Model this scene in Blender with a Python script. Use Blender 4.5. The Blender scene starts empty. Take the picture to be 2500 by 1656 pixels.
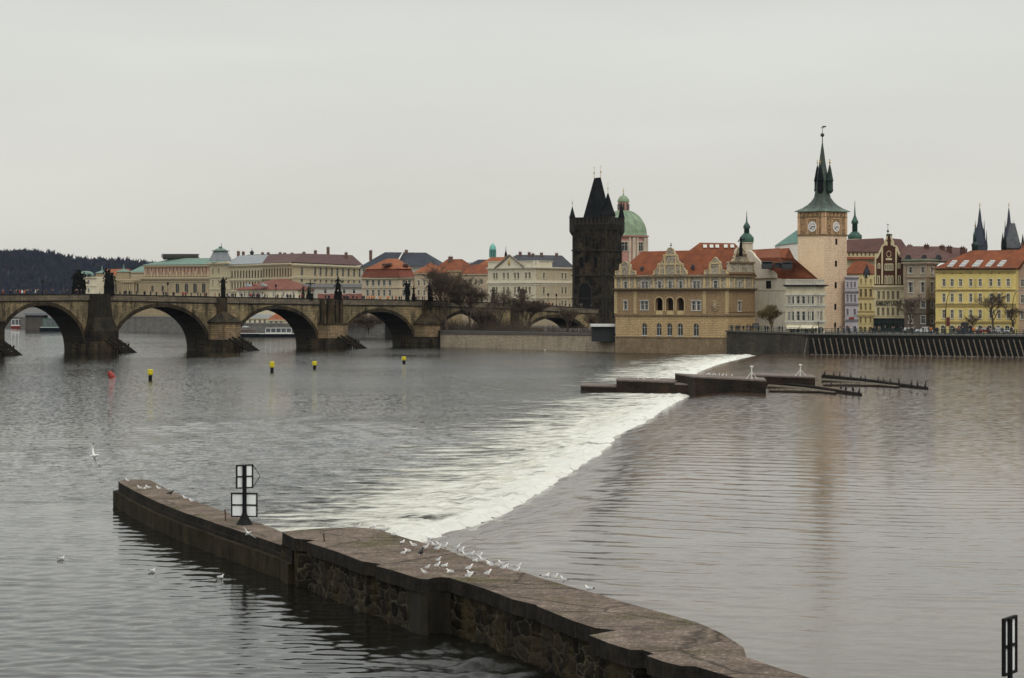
import bpy, bmesh, math, random
from mathutils import Vector, Matrix, noise
sc = bpy.context.scene
COL = sc.collection
R = math.radians
F = 5800.0; H = 12.5; YH = 727.0; CX = 1250.0      # lens in photo pixels, eye height, horizon row, centre column

# ---------------------------------------------------------------- camera
cd = bpy.data.cameras.new("camera"); cam = bpy.data.objects.new("camera", cd); COL.objects.link(cam)
cam.location = (0, 0, H); cam.rotation_euler = (R(90), 0, 0)
cd.sensor_width = 36; cd.lens = F / 2500 * 36; cd.shift_y = -(828 - YH) / 2500
cd.clip_start = 1; cd.clip_end = 12000
sc.camera = cam
# ---------------------------------------------------------------- sky and sun
w = bpy.data.worlds.new("World"); sc.world = w; w.use_nodes = True
nt = w.node_tree; nt.nodes.clear()
out = nt.nodes.new('ShaderNodeOutputWorld'); bg = nt.nodes.new('ShaderNodeBackground')
tc = nt.nodes.new('ShaderNodeTexCoord'); sep = nt.nodes.new('ShaderNodeSeparateXYZ')
nt.links.new(tc.outputs['Generated'], sep.inputs[0])
rp = nt.nodes.new('ShaderNodeValToRGB'); nt.links.new(sep.outputs['Z'], rp.inputs[0])
e = rp.color_ramp.elements
e[0].position = 0.0; e[0].color = (0.66, 0.64, 0.575, 1)
e[1].position = 1.0; e[1].color = (1.34, 1.35, 1.30, 1)
for p, c in ((0.04, (0.675, 0.665, 0.61)), (0.12, (0.665, 0.675, 0.635)), (0.19, (0.665, 0.685, 0.655)), (0.40, (0.88, 0.90, 0.86))):
    k = e.new(p); k.color = (*c, 1)
mp = nt.nodes.new('ShaderNodeMapping'); mp.inputs['Scale'].default_value = (1.2, 1.2, 7)
nt.links.new(tc.outputs['Generated'], mp.inputs[0])
nz = nt.nodes.new('ShaderNodeTexNoise'); nz.inputs['Scale'].default_value = 2.2; nz.inputs['Detail'].default_value = 5
nt.links.new(mp.outputs[0], nz.inputs[0])
mr = nt.nodes.new('ShaderNodeMapRange'); mr.inputs[3].default_value = 0.82; mr.inputs[4].default_value = 1.18
nt.links.new(nz.outputs[0], mr.inputs[0])
vm = nt.nodes.new('ShaderNodeVectorMath'); vm.operation = 'SCALE'
nt.links.new(rp.outputs[0], vm.inputs[0]); nt.links.new(mr.outputs[0], vm.inputs['Scale'])
sky = nt.nodes.new('ShaderNodeTexSky'); sky.sky_type = 'NISHITA'; sky.sun_disc = False
sky.sun_elevation = R(42); sky.sun_rotation = R(200)
sk = nt.nodes.new('ShaderNodeVectorMath'); sk.operation = 'SCALE'; sk.inputs['Scale'].default_value = 0.004
nt.links.new(sky.outputs[0], sk.inputs[0])
ad = nt.nodes.new('ShaderNodeVectorMath'); ad.operation = 'ADD'
nt.links.new(vm.outputs[0], ad.inputs[0]); nt.links.new(sk.outputs[0], ad.inputs[1])
nt.links.new(ad.outputs[0], bg.inputs[0]); bg.inputs[1].default_value = 1.0
nt.links.new(bg.outputs[0], out.inputs[0])
sd = bpy.data.lights.new("sun", 'SUN'); sd.energy = 0.9; sd.angle = R(25); sd.color = (1.0, 0.93, 0.82)
so = bpy.data.objects.new("sun", sd); COL.objects.link(so); so.rotation_euler = (R(48), 0, R(20))
vs = sc.view_settings; vs.view_transform = 'Standard'; vs.look = 'None'; vs.exposure = 0; vs.gamma = 1

# ---------------------------------------------------------------- helpers
def T(px, D): return (px - CX) * D / F
def Zp(py, D): return H - (py - YH) * D / F
def Gp(px, py, z=0.0):
    D = (H - z) * F / (py - YH)
    return Vector((T(px, D), D, z))

def tag(o, label=None, cat=None, group=None, kind=None):
    if label: o['label'] = label
    if cat: o['category'] = cat
    if group: o['group'] = group
    if kind: o['kind'] = kind
    return o

def empty(name, loc, label, cat, group=None):
    o = bpy.data.objects.new(name, None); COL.objects.link(o)
    o.location = loc; o.empty_display_size = 0.5
    return tag(o, label, cat, group)

def copy_tree(o, parent=None):
    c = o.copy(); COL.objects.link(c)
    if parent: c.parent = parent
    for ch in list(o.children): copy_tree(ch, c)
    return c

class MB:
    def __init__(s): s.v = []; s.f = []; s.m = []
    def add(s, vs, fs, mi=0):
        b = len(s.v); s.v += [Vector(p) for p in vs]
        for f in fs: s.f.append([b + i for i in f]); s.m.append(mi)
        return s
    def quad(s, a, b, c, d, mi=0): return s.add([a, b, c, d], [(0, 1, 2, 3)], mi)
    def poly(s, pts, mi=0): return s.add(pts, [tuple(range(len(pts)))], mi)
    def box(s, x0, x1, y0, y1, z0, z1, mi=0):
        return s.hexa([(x0, y0, z0), (x1, y0, z0), (x1, y1, z0), (x0, y1, z0)], [(x0, y0, z1), (x1, y0, z1), (x1, y1, z1), (x0, y1, z1)], mi)
    def hexa(s, lo, hi, mi=0):
        n = len(lo)
        fs = [(i, (i + 1) % n, n + (i + 1) % n, n + i) for i in range(n)] + [tuple(range(n))[::-1], tuple(range(n, 2 * n))]
        return s.add(list(lo) + list(hi), fs, mi)
    def prism(s, pts, z0, z1, mi=0):
        return s.hexa([(p[0], p[1], z0) for p in pts], [(p[0], p[1], z1) for p in pts], mi)
    def extr(s, pts, vec, mi=0):
        vec = Vector(vec); return s.hexa(pts, [Vector(p) + vec for p in pts], mi)
    def lathe(s, cx, cy, prof, n=12, rot=0.0, mi=0, sx=1, sy=1):
        vs = []; fs = []
        for r, z in prof:
            for i in range(n):
                a = rot + 2 * math.pi * i / n
                vs.append((cx + sx * r * math.cos(a), cy + sy * r * math.sin(a), z))
        for j in range(len(prof) - 1):
            for i in range(n):
                fs.append((j * n + i, j * n + (i + 1) % n, (j + 1) * n + (i + 1) % n, (j + 1) * n + i))
        fs.append(tuple(range(n))[::-1]); fs.append(tuple(range((len(prof) - 1) * n, len(prof) * n)))
        return s.add(vs, fs, mi)
    def tube(s, pts, rad, n=6, mi=0):
        pts = [Vector(p) for p in pts]
        if not hasattr(rad, '__len__'): rad = [rad] * len(pts)
        vs = []; fs = []
        for k, p in enumerate(pts):
            d = (pts[min(k + 1, len(pts) - 1)] - pts[max(k - 1, 0)]).normalized()
            a = d.cross(Vector((0, 0, 1)))
            if a.length < 1e-3: a = Vector((1, 0, 0))
            a.normalize(); b = d.cross(a)
            for i in range(n):
                t = 2 * math.pi * (i + .5) / n
                vs.append(p + (a * math.cos(t) + b * math.sin(t)) * rad[k])
        for j in range(len(pts) - 1):
            for i in range(n):
                fs.append((j * n + i, j * n + (i + 1) % n, (j + 1) * n + (i + 1) % n, (j + 1) * n + i))
        fs.append(tuple(range(n))[::-1]); fs.append(tuple(range((len(pts) - 1) * n, len(pts) * n)))
        return s.add(vs, fs, mi)
    def ball(s, c, r, n=8, mi=0, sq=(1, 1, 1)):
        c = Vector(c); prof = []
        vs = []; fs = []; m = max(4, n // 2 + 1)
        for j in range(1, m):
            ph = math.pi * j / m
            for i in range(n):
                a = 2 * math.pi * i / n
                vs.append(c + Vector((r * sq[0] * math.sin(ph) * math.cos(a), r * sq[1] * math.sin(ph) * math.sin(a), -r * sq[2] * math.cos(ph))))
        for j in range(m - 2):
            for i in range(n):
                fs.append((j * n + i, j * n + (i + 1) % n, (j + 1) * n + (i + 1) % n, (j + 1) * n + i))
        b = len(vs); vs += [c - Vector((0, 0, r * sq[2])), c + Vector((0, 0, r * sq[2]))]
        for i in range(n):
            fs.append((b, (i + 1) % n, i)); fs.append((b + 1, (m - 2) * n + i, (m - 2) * n + (i + 1) % n))
        return s.add(vs, fs, mi)
    def build(s, name, mat, parent=None, smooth=False, recalc=True, origin=None):
        me = bpy.data.meshes.new(name)
        off = Vector((0, 0, 0))
        if parent is not None:
            q = parent
            while q is not None: off += q.location; q = q.parent
        elif origin is not None: off = Vector(origin)
        me.from_pydata([tuple(p - off) for p in s.v], [], s.f)
        mats = mat if isinstance(mat, (list, tuple)) else [mat]
        for m in mats: me.materials.append(m)
        if len(mats) > 1:
            for p, i in zip(me.polygons, s.m): p.material_index = i
        if recalc:
            bm = bmesh.new(); bm.from_mesh(me); bmesh.ops.recalc_face_normals(bm, faces=bm.faces); bm.to_mesh(me); bm.free()
        if smooth:
            for p in me.polygons: p.use_smooth = True
        o = bpy.data.objects.new(name, me); COL.objects.link(o)
        if parent is not None: o.parent = parent
        elif origin is not None: o.location = off
        return o

# ---------------------------------------------------------------- materials
def tone(c, k=.98, sat=.84):
    l = .3 * c[0] + .59 * c[1] + .11 * c[2]
    return tuple(max(0, (l + (x - l) * sat) * k) for x in c)
def newmat(name):
    m = bpy.data.materials.new(name); m.use_nodes = True
    n = m.node_tree; b = n.nodes['Principled BSDF']
    return m, n, b
def N(n, t, **k):
    x = n.nodes.new(t)
    for a, b in k.items():
        try: setattr(x, a, b)
        except Exception: pass
    return x
def coords(n, u=None, stretch=None, warp=0):
    """object coordinates; with u they are (distance along the wall, height)"""
    t = N(n, 'ShaderNodeTexCoord'); o = t.outputs['Object']
    if u is not None:
        d = N(n, 'ShaderNodeVectorMath', operation='DOT_PRODUCT'); n.links.new(o, d.inputs[0]); d.inputs[1].default_value = (u[0], u[1], 0)
        s = N(n, 'ShaderNodeSeparateXYZ'); n.links.new(o, s.inputs[0])
        c = N(n, 'ShaderNodeCombineXYZ'); n.links.new(d.outputs['Value'], c.inputs[0]); n.links.new(s.outputs['Z'], c.inputs[1])
        o = c.outputs[0]
    if stretch:
        m = N(n, 'ShaderNodeMapping'); m.inputs['Scale'].default_value = stretch; n.links.new(o, m.inputs[0]); o = m.outputs[0]
    if warp:
        z = N(n, 'ShaderNodeTexNoise'); z.inputs['Scale'].default_value = 1.3; z.inputs['Detail'].default_value = 3; n.links.new(o, z.inputs[0])
        s2 = N(n, 'ShaderNodeVectorMath', operation='SCALE'); s2.inputs['Scale'].default_value = warp; n.links.new(z.outputs['Color'], s2.inputs[0])
        a = N(n, 'ShaderNodeVectorMath', operation='ADD'); n.links.new(o, a.inputs[0]); n.links.new(s2.outputs[0], a.inputs[1]); o = a.outputs[0]
    return o
def noise_(n, vec, scale, detail=5, rough=.6):
    z = N(n, 'ShaderNodeTexNoise'); z.inputs['Scale'].default_value = scale; z.inputs['Detail'].default_value = detail
    z.inputs['Roughness'].default_value = rough; n.links.new(vec, z.inputs[0]); return z.outputs[0]
def ramp(n, fac, stops):
    r = N(n, 'ShaderNodeValToRGB'); e = r.color_ramp.elements
    e[0].position = stops[0][0]; e[0].color = (*stops[0][1], 1); e[1].position = stops[-1][0]; e[1].color = (*stops[-1][1], 1)
    for p, c in stops[1:-1]: k = e.new(p); k.color = (*c, 1)
    n.links.new(fac, r.inputs[0]); return r.outputs[0]
def mix(n, fac, a, b, mode='MIX'):
    m = N(n, 'ShaderNodeMix', data_type='RGBA', blend_type=mode)
    for s, v in ((m.inputs[0], fac), (m.inputs[6], a), (m.inputs[7], b)):
        if hasattr(v, 'is_linked'): n.links.new(v, s)
        elif hasattr(v, '__len__'): s.default_value = (*v[:3], 1)
        else: s.default_value = v
    return m.outputs[2]
def bump(n, b, h, dist, strength=1):
    x = N(n, 'ShaderNodeBump'); x.inputs['Distance'].default_value = dist; x.inputs['Strength'].default_value = strength
    n.links.new(h, x.inputs['Height']); n.links.new(x.outputs[0], b.inputs['Normal']); return x
def g3(v): return (v, v, v)

def matt(m):
    m.node_tree.nodes['Principled BSDF'].inputs['Specular IOR Level'].default_value = .06; return m
def plaster(name, c, var=.25, scale=.7, rough=.9, dirt=.35, streak=True, dc=None, bmp=.02):
    """painted render or plain stone: patchy tone plus rain streaks"""
    c = tone(c)
    m, n, b = newmat(name); o = coords(n)
    z = noise_(n, o, scale, 6, .65)
    lo = tuple(max(0, x * (1 - var)) for x in c); hi = tuple(min(1, x * (1 + var * .6)) for x in c)
    col = ramp(n, z, [(.3, lo), (.7, hi)])
    if streak:
        o2 = coords(n, stretch=(1.6, 1.6, .12)); z2 = noise_(n, o2, 1.3, 5, .7)
        f = ramp(n, z2, [(.48, g3(0)), (.75, g3(dirt))])
        col = mix(n, f, col, dc or tuple(x * .35 for x in c))
    z3 = noise_(n, o, 9, 3, .7); col = mix(n, .28, col, ramp(n, z3, [(.3, g3(.25)), (.7, g3(.85))]), 'OVERLAY')
    n.links.new(col, b.inputs['Base Color']); b.inputs['Roughness'].default_value = rough
    b.inputs['Specular IOR Level'].default_value = .25
    bump(n, b, z3, bmp)
    return m

def masonry(name, u, c1, c2, mortar, bw, bh, ms=.04, dirt=(.03, .03, .025), dirtamt=.5, patch=None, pscale=.25, rough=.9, dlo=.48, dhi=.72):
    c1, c2, mortar, dirt = tone(c1, 1.08, .9), tone(c2, 1.08, .9), tone(mortar, 1.0, .9), tone(dirt, .9, .9)
    m, n, b = newmat(name); o = coords(n, u)
    br = N(n, 'ShaderNodeTexBrick'); n.links.new(o, br.inputs[0])
    br.inputs['Color1'].default_value = (*c1, 1); br.inputs['Color2'].default_value = (*c2, 1); br.inputs['Mortar'].default_value = (*mortar, 1)
    br.inputs['Scale'].default_value = 1; br.inputs['Brick Width'].default_value = bw; br.inputs['Row Height'].default_value = bh
    br.inputs['Mortar Size'].default_value = ms; br.inputs['Mortar Smooth'].default_value = .3
    o3 = coords(n)
    col = br.outputs[0]
    if patch:
        pz = noise_(n, o3, pscale, 7, .7); col = mix(n, ramp(n, pz, [(.42, g3(0)), (.62, g3(.75))]), col, patch)
    o2 = coords(n, stretch=(1, 1, .25)); z2 = noise_(n, o2, .55, 8, .72)
    col = mix(n, ramp(n, z2, [(dlo, g3(0)), (dhi, g3(dirtamt))]), col, dirt)
    z3 = noise_(n, o3, 3.5, 6, .75); col = mix(n, .6, col, ramp(n, z3, [(.3, g3(.12)), (.72, g3(.9))]), 'OVERLAY')
    n.links.new(col, b.inputs['Base Color']); b.inputs['Roughness'].default_value = rough; b.inputs['Specular IOR Level'].default_value = .2
    bump(n, b, z3, .05)
    if max(c1) < .07: matt(m)
    return m

def tiles(name, c, c2, dirt=(.04, .03, .028), amt=.45, rough=.85):
    c, c2 = tone(c, .57, .93), tone(c2, .50, .93)
    m, n, b = newmat(name); o = coords(n)
    z = noise_(n, o, .45, 7, .7); col = ramp(n, z, [(.3, c2), (.68, c)])
    w_ = N(n, 'ShaderNodeTexWave', bands_direction='Z'); w_.inputs['Scale'].default_value = 1.1; w_.inputs['Distortion'].default_value = .6; n.links.new(o, w_.inputs[0])
    z2 = noise_(n, o, 5, 4, .8)
    col = mix(n, .5, col, ramp(n, z2, [(.32, g3(.15)), (.7, g3(.85))]), 'OVERLAY')
    z4 = noise_(n, coords(n, stretch=(.6, .6, .3)), .9, 7, .75)
    col = mix(n, ramp(n, z4, [(.52, g3(0)), (.72, g3(amt))]), col, dirt)
    n.links.new(col, b.inputs['Base Color']); b.inputs['Roughness'].default_value = rough; b.inputs['Specular IOR Level'].default_value = .25
    bump(n, b, w_.outputs[0], .05)
    return m
def plain(name, c, rough=.6, metal=0, var=.15, spec=.4, scale=3):
    m, n, b = newmat(name); z = noise_(n, coords(n), scale, 4, .6)
    col = ramp(n, z, [(.3, tuple(x * (1 - var) for x in c)), (.7, tuple(min(1, x * (1 + var)) for x in c))])
    n.links.new(col, b.inputs['Base Color'])
    b.inputs['Roughness'].default_value = rough; b.inputs['Metallic'].default_value = metal; b.inputs['Specular IOR Level'].default_value = spec
    return m
def two_tone(name, ca, cb, scale, u=None, lo=.42, hi=.56, cc=None, kind='v'):
    """sgraffito: a drawn pattern of light and dark plaster"""
    m, n, b = newmat(name); o = coords(n, u)
    v = N(n, 'ShaderNodeTexVoronoi'); v.feature = 'F1'; v.inputs['Scale'].default_value = scale; n.links.new(o, v.inputs[0])
    z = noise_(n, o, scale * 1.2, 4, .8)
    mm = N(n, 'ShaderNodeMath', operation='MULTIPLY'); n.links.new(v.outputs[0], mm.inputs[0]); mm.inputs[1].default_value = .5
    ma = N(n, 'ShaderNodeMath', operation='ADD'); n.links.new(mm.outputs[0], ma.inputs[0]); n.links.new(z, ma.inputs[1])
    col = ramp(n, ma.outputs[0], [(lo + .18, ca), (hi + .2, cb)])
    z2 = noise_(n, coords(n), .4, 6, .7); col = mix(n, .5, col, ramp(n, z2, [(.3, g3(.2)), (.7, g3(.75))]), 'OVERLAY')
    n.links.new(col, b.inputs['Base Color']); b.inputs['Roughness'].default_value = .9
    return m

glass = plain('window_glass', (.018, .022, .026), .12, 0, .5, .5, .35)
glass_lit = plain('pale_glass', (.10, .11, .12), .15, 0, .4, .5, .35)
white_paint = plain('white_paint', (.55, .54, .50), .5, 0, .12)
black_metal = plain('black_iron', (.008, .009, .009), .6, 0, .3, .12)
green_iron = plain('green_iron', (.012, .03, .03), .5, .2, .3)
copper = tiles('green_copper', (.50, .66, .42), (.27, .42, .28), (.03, .05, .04), .5, .6)
copper_dark = tiles('dark_copper', (.055, .12, .095), (.015, .035, .03), (.01, .013, .012), .7, .6)
red_tile = tiles('red_tile', (.44, .120, .036), (.23, .062, .024))
red_tile2 = tiles('orange_tile', (.56, .19, .065), (.36, .10, .04), amt=.3)
brown_tile = tiles('brown_tile', (.22, .095, .075), (.12, .055, .045))
slate = tiles('slate', (.085, .09, .11), (.04, .043, .055), (.02, .02, .025))
zinc = tiles('zinc_roof', (.42, .45, .48), (.30, .33, .36), (.15, .16, .17), .3, .5)
spire_slate = matt(tiles('spire_slate', (.034, .038, .042), (.010, .012, .014), (.006, .006, .007)))
dark_wood = plain('dark_timber', (.016, .013, .010), .9, 0, .5, .06)
pale_wood = plain('weathered_timber', (.13, .11, .085), .9, 0, .5, .2)
gold = plain('gilding', (.45, .30, .06), .35, .7, .2)
dark_statue = plain('blackened_sandstone', (.010, .010, .009), .95, 0, .5, .06)
chim = plaster('chimney_plaster', (.16, .09, .06), .4)

# ---------------------------------------------------------------- facades
class Face:
    """an upright plane through two ground points; photo columns and rows measured on it give real distances and heights"""
    def __init__(s, pA, DA, pB, DB):
        s.A = Vector((T(pA, DA), DA)); s.B = Vector((T(pB, DB), DB)); s.L = (s.B - s.A).length
        s.u = (s.B - s.A) / s.L; s.n = Vector((s.u.y, -s.u.x))
        if s.n.dot(-s.A) < 0: s.n = -s.n
        s.Dm = (DA + DB) / 2
    def t(s, px):
        k = (px - CX) / F; return (k * s.A.y - s.A.x) / (s.u.x - k * s.u.y)
    def z(s, py): return Zp(py, s.Dm)
    def tz(s, px, py):
        t = s.t(px); return t, Zp(py, s.A.y + s.u.y * t)
    def W(s, t, z, o=0): p = s.A + s.u * t + s.n * o; return Vector((p.x, p.y, z))
    def box(s, mb, t0, t1, z0, z1, o0, o1, mi=0):
        mb.hexa([s.W(t0, z0, o0), s.W(t1, z0, o0), s.W(t1, z0, o1), s.W(t0, z0, o1)], [s.W(t0, z1, o0), s.W(t1, z1, o0), s.W(t1, z1, o1), s.W(t0, z1, o1)], mi)
    def pbox(s, mb, px0, px1, py0, py1, o0, o1, mi=0):
        s.box(mb, s.t(px0), s.t(px1), s.z(max(py0, py1)), s.z(min(py0, py1)), o0, o1, mi)
    def plate(s, mb, pts, o0, o1, mi=0):
        """outline given in photo px on this plane, real thickness o0..o1"""
        q = [(s.t(a), s.z(b)) for a, b in pts]
        mb.hexa([s.W(t, z, o0) for t, z in q], [s.W(t, z, o1) for t, z in q], mi)

def wall(mb, f, t0, t1, z0, z1, holes=(), depth=.3):
    """holes: (t0,t1,z0,z1,arched)"""
    ts = sorted({t0, t1, *[h[0] for h in holes], *[h[1] for h in holes]}); zs = sorted({z0, z1, *[h[2] for h in holes], *[h[3] for h in holes]})
    ts = [t for t in ts if t0 <= t <= t1]; zs = [z for z in zs if z0 <= z <= z1]
    for i in range(len(ts) - 1):
        a, b = ts[i], ts[i + 1]; c = (a + b) / 2
        run = None
        for j in range(len(zs) - 1):
            m = (zs[j] + zs[j + 1]) / 2
            solid = not any(h[0] < c < h[1] and h[2] < m < h[3] for h in holes)
            if solid and run is None: run = zs[j]
            if (not solid) and run is not None:
                mb.quad(f.W(a, run), f.W(b, run), f.W(b, zs[j]), f.W(a, zs[j])); run = None
        if run is not None: mb.quad(f.W(a, run), f.W(b, run), f.W(b, zs[-1]), f.W(a, zs[-1]))
    for h in holes:
        a, b, c, d, ar = h
        top = d
        if ar:
            r = (b - a) / 2; cz = d - r; K = 8
            arc = [(a + r - r * math.cos(math.pi * k / K), cz + r * math.sin(math.pi * k / K)) for k in range(K + 1)]
            h2 = K // 2
            for k in range(h2): mb.poly([f.W(a, d), f.W(*arc[k]), f.W(*arc[k + 1])])
            for k in range(h2, K): mb.poly([f.W(b, d), f.W(*arc[k]), f.W(*arc[k + 1])])
            for k in range(K):
                mb.quad(f.W(*arc[k]), f.W(*arc[k + 1]), f.W(*arc[k + 1], -depth), f.W(*arc[k], -depth))
            top = cz
        else: mb.quad(f.W(a, d), f.W(b, d), f.W(b, d, -depth), f.W(a, d, -depth))
        mb.quad(f.W(a, c), f.W(b, c), f.W(b, c, -depth), f.W(a, c, -depth))
        mb.quad(f.W(a, c), f.W(a, top), f.W(a, top, -depth), f.W(a, c, -depth))
        mb.quad(f.W(b, c), f.W(b, top), f.W(b, top, -depth), f.W(b, c, -depth))

def make_window(root, f, h, mframe, mpane, depth=.3, surround=.13, bars=1, cross=True, sill=True, proud=.07, name='window', hood=False):
    a, b, c, d, ar = h; mb = MB(); w_ = .07; r = (b - a) / 2; cz = d - r
    top = cz if ar else d
    if surround:
        f.box(mb, a - surround, a, c, top, 0, proud); f.box(mb, b, b + surround, c, top, 0, proud)
        if not ar: f.box(mb, a - surround, b + surround, d, d + surround, 0, proud)
    if hood: f.box(mb, a - surround - .12, b + surround + .12, d + surround, d + surround + .16, 0, .28)
    if sill: f.box(mb, a - surround - .05, b + surround + .05, c - .14, c, 0, .17)
    fo, fi = -depth + .1, -depth + .04
    if ar:
        K = 8
        for rr, r2, o0, o1 in ((r + surround, r, 0, proud), (r, r - w_, fi, fo)):
            if rr == r2: continue
            for k in range(K):
                a0, a1 = math.pi * k / K, math.pi * (k + 1) / K
                q = [(a + r - x * math.cos(y), cz + x * math.sin(y)) for x, y in ((rr, a0), (rr, a1), (r2, a1), (r2, a0))]
                mb.hexa([f.W(*p, o0) for p in q], [f.W(*p, o1) for p in q])
    else: f.box(mb, a + w_, b - w_, d - w_, d, fi, fo)
    f.box(mb, a, a + w_, c, top, fi, fo); f.box(mb, b - w_, b, c, top, fi, fo); f.box(mb, a + w_, b - w_, c, c + w_, fi, fo)
    dd = d if not ar else d - .02
    for k in range(bars):
        m_ = a + (b - a) * (k + 1) / (bars + 1); f.box(mb, m_ - w_ / 2, m_ + w_ / 2, c + w_, dd - w_, fi, fo)
    if cross: zc = c + (d - c) * .64; f.box(mb, a + w_, b - w_, zc - w_ / 2, zc + w_ / 2, fi, fo + .01)
    o = mb.build(name, mframe, root)
    pb = MB()
    if ar:
        K = 8; pts = [f.W(a, c, -depth), f.W(b, c, -depth)] + [f.W(a + r + r * math.cos(math.pi * k / K), cz + r * math.sin(math.pi * k / K), -depth) for k in range(K + 1)]
        pb.extr(pts, Vector((-f.n.x, -f.n.y, 0)) * .03)
    else: f.box(pb, a, b, c, d, -depth - .03, -depth)
    pane = pb.build('pane', mpane, o)
    return o

def holes_of(f, cols, y, wpx, arch=False):
    res = []
    for c in cols:
        tc_ = f.t(c); hw = wpx / 2 * f.Dm / F / max(.35, abs(f.u.x))
        res.append((tc_ - hw, tc_ + hw, f.z(max(y)), f.z(min(y)), arch))
    return res

def facade(root, f, px0, px1, z0, z1, wm, wins=(), fm=None, pm=None, trims=(), tm=None, depth=.3, name='wall', t0=None, t1=None):
    """one wall part with its windows (each a part) and its cornices"""
    t0 = f.t(px0) if t0 is None else t0; t1 = f.t(px1) if t1 is None else t1
    allh = []
    for wd in wins:
        hs = holes_of(f, wd['c'], wd['y'], wd['w'], wd.get('arch', False)); allh += hs
        for h in hs:
            make_window(root, f, h, wd.get('fm', fm or white_paint), wd.get('pm', pm or glass), depth, wd.get('s', .13), wd.get('bars', 1), wd.get('cross', True), wd.get('sill', True), name=wd.get('name', 'window'), hood=wd.get('hood', False))
    mb = MB(); wall(mb, f, t0, t1, z0, z1, allh, depth); o = mb.build(name, wm, root)
    if trims:
        tb = MB()
        for tr in trims:
            y, h, out_ = tr[:3]; zc = f.z(y); f.box(tb, t0 - out_ * .5, t1 + out_ * .5, zc - h, zc, 0.003, out_)
            f.box(tb, t0, t1, zc - h * 1.8, zc - h, 0.003, out_ * .5)
        tb.build('cornice', tm or wm, root)
    return o

def shell(root, pts, z0, z1, mat, skip=(), name='wall'):
    """the remaining walls of a footprint"""
    mb = MB(); n = len(pts)
    for i in range(n):
        if i in skip: continue
        a, b = pts[i], pts[(i + 1) % n]
        mb.quad((a[0], a[1], z0), (b[0], b[1], z0), (b[0], b[1], z1), (a[0], a[1], z1))
    return mb.build(name, mat, root)

def hip(root, A, B, C, Dd, z0, r1, r2, mat, over=.5, name='roof', th=.18):
    """roof over four eave corners; r1 near side D-A, r2 near side B-C"""
    c = (Vector(A[:2]) + Vector(B[:2]) + Vector(C[:2]) + Vector(Dd[:2])) / 4
    e = []
    for p in (A, B, C, Dd):
        p = Vector(p[:2]); d = (p - c).normalized(); q = p + d * over * 1.3; e.append(Vector((q.x, q.y, z0)))
    lo = [p - Vector((0, 0, th)) for p in e]
    r1 = Vector(r1); r2 = Vector(r2); mb = MB()
    mb.add(e + lo + [r1, r2], [(0, 1, 9, 8), (1, 2, 9), (2, 3, 8, 9), (3, 0, 8), (0, 1, 5, 4), (1, 2, 6, 5), (2, 3, 7, 6), (3, 0, 4, 7), (4, 5, 6, 7)])
    return mb.build(name, mat, root)

def chimneys(root, lst, D, mat=None, w=.9):
    for px, y0, y1 in lst:
        x = T(px, D); mb = MB(); a = Zp(max(y0, y1), D); b = Zp(min(y0, y1), D)
        mb.box(x - w / 2, x + w / 2, D - .4, D + .4, a - 1.5, b - .2); mb.box(x - w / 2 - .1, x + w / 2 + .1, D - .5, D + .5, b - .2, b)
        for k in (-.22, .22): mb.lathe(x + k, D, [(.11, b), (.09, b + .35)], 6)
        mb.build('chimney', mat or chim, root)
def finial(mb, x, y, z0, z1, r=.25, ball=True, n=6):
    mb.tube([(x, y, z0 - .3), (x, y, z1)], [r * .35, r * .12], n)
    if ball: mb.ball((x, y, z0 + (z1 - z0) * .45), r, 8)
    mb.box(x - r * 1.0, x + r * 1.0, y - .04, y + .04, z1 - r * 1.3, z1 - r * .9)
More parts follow.
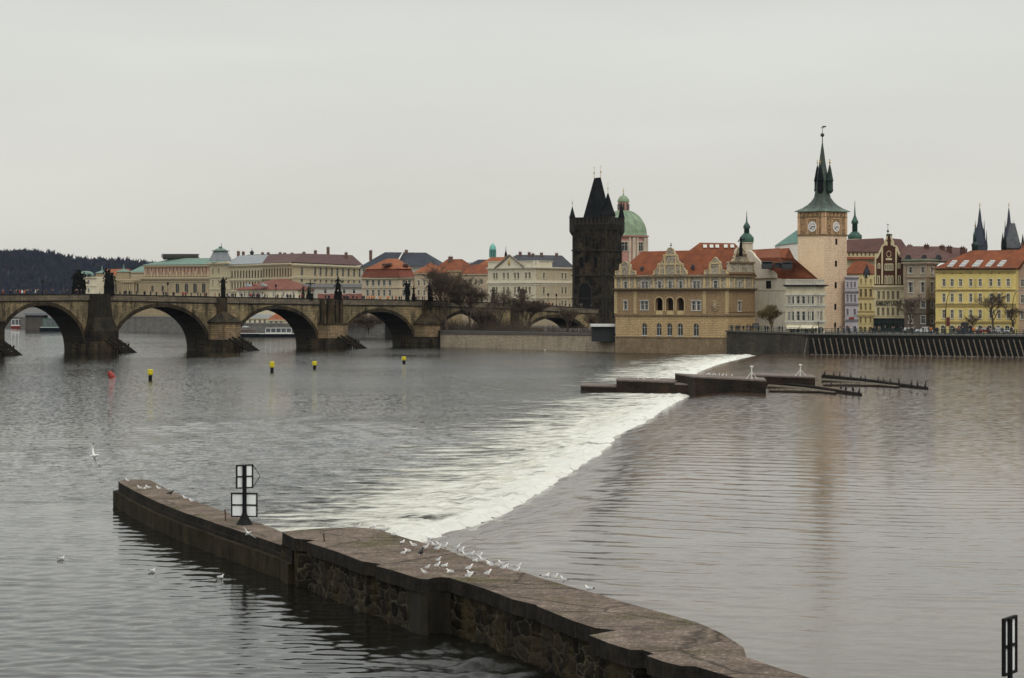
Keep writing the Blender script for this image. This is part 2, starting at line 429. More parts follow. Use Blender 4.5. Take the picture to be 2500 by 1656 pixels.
# ================================================================ SETTING: river
LO = -1.2                       # level of the pool below the weir; the pool above it lies at 0
def water_mat(name, body, big, small, sa, sb, rough, streak=None, stretch=(1, 1, 1), foam=0, spec_n=1.32, facet=.5):
    m, n, b = newmat(name); o = coords(n, stretch=stretch)
    h1 = noise_(n, o, sa, 4, .55); h2 = noise_(n, o, sb, 6, .65)
    hh = N(n, 'ShaderNodeMath', operation='MULTIPLY'); n.links.new(h1, hh.inputs[0]); hh.inputs[1].default_value = big
    h3 = N(n, 'ShaderNodeMath', operation='MULTIPLY_ADD'); n.links.new(h2, h3.inputs[0]); h3.inputs[1].default_value = small; n.links.new(hh.outputs[0], h3.inputs[2])
    z = noise_(n, coords(n), .03, 4, .6)
    col = ramp(n, z, [(.3, tuple(x * .8 for x in body)), (.7, tuple(x * 1.2 for x in body))])
    # patches of wind-ruffled and of calmer water
    pz = noise_(n, coords(n, stretch=(.35, 1, 1)), .035, 5, .6)
    if foam:
        fz = noise_(n, coords(n, stretch=(.16, 1, 1)), .55, 8, .75)
        fm = ramp(n, fz, [(.66, g3(0)), (.74, g3(foam))])
        gz = ramp(n, noise_(n, coords(n, stretch=(.5, 1, 1)), .03, 3, .6), [(.45, g3(0)), (.65, g3(1))])
        col = mix(n, mix(n, 1, fm, gz, 'MULTIPLY'), col, (.55, .54, .48))
    n.links.new(col, b.inputs['Base Color']); b.inputs['IOR'].default_value = spec_n
    ra = N(n, 'ShaderNodeAttribute', attribute_name='chop'); rm = N(n, 'ShaderNodeMapRange'); n.links.new(ra.outputs['Fac'], rm.inputs[0]); rm.inputs[1].default_value = .3; rm.inputs[2].default_value = 2.6; rm.inputs[3].default_value = rough; rm.inputs[4].default_value = rough + (.15 if foam else .06); n.links.new(rm.outputs[0], b.inputs['Roughness'])
    bp = bump(n, b, h3.outputs[0], 1.0)
    s_ = ramp(n, pz, [(.38, g3(.6)), (.62, g3(1.0))])
    if True:
        at = N(n, 'ShaderNodeAttribute', attribute_name='chop'); s_ = mix(n, 1, s_, at.outputs['Color'], 'MULTIPLY')
    n.links.new(s_, bp.inputs['Strength'])
    # facet slopes of ripples finer than the mesh, sampled directly
    rz = N(n, 'ShaderNodeTexNoise'); rz.inputs['Scale'].default_value = 2.3; rz.inputs['Detail'].default_value = 3; n.links.new(o, rz.inputs[0])
    sb_ = N(n, 'ShaderNodeVectorMath', operation='SUBTRACT'); n.links.new(rz.outputs['Color'], sb_.inputs[0]); sb_.inputs[1].default_value = (.5, .5, .5)
    st_ = ramp(n, noise_(n, coords(n, stretch=(.22, 1, 1)), .22, 6, .75), [(.34, g3(.35)), (.50, g3(.8)), (.66, g3(1.0))])
    ks = mix(n, 1, mix(n, 1, s_, st_, 'MULTIPLY'), g3(facet), 'MULTIPLY')
    ml = N(n, 'ShaderNodeVectorMath', operation='MULTIPLY'); n.links.new(sb_.outputs[0], ml.inputs[0]); n.links.new(ks, ml.inputs[1])
    ml2 = N(n, 'ShaderNodeVectorMath', operation='MULTIPLY'); n.links.new(ml.outputs[0], ml2.inputs[0]); ml2.inputs[1].default_value = (.7, 1, 0)
    gn = N(n, 'ShaderNodeNewGeometry'); av = N(n, 'ShaderNodeVectorMath', operation='ADD'); n.links.new(gn.outputs['Normal'], av.inputs[0]); n.links.new(ml2.outputs[0], av.inputs[1])
    nv = N(n, 'ShaderNodeVectorMath', operation='NORMALIZE'); n.links.new(av.outputs[0], nv.inputs[0]); n.links.new(nv.outputs[0], bp.inputs['Normal'])
    return m
m_lower = water_mat('river_below_weir', (.008, .008, .006), .05, .05, 1.0, 3.4, .03, foam=.85, facet=1.25, spec_n=1.25)
m_upper = water_mat('river_above_weir', (.080, .052, .034), .010, .006, 1.2, 5, .03, stretch=(.55, 1, 1), facet=.14, spec_n=1.31)
foot_px = [(1080, 1303), (1150, 1286), (1215, 1258), (1290, 1213), (1370, 1163), (1440, 1118), (1478, 1090), (1490, 1068), (1560, 1035), (1640, 985), (1697, 961)]
foot = [Vector((-16.2, 78)), Vector((-12.4, 98)), Vector((-9.5, 112))] + [Gp(a, b, LO).xy for a, b in foot_px] + [Gp(a, b, LO).xy for a, b in ((1676, 925), (1705, 907), (1749, 891), (1800, 878), (1850, 868), (1890, 862))]
def foot_x(y):
    for i in range(len(foot) - 1):
        a, b = foot[i], foot[i + 1]
        if a.y <= y <= b.y: return a.x + (b.x - a.x) * (y - a.y) / (b.y - a.y)
    return foot[0].x + (y - foot[0].y) * .19 if y < foot[0].y else foot[-1].x
near_px = [(689, 1300), (719, 1315), (772, 1319), (750, 1324), (825, 1348), (885, 1371), (931, 1377), (918, 1382), (960, 1393), (998, 1405), (1024, 1413), (1042, 1415), (1058, 1411), (1076, 1409), (1098, 1411), (1120, 1418), (1180, 1436), (1251, 1463), (1309, 1477), (1313, 1481), (1399, 1516), (1453, 1533), (1504, 1539), (1438, 1551), (1488, 1571), (1539, 1587), (1570, 1587), (1597, 1597), (1579, 1601), (1624, 1617), (1663, 1626), (1698, 1627), (1795, 1656)]
far_px = [(700, 1297), (784, 1290), (861, 1287.5), (905, 1290), (954, 1302), (1004, 1318), (1019, 1321), (1095, 1344), (1120, 1355), (1184, 1373), (1235, 1388), (1277, 1397), (1319, 1411), (1384, 1430), (1446, 1447), (1519, 1469), (1585, 1487), (1702, 1520), (1760, 1545), (1799, 1570), (1816, 1582), (1822, 1605), (1896, 1630), (1974, 1654)]
PZ = 1.1
nearP = [Gp(a, b, PZ).xy for a, b in near_px] + [Vector((9.1, 65)), Vector((11.6, 58.5)), Vector((18.5, 42))]
farP = [Gp(a, b, PZ).xy for a, b in far_px] + [Vector((11.4, 65)), Vector((14.0, 58.5)), Vector((21, 42))]
def pier_mid(y):
    t = [(117, -9), (108, -5), (100, -2.6), (90, .9), (80, 4.3), (71, 7.6), (60, 12.2), (42, 19.7), (20, 29)]
    for (a, xa), (b, xb) in zip(t, t[1:]):
        if b <= y <= a: return xa + (xb - xa) * (a - y) / (a - b)
    return t[-1][1]
import numpy as np
rng = np.random.default_rng(7)
def waves(x, y, dy, lam0, lam1, n, spread, base, slope, gain=None):
    """sum of sine trains; each fades out where the mesh gets too coarse for it"""
    z = np.zeros_like(x)
    for i in range(n):
        lam = lam0 * (lam1 / lam0) ** rng.random(); k = 2 * np.pi / lam; th = base + rng.normal() * spread
        a = slope / math.sqrt(n / 2) / k * (.5 + rng.random()); ph = rng.random() * 6.28
        env = .55 + .45 * np.sin(x * rng.uniform(-.25, .25) + y * rng.uniform(-.12, .12) + rng.random() * 6.28)
        z += a * env * np.clip(lam / (2.6 * dy) - .5, 0, 1) * np.sin(k * (x * math.cos(th) + y * math.sin(th)) + ph)
    return z
def lowf(x, y, sx, sy, n=7):
    z = np.zeros_like(x)
    for i in range(n): z += np.sin(x * sx * rng.uniform(.4, 1.6) * rng.choice([-1, 1]) + y * sy * rng.uniform(.4, 1.6) + rng.random() * 6.28)
    return z / math.sqrt(n / 2)
def grid_obj(name, X, Y, Z, mat, chopv=None):
    nr, ncl = X.shape; co = np.stack([X, Y, Z], -1).reshape(-1, 3).astype(np.float32)
    i = np.arange((nr - 1) * (ncl - 1)); r_ = i // (ncl - 1); c_ = i % (ncl - 1); b0 = r_ * ncl + c_
    q = np.stack([b0, b0 + 1, b0 + ncl + 1, b0 + ncl], -1).reshape(-1).astype(np.int32)
    me = bpy.data.meshes.new(name); me.vertices.add(len(co)); me.vertices.foreach_set('co', co.ravel())
    me.loops.add(len(q)); me.loops.foreach_set('vertex_index', q); nf = len(q) // 4
    me.polygons.add(nf); me.polygons.foreach_set('loop_start', np.arange(nf, dtype=np.int32) * 4); me.polygons.foreach_set('loop_total', np.full(nf, 4, dtype=np.int32))
    me.update(calc_edges=True); me.polygons.foreach_set('use_smooth', np.ones(nf, dtype=bool))
    if chopv is not None:
        ca = me.color_attributes.new('chop', 'FLOAT_COLOR', 'POINT'); c4 = np.repeat(chopv.reshape(-1, 1), 4, 1).astype(np.float32); ca.data.foreach_set('color', c4.ravel())
    me.materials.append(mat); o = bpy.data.objects.new(name, me); COL.objects.link(o); return o
def depth_rows(p0, p1, step, h):
    return list(h * F / np.arange(p1 - YH, p0 - YH, -step))
fxY = np.array([p.y for p in foot]); fxX = np.array([p.x for p in foot])
# --- pool above the weir, with the slide over the crest
rowsU = np.array([30, 40, 50, 60] + [r for r in depth_rows(858, 1900, 1.3, H) if r > 61 and r < 548])
off = np.array([-.6, 0, .15, .3, .45, .6, .8, 1, 1.25, 1.5, 1.75] + list(np.arange(2, 12, .3)) + list(np.arange(12, 26, .4)) + [26.5, 27, 27.8, 28.6, 29.5, 31, 33, 36, 40, 46, 54, 64, 80, 110, 170, 280])
# columns as distance from the crest side, widening with range
Y = np.repeat(rowsU[:, None], len(off), 1)
base = np.where(rowsU > 113, np.interp(rowsU, fxY, fxX), np.maximum(np.interp(rowsU, fxY, fxX), [pier_mid(v) for v in rowsU]))
spreadc = np.clip(rowsU / 150, 1, 4)[:, None]
O = off[None, :]; O2 = np.where(O > 12, 12 + (O - 12) * spreadc, O)
X = base[:, None] + O2
d = (X - np.interp(Y, fxY, fxX)) * .98
dy = np.gradient(rowsU); dy = np.abs(dy)[:, None] + .12 + np.where(O > 12, .15 * spreadc, 0)
t_ = np.clip(1 - d / 9.5, 0, 1); Z = LO * t_ ** 1.7
a_ = t_ * np.clip(d / .8, 0, 1)
W1 = waves(X, Y, dy, .9, 3.5, 26, .5, .35, .10)
W2 = waves(X, Y, dy, .45, 3.4, 46, .5, R(82), .034)
calm = .75 + .35 * lowf(X, Y, .12, .03)
Z = Z + a_ * W1 * 3.2 + np.exp(-((d - 13) / 9.0) ** 2) * waves(X, Y, dy, 1.2, 4.5, 20, .35, R(55), .05) + W2 * np.clip(calm, .25, 1.4) * np.clip(1.1 - (Y - 190) / 130, .15, 1)
Z[:, 0] -= np.where(rowsU > 113, .35, 0)
up = grid_obj('river', X, Y, Z, m_upper, 1 + 2.2 * np.clip((Y - 180) / 150, 0, 1.6) + 2.5 * t_); tag(up, 'smooth brown-grey water above the weir sliding over its crest', kind='structure')
# --- pool below it, and the lock channel left of the pier
rowsL = np.array([20, 35, 50] + [r for r in depth_rows(846, 1900, 1.25, H - LO) if r > 66] + [700, 760, 840, 950, 1100, 1600, 2600, 4500])
pxs = np.array([-14000, -6000, -3000, -1500, -900, -600] + list(np.arange(-400, 1900, 8.5)) + [2000, 2300, 3000, 5000, 9000, 14000])
Y = np.repeat(rowsL[:, None], len(pxs), 1); X = (pxs[None, :] - CX) * np.maximum(Y, 60) / F
dy = np.abs(np.gradient(rowsL))[:, None] + 8.5 * rowsL[:, None] / F
sp_y = [111, 118, 122, 157, 158]; sp_x = [-4.2, -9.4, -13, -25.9, -26.5]
lx = np.interp(Y, sp_y, sp_x) - np.clip(Y - 158, 0, 500) * .10
side = np.clip((X - lx + 1.5) / 4, 0, 1)
chopf = np.where(Y < 158, side, np.clip((X - lx + 6) / 14, 0, 1) * .7 + .3 * 1)
chopf = chopf * np.clip(1.2 - (Y - 330) / 380, .55, 1)
chopf = chopf * np.clip(.85 + .3 * lowf(X, Y, .10, .035), .35, 1.4)
wv = waves(X, Y, dy, .6, 3.6, 80, .8, R(95), .40) * chopf + waves(X, Y, dy, .55, 2.6, 30, .42, R(84), .07) * (1 - .8 * np.clip(chopf, 0, 1))
fade = ((Y < 640) & (np.abs(X) < 130)).astype(float)
lw = grid_obj('river', X, Y, LO + wv * fade, m_lower, .10 + .9 * chopf * (1 + np.clip((Y - 240) / 130, 0, 1.6))); tag(lw, 'choppy grey river water below the weir', kind='structure')
mb = MB(); mb.box(-6000, 6000, -400, 8000, -7, -6); tag(mb.build('riverbed', plain('riverbed_mud', (.05, .045, .035), .9)), 'muddy river bed under the water', kind='structure')

# foam: broken white water shed by the weir, lumpy near the foot, thinning away from it
fm_, n, b = newmat('white_water')
uv = N(n, 'ShaderNodeTexCoord').outputs['UV']
sp = N(n, 'ShaderNodeSeparateXYZ'); n.links.new(uv, sp.inputs[0])        # x metres from the foot, y metres along
mpn = N(n, 'ShaderNodeMapping'); mpn.inputs['Scale'].default_value = (.34, 1, 1); n.links.new(uv, mpn.inputs[0])
z1 = noise_(n, mpn.outputs[0], .55, 9, .72); z2 = noise_(n, uv, .09, 4, .6)
thr = N(n, 'ShaderNodeMapRange'); n.links.new(sp.outputs[0], thr.inputs[0])
thr.inputs[1].default_value = 1; thr.inputs[2].default_value = 25; thr.inputs[3].default_value = .38; thr.inputs[4].default_value = .73
a1 = N(n, 'ShaderNodeMath', operation='MULTIPLY_ADD'); n.links.new(z2, a1.inputs[0]); a1.inputs[1].default_value = .34; n.links.new(z1, a1.inputs[2])
a2 = N(n, 'ShaderNodeMath', operation='SUBTRACT'); n.links.new(a1.outputs[0], a2.inputs[0]); n.links.new(thr.outputs[0], a2.inputs[1])
al = N(n, 'ShaderNodeMapRange'); al.inputs[1].default_value = .06; al.inputs[2].default_value = .24; n.links.new(a2.outputs[0], al.inputs[0])
n.links.new(al.outputs[0], b.inputs['Alpha'])
z3 = noise_(n, mpn.outputs[0], 1.6, 8, .75); z4 = noise_(n, mpn.outputs[0], .35, 4, .6)
col = ramp(n, z3, [(.34, (.24, .235, .20)), (.46, (.58, .57, .50)), (.56, (.80, .79, .72)), (.66, (.92, .91, .87))])
br_ = N(n, 'ShaderNodeMapRange'); n.links.new(sp.outputs[0], br_.inputs[0]); br_.inputs[1].default_value = .5; br_.inputs[2].default_value = 4.5; br_.inputs[3].default_value = .75; br_.inputs[4].default_value = 0; col = mix(n, br_.outputs[0], col, (.85, .85, .80))
col = mix(n, ramp(n, z4, [(.55, g3(0)), (.70, g3(.4))]), col, (.62, .56, .40))
n.links.new(col, b.inputs['Base Color']); b.inputs['Roughness'].default_value = .7; b.inputs['Specular IOR Level'].default_value = .2
b.inputs['Subsurface Weight'].default_value = 0
bump(n, b, z3, .35)
me = bpy.data.meshes.new('foam'); bm = bmesh.new(); uvl = bm.loops.layers.uv.new('UVMap')
def spur_x(y):
    if y > 157: return -1e9
    pts = [(111, -4.2), (117.7, -6.6), (118, -9.4)] + [(p.y, p.x) for p in [Gp(a, b, .4) for a, b in ((700, 1304), (606, 1269), (545, 1248), (408, 1195), (366, 1172))]]
    if y <= pts[0][0]: return pts[0][1]
    for (a, xa), (b_, xb) in zip(pts, pts[1:]):
        if a <= y <= b_: return xa + (xb - xa) * (y - a) / (b_ - a)
    return -1e9
frow = []; y = 112.5
while y < 574: frow.append(y); y *= 1.0042
fo = [-.7, -.35, 0, .3, .6, .9, 1.3, 1.7, 2.2, 2.8, 3.5, 4.3, 5.2, 6.2, 7.5, 9, 11, 13, 16, 19, 23, 27, 32, 38, 46]
grid = []
for y in frow:
    r_ = []
    jag = .9 * noise.noise(Vector((y * .11, 3, 0))) + .6 * noise.noise(Vector((y * .4, 1, 0))) + .3 * noise.noise(Vector((y * 1.3, 5, 0)))
    for o in fo:
        x = max(foot_x(y) - o + jag * max(0, 1 - o / 6), spur_x(y) - .6 - .002 * o)
        env = math.exp(-max(o, 0) / 9.0)
        h = .03 + env * (.26 + .42 * noise.noise(Vector((x * .55, y * .8, 0))) + .34 * noise.noise(Vector((x * 1.5, y * 1.9, 7)))) * (1 if o > -.3 else .4)
        if o <= -.7: h = -.05
        r_.append((bm.verts.new((x, y, LO + max(h, .012))), o, y))
    grid.append(r_)
for i in range(len(grid) - 1):
    for j in range(len(fo) - 1):
        q = [grid[i][j], grid[i + 1][j], grid[i + 1][j + 1], grid[i][j + 1]]
        f_ = bm.faces.new([k[0] for k in q]); f_.smooth = True
        for l, k in zip(f_.loops, q): l[uvl].uv = (max(k[1], 0), k[2])
bm.to_mesh(me); bm.free(); me.materials.append(fm_)
fo_ = bpy.data.objects.new('foam', me); COL.objects.link(fo_)
tag(fo_, 'white churning foam along the foot of the weir', kind='stuff')

# ================================================================ LAND
pave = plaster('street_paving', (.10, .095, .085), .3, .3, dirt=.3)
land = [Vector((T(2750, 488), 488)), Vector((T(2500, 500), 500)), Vector((T(1975, 524.5), 524.5)), Vector((T(1940, 536), 536)), Vector((T(1850, 557), 557)), Vector((T(1776, 574), 574)), Vector((T(1500, 597), 597)), Vector((T(1075, 662), 662)),
        Vector((T(1030, 700), 700)), Vector((T(1010, 760), 760)), Vector((T(940, 812), 812)), Vector((T(560, 846), 846)), Vector((T(490, 925), 925)), Vector((T(300, 962), 962)), Vector((T(180, 988), 988)), Vector((T(60, 1050), 1050)), Vector((T(-300, 1500), 1500)), Vector((T(-1500, 3800), 3800)), Vector((2500, 3800)), Vector((2500, 430))]
GZ = 4.3
mb = MB(); mb.prism([(p.x, p.y) for p in land], -4, GZ - .9)
tag(mb.build('ground', pave), 'paved town ground behind the river walls', kind='structure')
# near strip raised to street level along the right embankment
mb = MB()
st = [land[0], land[1], land[2], land[3], land[4], land[5], Vector((T(1780, 640), 640)), Vector((T(2900, 640), 640))]
ins = lambda p: p * 1.0012
mb.prism([tuple(ins(p)) for p in st], -3, GZ)
tag(mb.build('street', pave), 'embankment street in front of the old town houses', kind='structure')

# ---------------------------------------------------------------- river walls
wall_stone_dark = masonry('dark_wall_stone', (1, 0), (.05, .045, .038), (.035, .032, .028), (.02, .02, .018), 1.2, .5, patch=(.03, .03, .025))
def river_wall(name, label, pts, z1, mat, th=1.0, z0=-3.0, capm=None, caph=.3, capo=.15):
    root = empty(name, (pts[0][0], pts[0][1], z0), label, 'wall')
    mb = MB(); cp = MB()
    for i in range(len(pts) - 1):
        a, b_ = Vector(pts[i]), Vector(pts[i + 1]); u = (b_ - a).normalized(); nn = Vector((u.y, -u.x))
        if nn.dot(-a) < 0: nn = -nn
        zz1 = z1[i] if hasattr(z1, '__len__') else z1; zz2 = z1[i + 1] if hasattr(z1, '__len__') else z1
        q = [a, b_, b_ - nn * th, a - nn * th]
        mb.hexa([(p.x, p.y, z0) for p in q], [(p.x, p.y, z) for p, z in zip(q, (zz1, zz2, zz2, zz1))])
        q = [a + nn * capo, b_ + nn * capo, b_ - nn * (th + capo), a - nn * (th + capo)]
        cp.hexa([(p.x, p.y, z) for p, z in zip(q, (zz1 + .003, zz2 + .003, zz2 + .003, zz1 + .003))], [(p.x, p.y, z + caph) for p, z in zip(q, (zz1, zz2, zz2, zz1))])
    mb.build('wall', mat, root); cp.build('coping', capm or mat, root)
    return root
u_emb = (Vector(land[1]) - Vector(land[2])).normalized()
emb_m = masonry('embankment_stone', u_emb, (.022, .021, .018), (.015, .014, .013), (.012, .012, .011), 1.6, .6, patch=(.018, .02, .018), dirtamt=.7)
emb = river_wall('embankment_wall', 'long dark stone embankment wall below the town street, pale slanting fender timbers along it', [p * .9985 for p in (land[0], land[1], land[2])], GZ, emb_m, capm=plaster('embankment_coping', (.10, .10, .09), .3), caph=.3, capo=.25)
E1 = Face(2700, 490.5, 1975, 523.6)
for i in range(41):
    px = 1972 + i * 14.0
    lean = (-.5 if i == 0 else 1.0 + i * .018)
    tt = E1.t(px); mb = MB()
    top = E1.W(tt, 3.6, .35); bot = E1.W(E1.t(px + lean * 11), -.3, .9 + .02 * i)
    mb.tube([top, (Vector(top) + Vector(bot)) / 2, bot], [.12, .14, .15], 6)
    mb.build('fender_timber', pale_wood, emb)
# a low waterline kerb of stones
mb = MB(); random.seed(4)
for i in range(150):
    t_ = E1.t(1985 + i * 3.9); p = E1.W(t_ + random.uniform(-.2, .2), 0, 1.4 + random.uniform(-.2, .5)); mb.ball(p, random.uniform(.12, .3), 5, 0, (1, 1, .6))
mb.build('waterline_stone', plaster('wet_stone', (.12, .11, .10), .5), emb)
terr = river_wall('terrace_wall', 'dark stone terrace wall between the riverside museum and the embankment', [(T(1774, 571.5), 571.5), tuple(Vector((T(1800, 562.5), 562.5))), tuple(land[4] * .9985), tuple(land[3] * .9985), tuple(land[2] * .9985)], GZ, masonry('terrace_stone', (.9, -.4), (.10, .08, .058), (.055, .046, .036), (.03, .027, .022), 1.3, .5, patch=(.028, .026, .022), pscale=.12, dirtamt=.7), capm=plaster('terrace_coping', (.09, .085, .075), .3), caph=.35, capo=.35)
u_isl = (Vector(land[7]) - Vector(land[6])).normalized()
isl_m = masonry('island_wall_stone', u_isl, (.42, .34, .24), (.33, .265, .185), (.24, .20, .15), .9, .38, dirt=(.10, .085, .065), dirtamt=.55, dlo=.5, dhi=.7)
river_wall('island_wall', 'low pale stone river wall between the bridge pier and the museum', [tuple(p * .9985) for p in (land[6], (land[6] + land[7]) / 2, land[7])], [2.9, 2.65, 2.35], isl_m, capm=plaster('island_coping', (.13, .085, .065), .3), caph=.22)
q_m = masonry('quay_stone', (1, -.1), (.20, .19, .17), (.15, .14, .13), (.09, .085, .08), 1.5, .5, dirt=(.05, .05, .05), dirtamt=.5)
river_wall('quay_wall', 'grey stone quay wall seen through the second bridge arch from the left', [tuple(p * .9985) for p in (land[12], land[13], land[14])], 4.6, q_m, caph=.35)
river_wall('quay_wall', 'grey stone quay behind the moored white tour boat', [tuple(p * .9985) for p in (land[10], land[11])], 2.9, q_m, caph=.3)
river_wall('quay_wall', 'distant river wall at the left edge of the photo beyond the bridge', [tuple(p * .9985) for p in (land[14], land[15], land[16])], 3.6, q_m, caph=.3)
river_wall('quay_wall', 'dark bank wall behind bare branches under the fourth bridge arch', [tuple(p * .9985) for p in (land[7], land[8], land[9], land[10])], 3.1, wall_stone_dark, caph=.2)

# ================================================================ FOREGROUND PIER
uP = (.374, -.927)
top_m, n, b = newmat('pier_top_stone')
o = coords(n)
z = noise_(n, o, .5, 8, .7); col = ramp(n, z, [(.28, (.085, .064, .052)), (.5, (.17, .128, .102)), (.72, (.26, .205, .170))])
moss = noise_(n, o, .28, 6, .7); col = mix(n, ramp(n, moss, [(.50, g3(0)), (.64, g3(.75))]), col, (.075, .068, .022))
wet = noise_(n, o, .8, 6, .7); col = mix(n, ramp(n, wet, [(.55, g3(0)), (.68, g3(.6))]), col, (.045, .035, .03))
v = N(n, 'ShaderNodeTexVoronoi'); v.inputs['Scale'].default_value = 9; n.links.new(o, v.inputs[0])
gz_ = ramp(n, v.outputs['Color'], [(.0, g3(.15)), (.72, g3(.5)), (.86, g3(1.0))]); col = mix(n, .55, col, gz_, 'OVERLAY')
v2 = N(n, 'ShaderNodeTexVoronoi'); v2.feature = 'DISTANCE_TO_EDGE'; v2.inputs['Scale'].default_value = .16
oo = coords(n, warp=.5); n.links.new(oo, v2.inputs[0]); crack = ramp(n, v2.outputs[0], [(.0, g3(1)), (.02, g3(0))]); col = mix(n, mix(n, 1, crack, g3(.75), 'MULTIPLY'), col, (.02, .016, .012))
z9 = noise_(n, o, 14, 3, .8); col = mix(n, .6, col, ramp(n, z9, [(.3, g3(.15)), (.7, g3(.85))]), 'OVERLAY')
n.links.new(col, b.inputs['Base Color']); b.inputs['Roughness'].default_value = .92; b.inputs['Specular IOR Level'].default_value = .2; bump(n, b, z9, .06)
coping_m = masonry('pier_coping', uP, (.026, .022, .019), (.017, .015, .013), (.060, .052, .044), 1.35, 3.0, ms=.022, dirt=(.007, .007, .006), dirtamt=.7, patch=(.040, .033, .026), pscale=.7)
rub, n, b = newmat('rubble_stone_wall')
o = coords(n, uP, stretch=(1.0, 1.75, 1), warp=.9)
v = N(n, 'ShaderNodeTexVoronoi'); v.feature = 'DISTANCE_TO_EDGE'; v.inputs['Scale'].default_value = 1.15; v.inputs['Randomness'].default_value = .9; n.links.new(o, v.inputs[0])
vc = N(n, 'ShaderNodeTexVoronoi'); vc.inputs['Scale'].default_value = 1.15; vc.inputs['Randomness'].default_value = .9; n.links.new(o, vc.inputs[0])
o3 = coords(n)
stone = mix(n, .5, ramp(n, vc.outputs['Color'], [(.2, (.009, .0075, .006)), (.8, (.034, .028, .020))]), ramp(n, noise_(n, o3, 4, 6, .75), [(.3, g3(.2)), (.7, g3(.8))]), 'OVERLAY')
edge = ramp(n, v.outputs[0], [(.022, g3(1)), (.06, g3(0))])
fade = ramp(n, noise_(n, o3, .6, 5, .75), [(.42, g3(.05)), (.60, g3(.9))])
sz = N(n, 'ShaderNodeSeparateXYZ'); n.links.new(N(n, 'ShaderNodeTexCoord').outputs['Object'], sz.inputs[0])
col = mix(n, mix(n, 1, edge, fade, 'MULTIPLY'), stone, (.12, .105, .078))
och = noise_(n, coords(n, stretch=(1, 1, .4)), .5, 7, .8); col = mix(n, ramp(n, och, [(.50, g3(0)), (.66, g3(.75))]), col, (.060, .045, .022))
lime = noise_(n, coords(n, stretch=(1, 1, .3)), .33, 6, .8); col = mix(n, ramp(n, lime, [(.68, g3(0)), (.74, g3(.7))]), col, (.14, .125, .095))
n.links.new(col, b.inputs['Base Color']); b.inputs['Roughness'].default_value = .9; matt(rub); bump(n, b, v.outputs[0], .15)
low_m = matt(plaster('stained_concrete', (.046, .036, .020), .6, .8, dirt=.85, dc=(.010, .009, .007), bmp=.06))

pier = empty('stone_pier', (0, 90, -3), 'long stone river pier with dark coping and rubble stone face, gulls along its top', 'pier')
outline = nearP + farP[::-1]
mb = MB(); n_ = len(outline)
mb.add([(p.x, p.y, PZ - .58) for p in outline] + [(p.x, p.y, PZ) for p in outline], [(i, (i + 1) % n_, n_ + (i + 1) % n_, n_ + i) for i in range(n_)] + [tuple(range(n_))[::-1]], 0)
mb.f.append(tuple(range(n_, 2 * n_))); mb.m.append(1)
mb.build('coping', [coping_m, top_m], pier)
def inset(ps, dx, dy): return [Vector((p.x + dx, p.y + dy)) for p in ps]
qn = inset(nearP, .17, .06)
for k in (11, 12, 13, 14): qn[k] = nearP[k] + Vector((-.03, .2))
mb = MB(); q = qn + inset(farP, -.25, -.1)[::-1]
mb.prism([(p.x, p.y) for p in q], -3.5, PZ - .585); mb.build('wall', rub, pier)
# the rounded concrete pilaster under the swelling of the coping
pq = [p + Vector((.035, .02)) for p in nearP[9:15]]; pq += [pq[-1] + Vector((.4, .7)), pq[0] + Vector((1.6, .9))]; mb = MB(); mb.prism([(p.x, p.y) for p in pq], -3.5, PZ - .588); mb.build('pilaster', plaster('pilaster_concrete', (.024, .019, .012), .5, .8, dirt=.8, dc=(.008, .008, .007)), pier)
LZ = .4
ln = [Gp(a, b, LZ).xy for a, b in ((289, 1175), (294, 1180), (330, 1200), (387, 1227), (450, 1252), (520, 1275), (523, 1277), (600, 1302), (695, 1334))] + [Vector((-10.5, 113.5))]
lf = [Gp(a, b, LZ).xy for a, b in ((310, 1170), (366, 1172), (408, 1195), (470, 1221), (545, 1248), (606, 1269), (650, 1283), (700, 1304))] + [Vector((-9.6, 114.5))]
spur = empty('low_pier', (ln[0].x, ln[0].y, -3), 'low concrete pier spur running to the left, carrying the signboards', 'pier')
q = ln + lf[::-1]; n_ = len(q); mb = MB()
mb.add([(p.x, p.y, -.22) for p in q] + [(p.x, p.y, LZ) for p in q], [(i, (i + 1) % n_, n_ + (i + 1) % n_, n_ + i) for i in range(n_)] + [tuple(range(n_))[::-1]], 0)
mb.f.append(tuple(range(n_, 2 * n_))); mb.m.append(1)
mb.build('coping', [coping_m, top_m], spur)
q = inset(ln, -.2, -.12) + inset(lf, .15, .1)[::-1]; q[0] += Vector((-.15, .1)); q[-1] += Vector((-.1, .2))
mb = MB(); mb.prism([(p.x, p.y) for p in q], -3.5, -.225); mb.build('wall', low_m, spur)

# ---------------------------------------------------------------- weir islet
isl_stone = masonry('islet_stone', (.8, -.6), (.028, .021, .017), (.018, .014, .012), (.010, .009, .008), 1.4, .45, dirtamt=.6, patch=(.055, .035, .025))
isl_top = plaster('islet_top', (.17, .13, .11), .35, .8, dirt=.5)
def block(root, fr, bk, z0, z1, name='wall'):
    q = [Vector(p) for p in fr] + [Vector(p) for p in bk]; mb = MB(); mb.prism([(p.x, p.y) for p in q], z0, z1 - .2); mb.build(name, isl_stone, root)
    c = sum(q, Vector((0, 0))) / 4; mb = MB(); mb.prism([tuple(p + (p - c).normalized() * .12) for p in q], z1 - .197, z1); mb.build('coping', isl_top, root)
isl = empty('weir_islet', (22, 330, -3), 'long stepped stone islet crossing the weir, gulls on its top', 'islet')
P = lambda px, D: (T(px, D), D)
block(isl, (P(1418, 344), P(1505, 341)), (P(1508, 351), P(1421, 354)), -3, -.2)
block(isl, (P(1505, 340.5), P(1648, 332)), (P(1665, 344), P(1509, 351)), -3, .75)
block(isl, (P(1648, 331), P(1706, 328)), (P(1712, 338), P(1660, 342)), -3, .55)
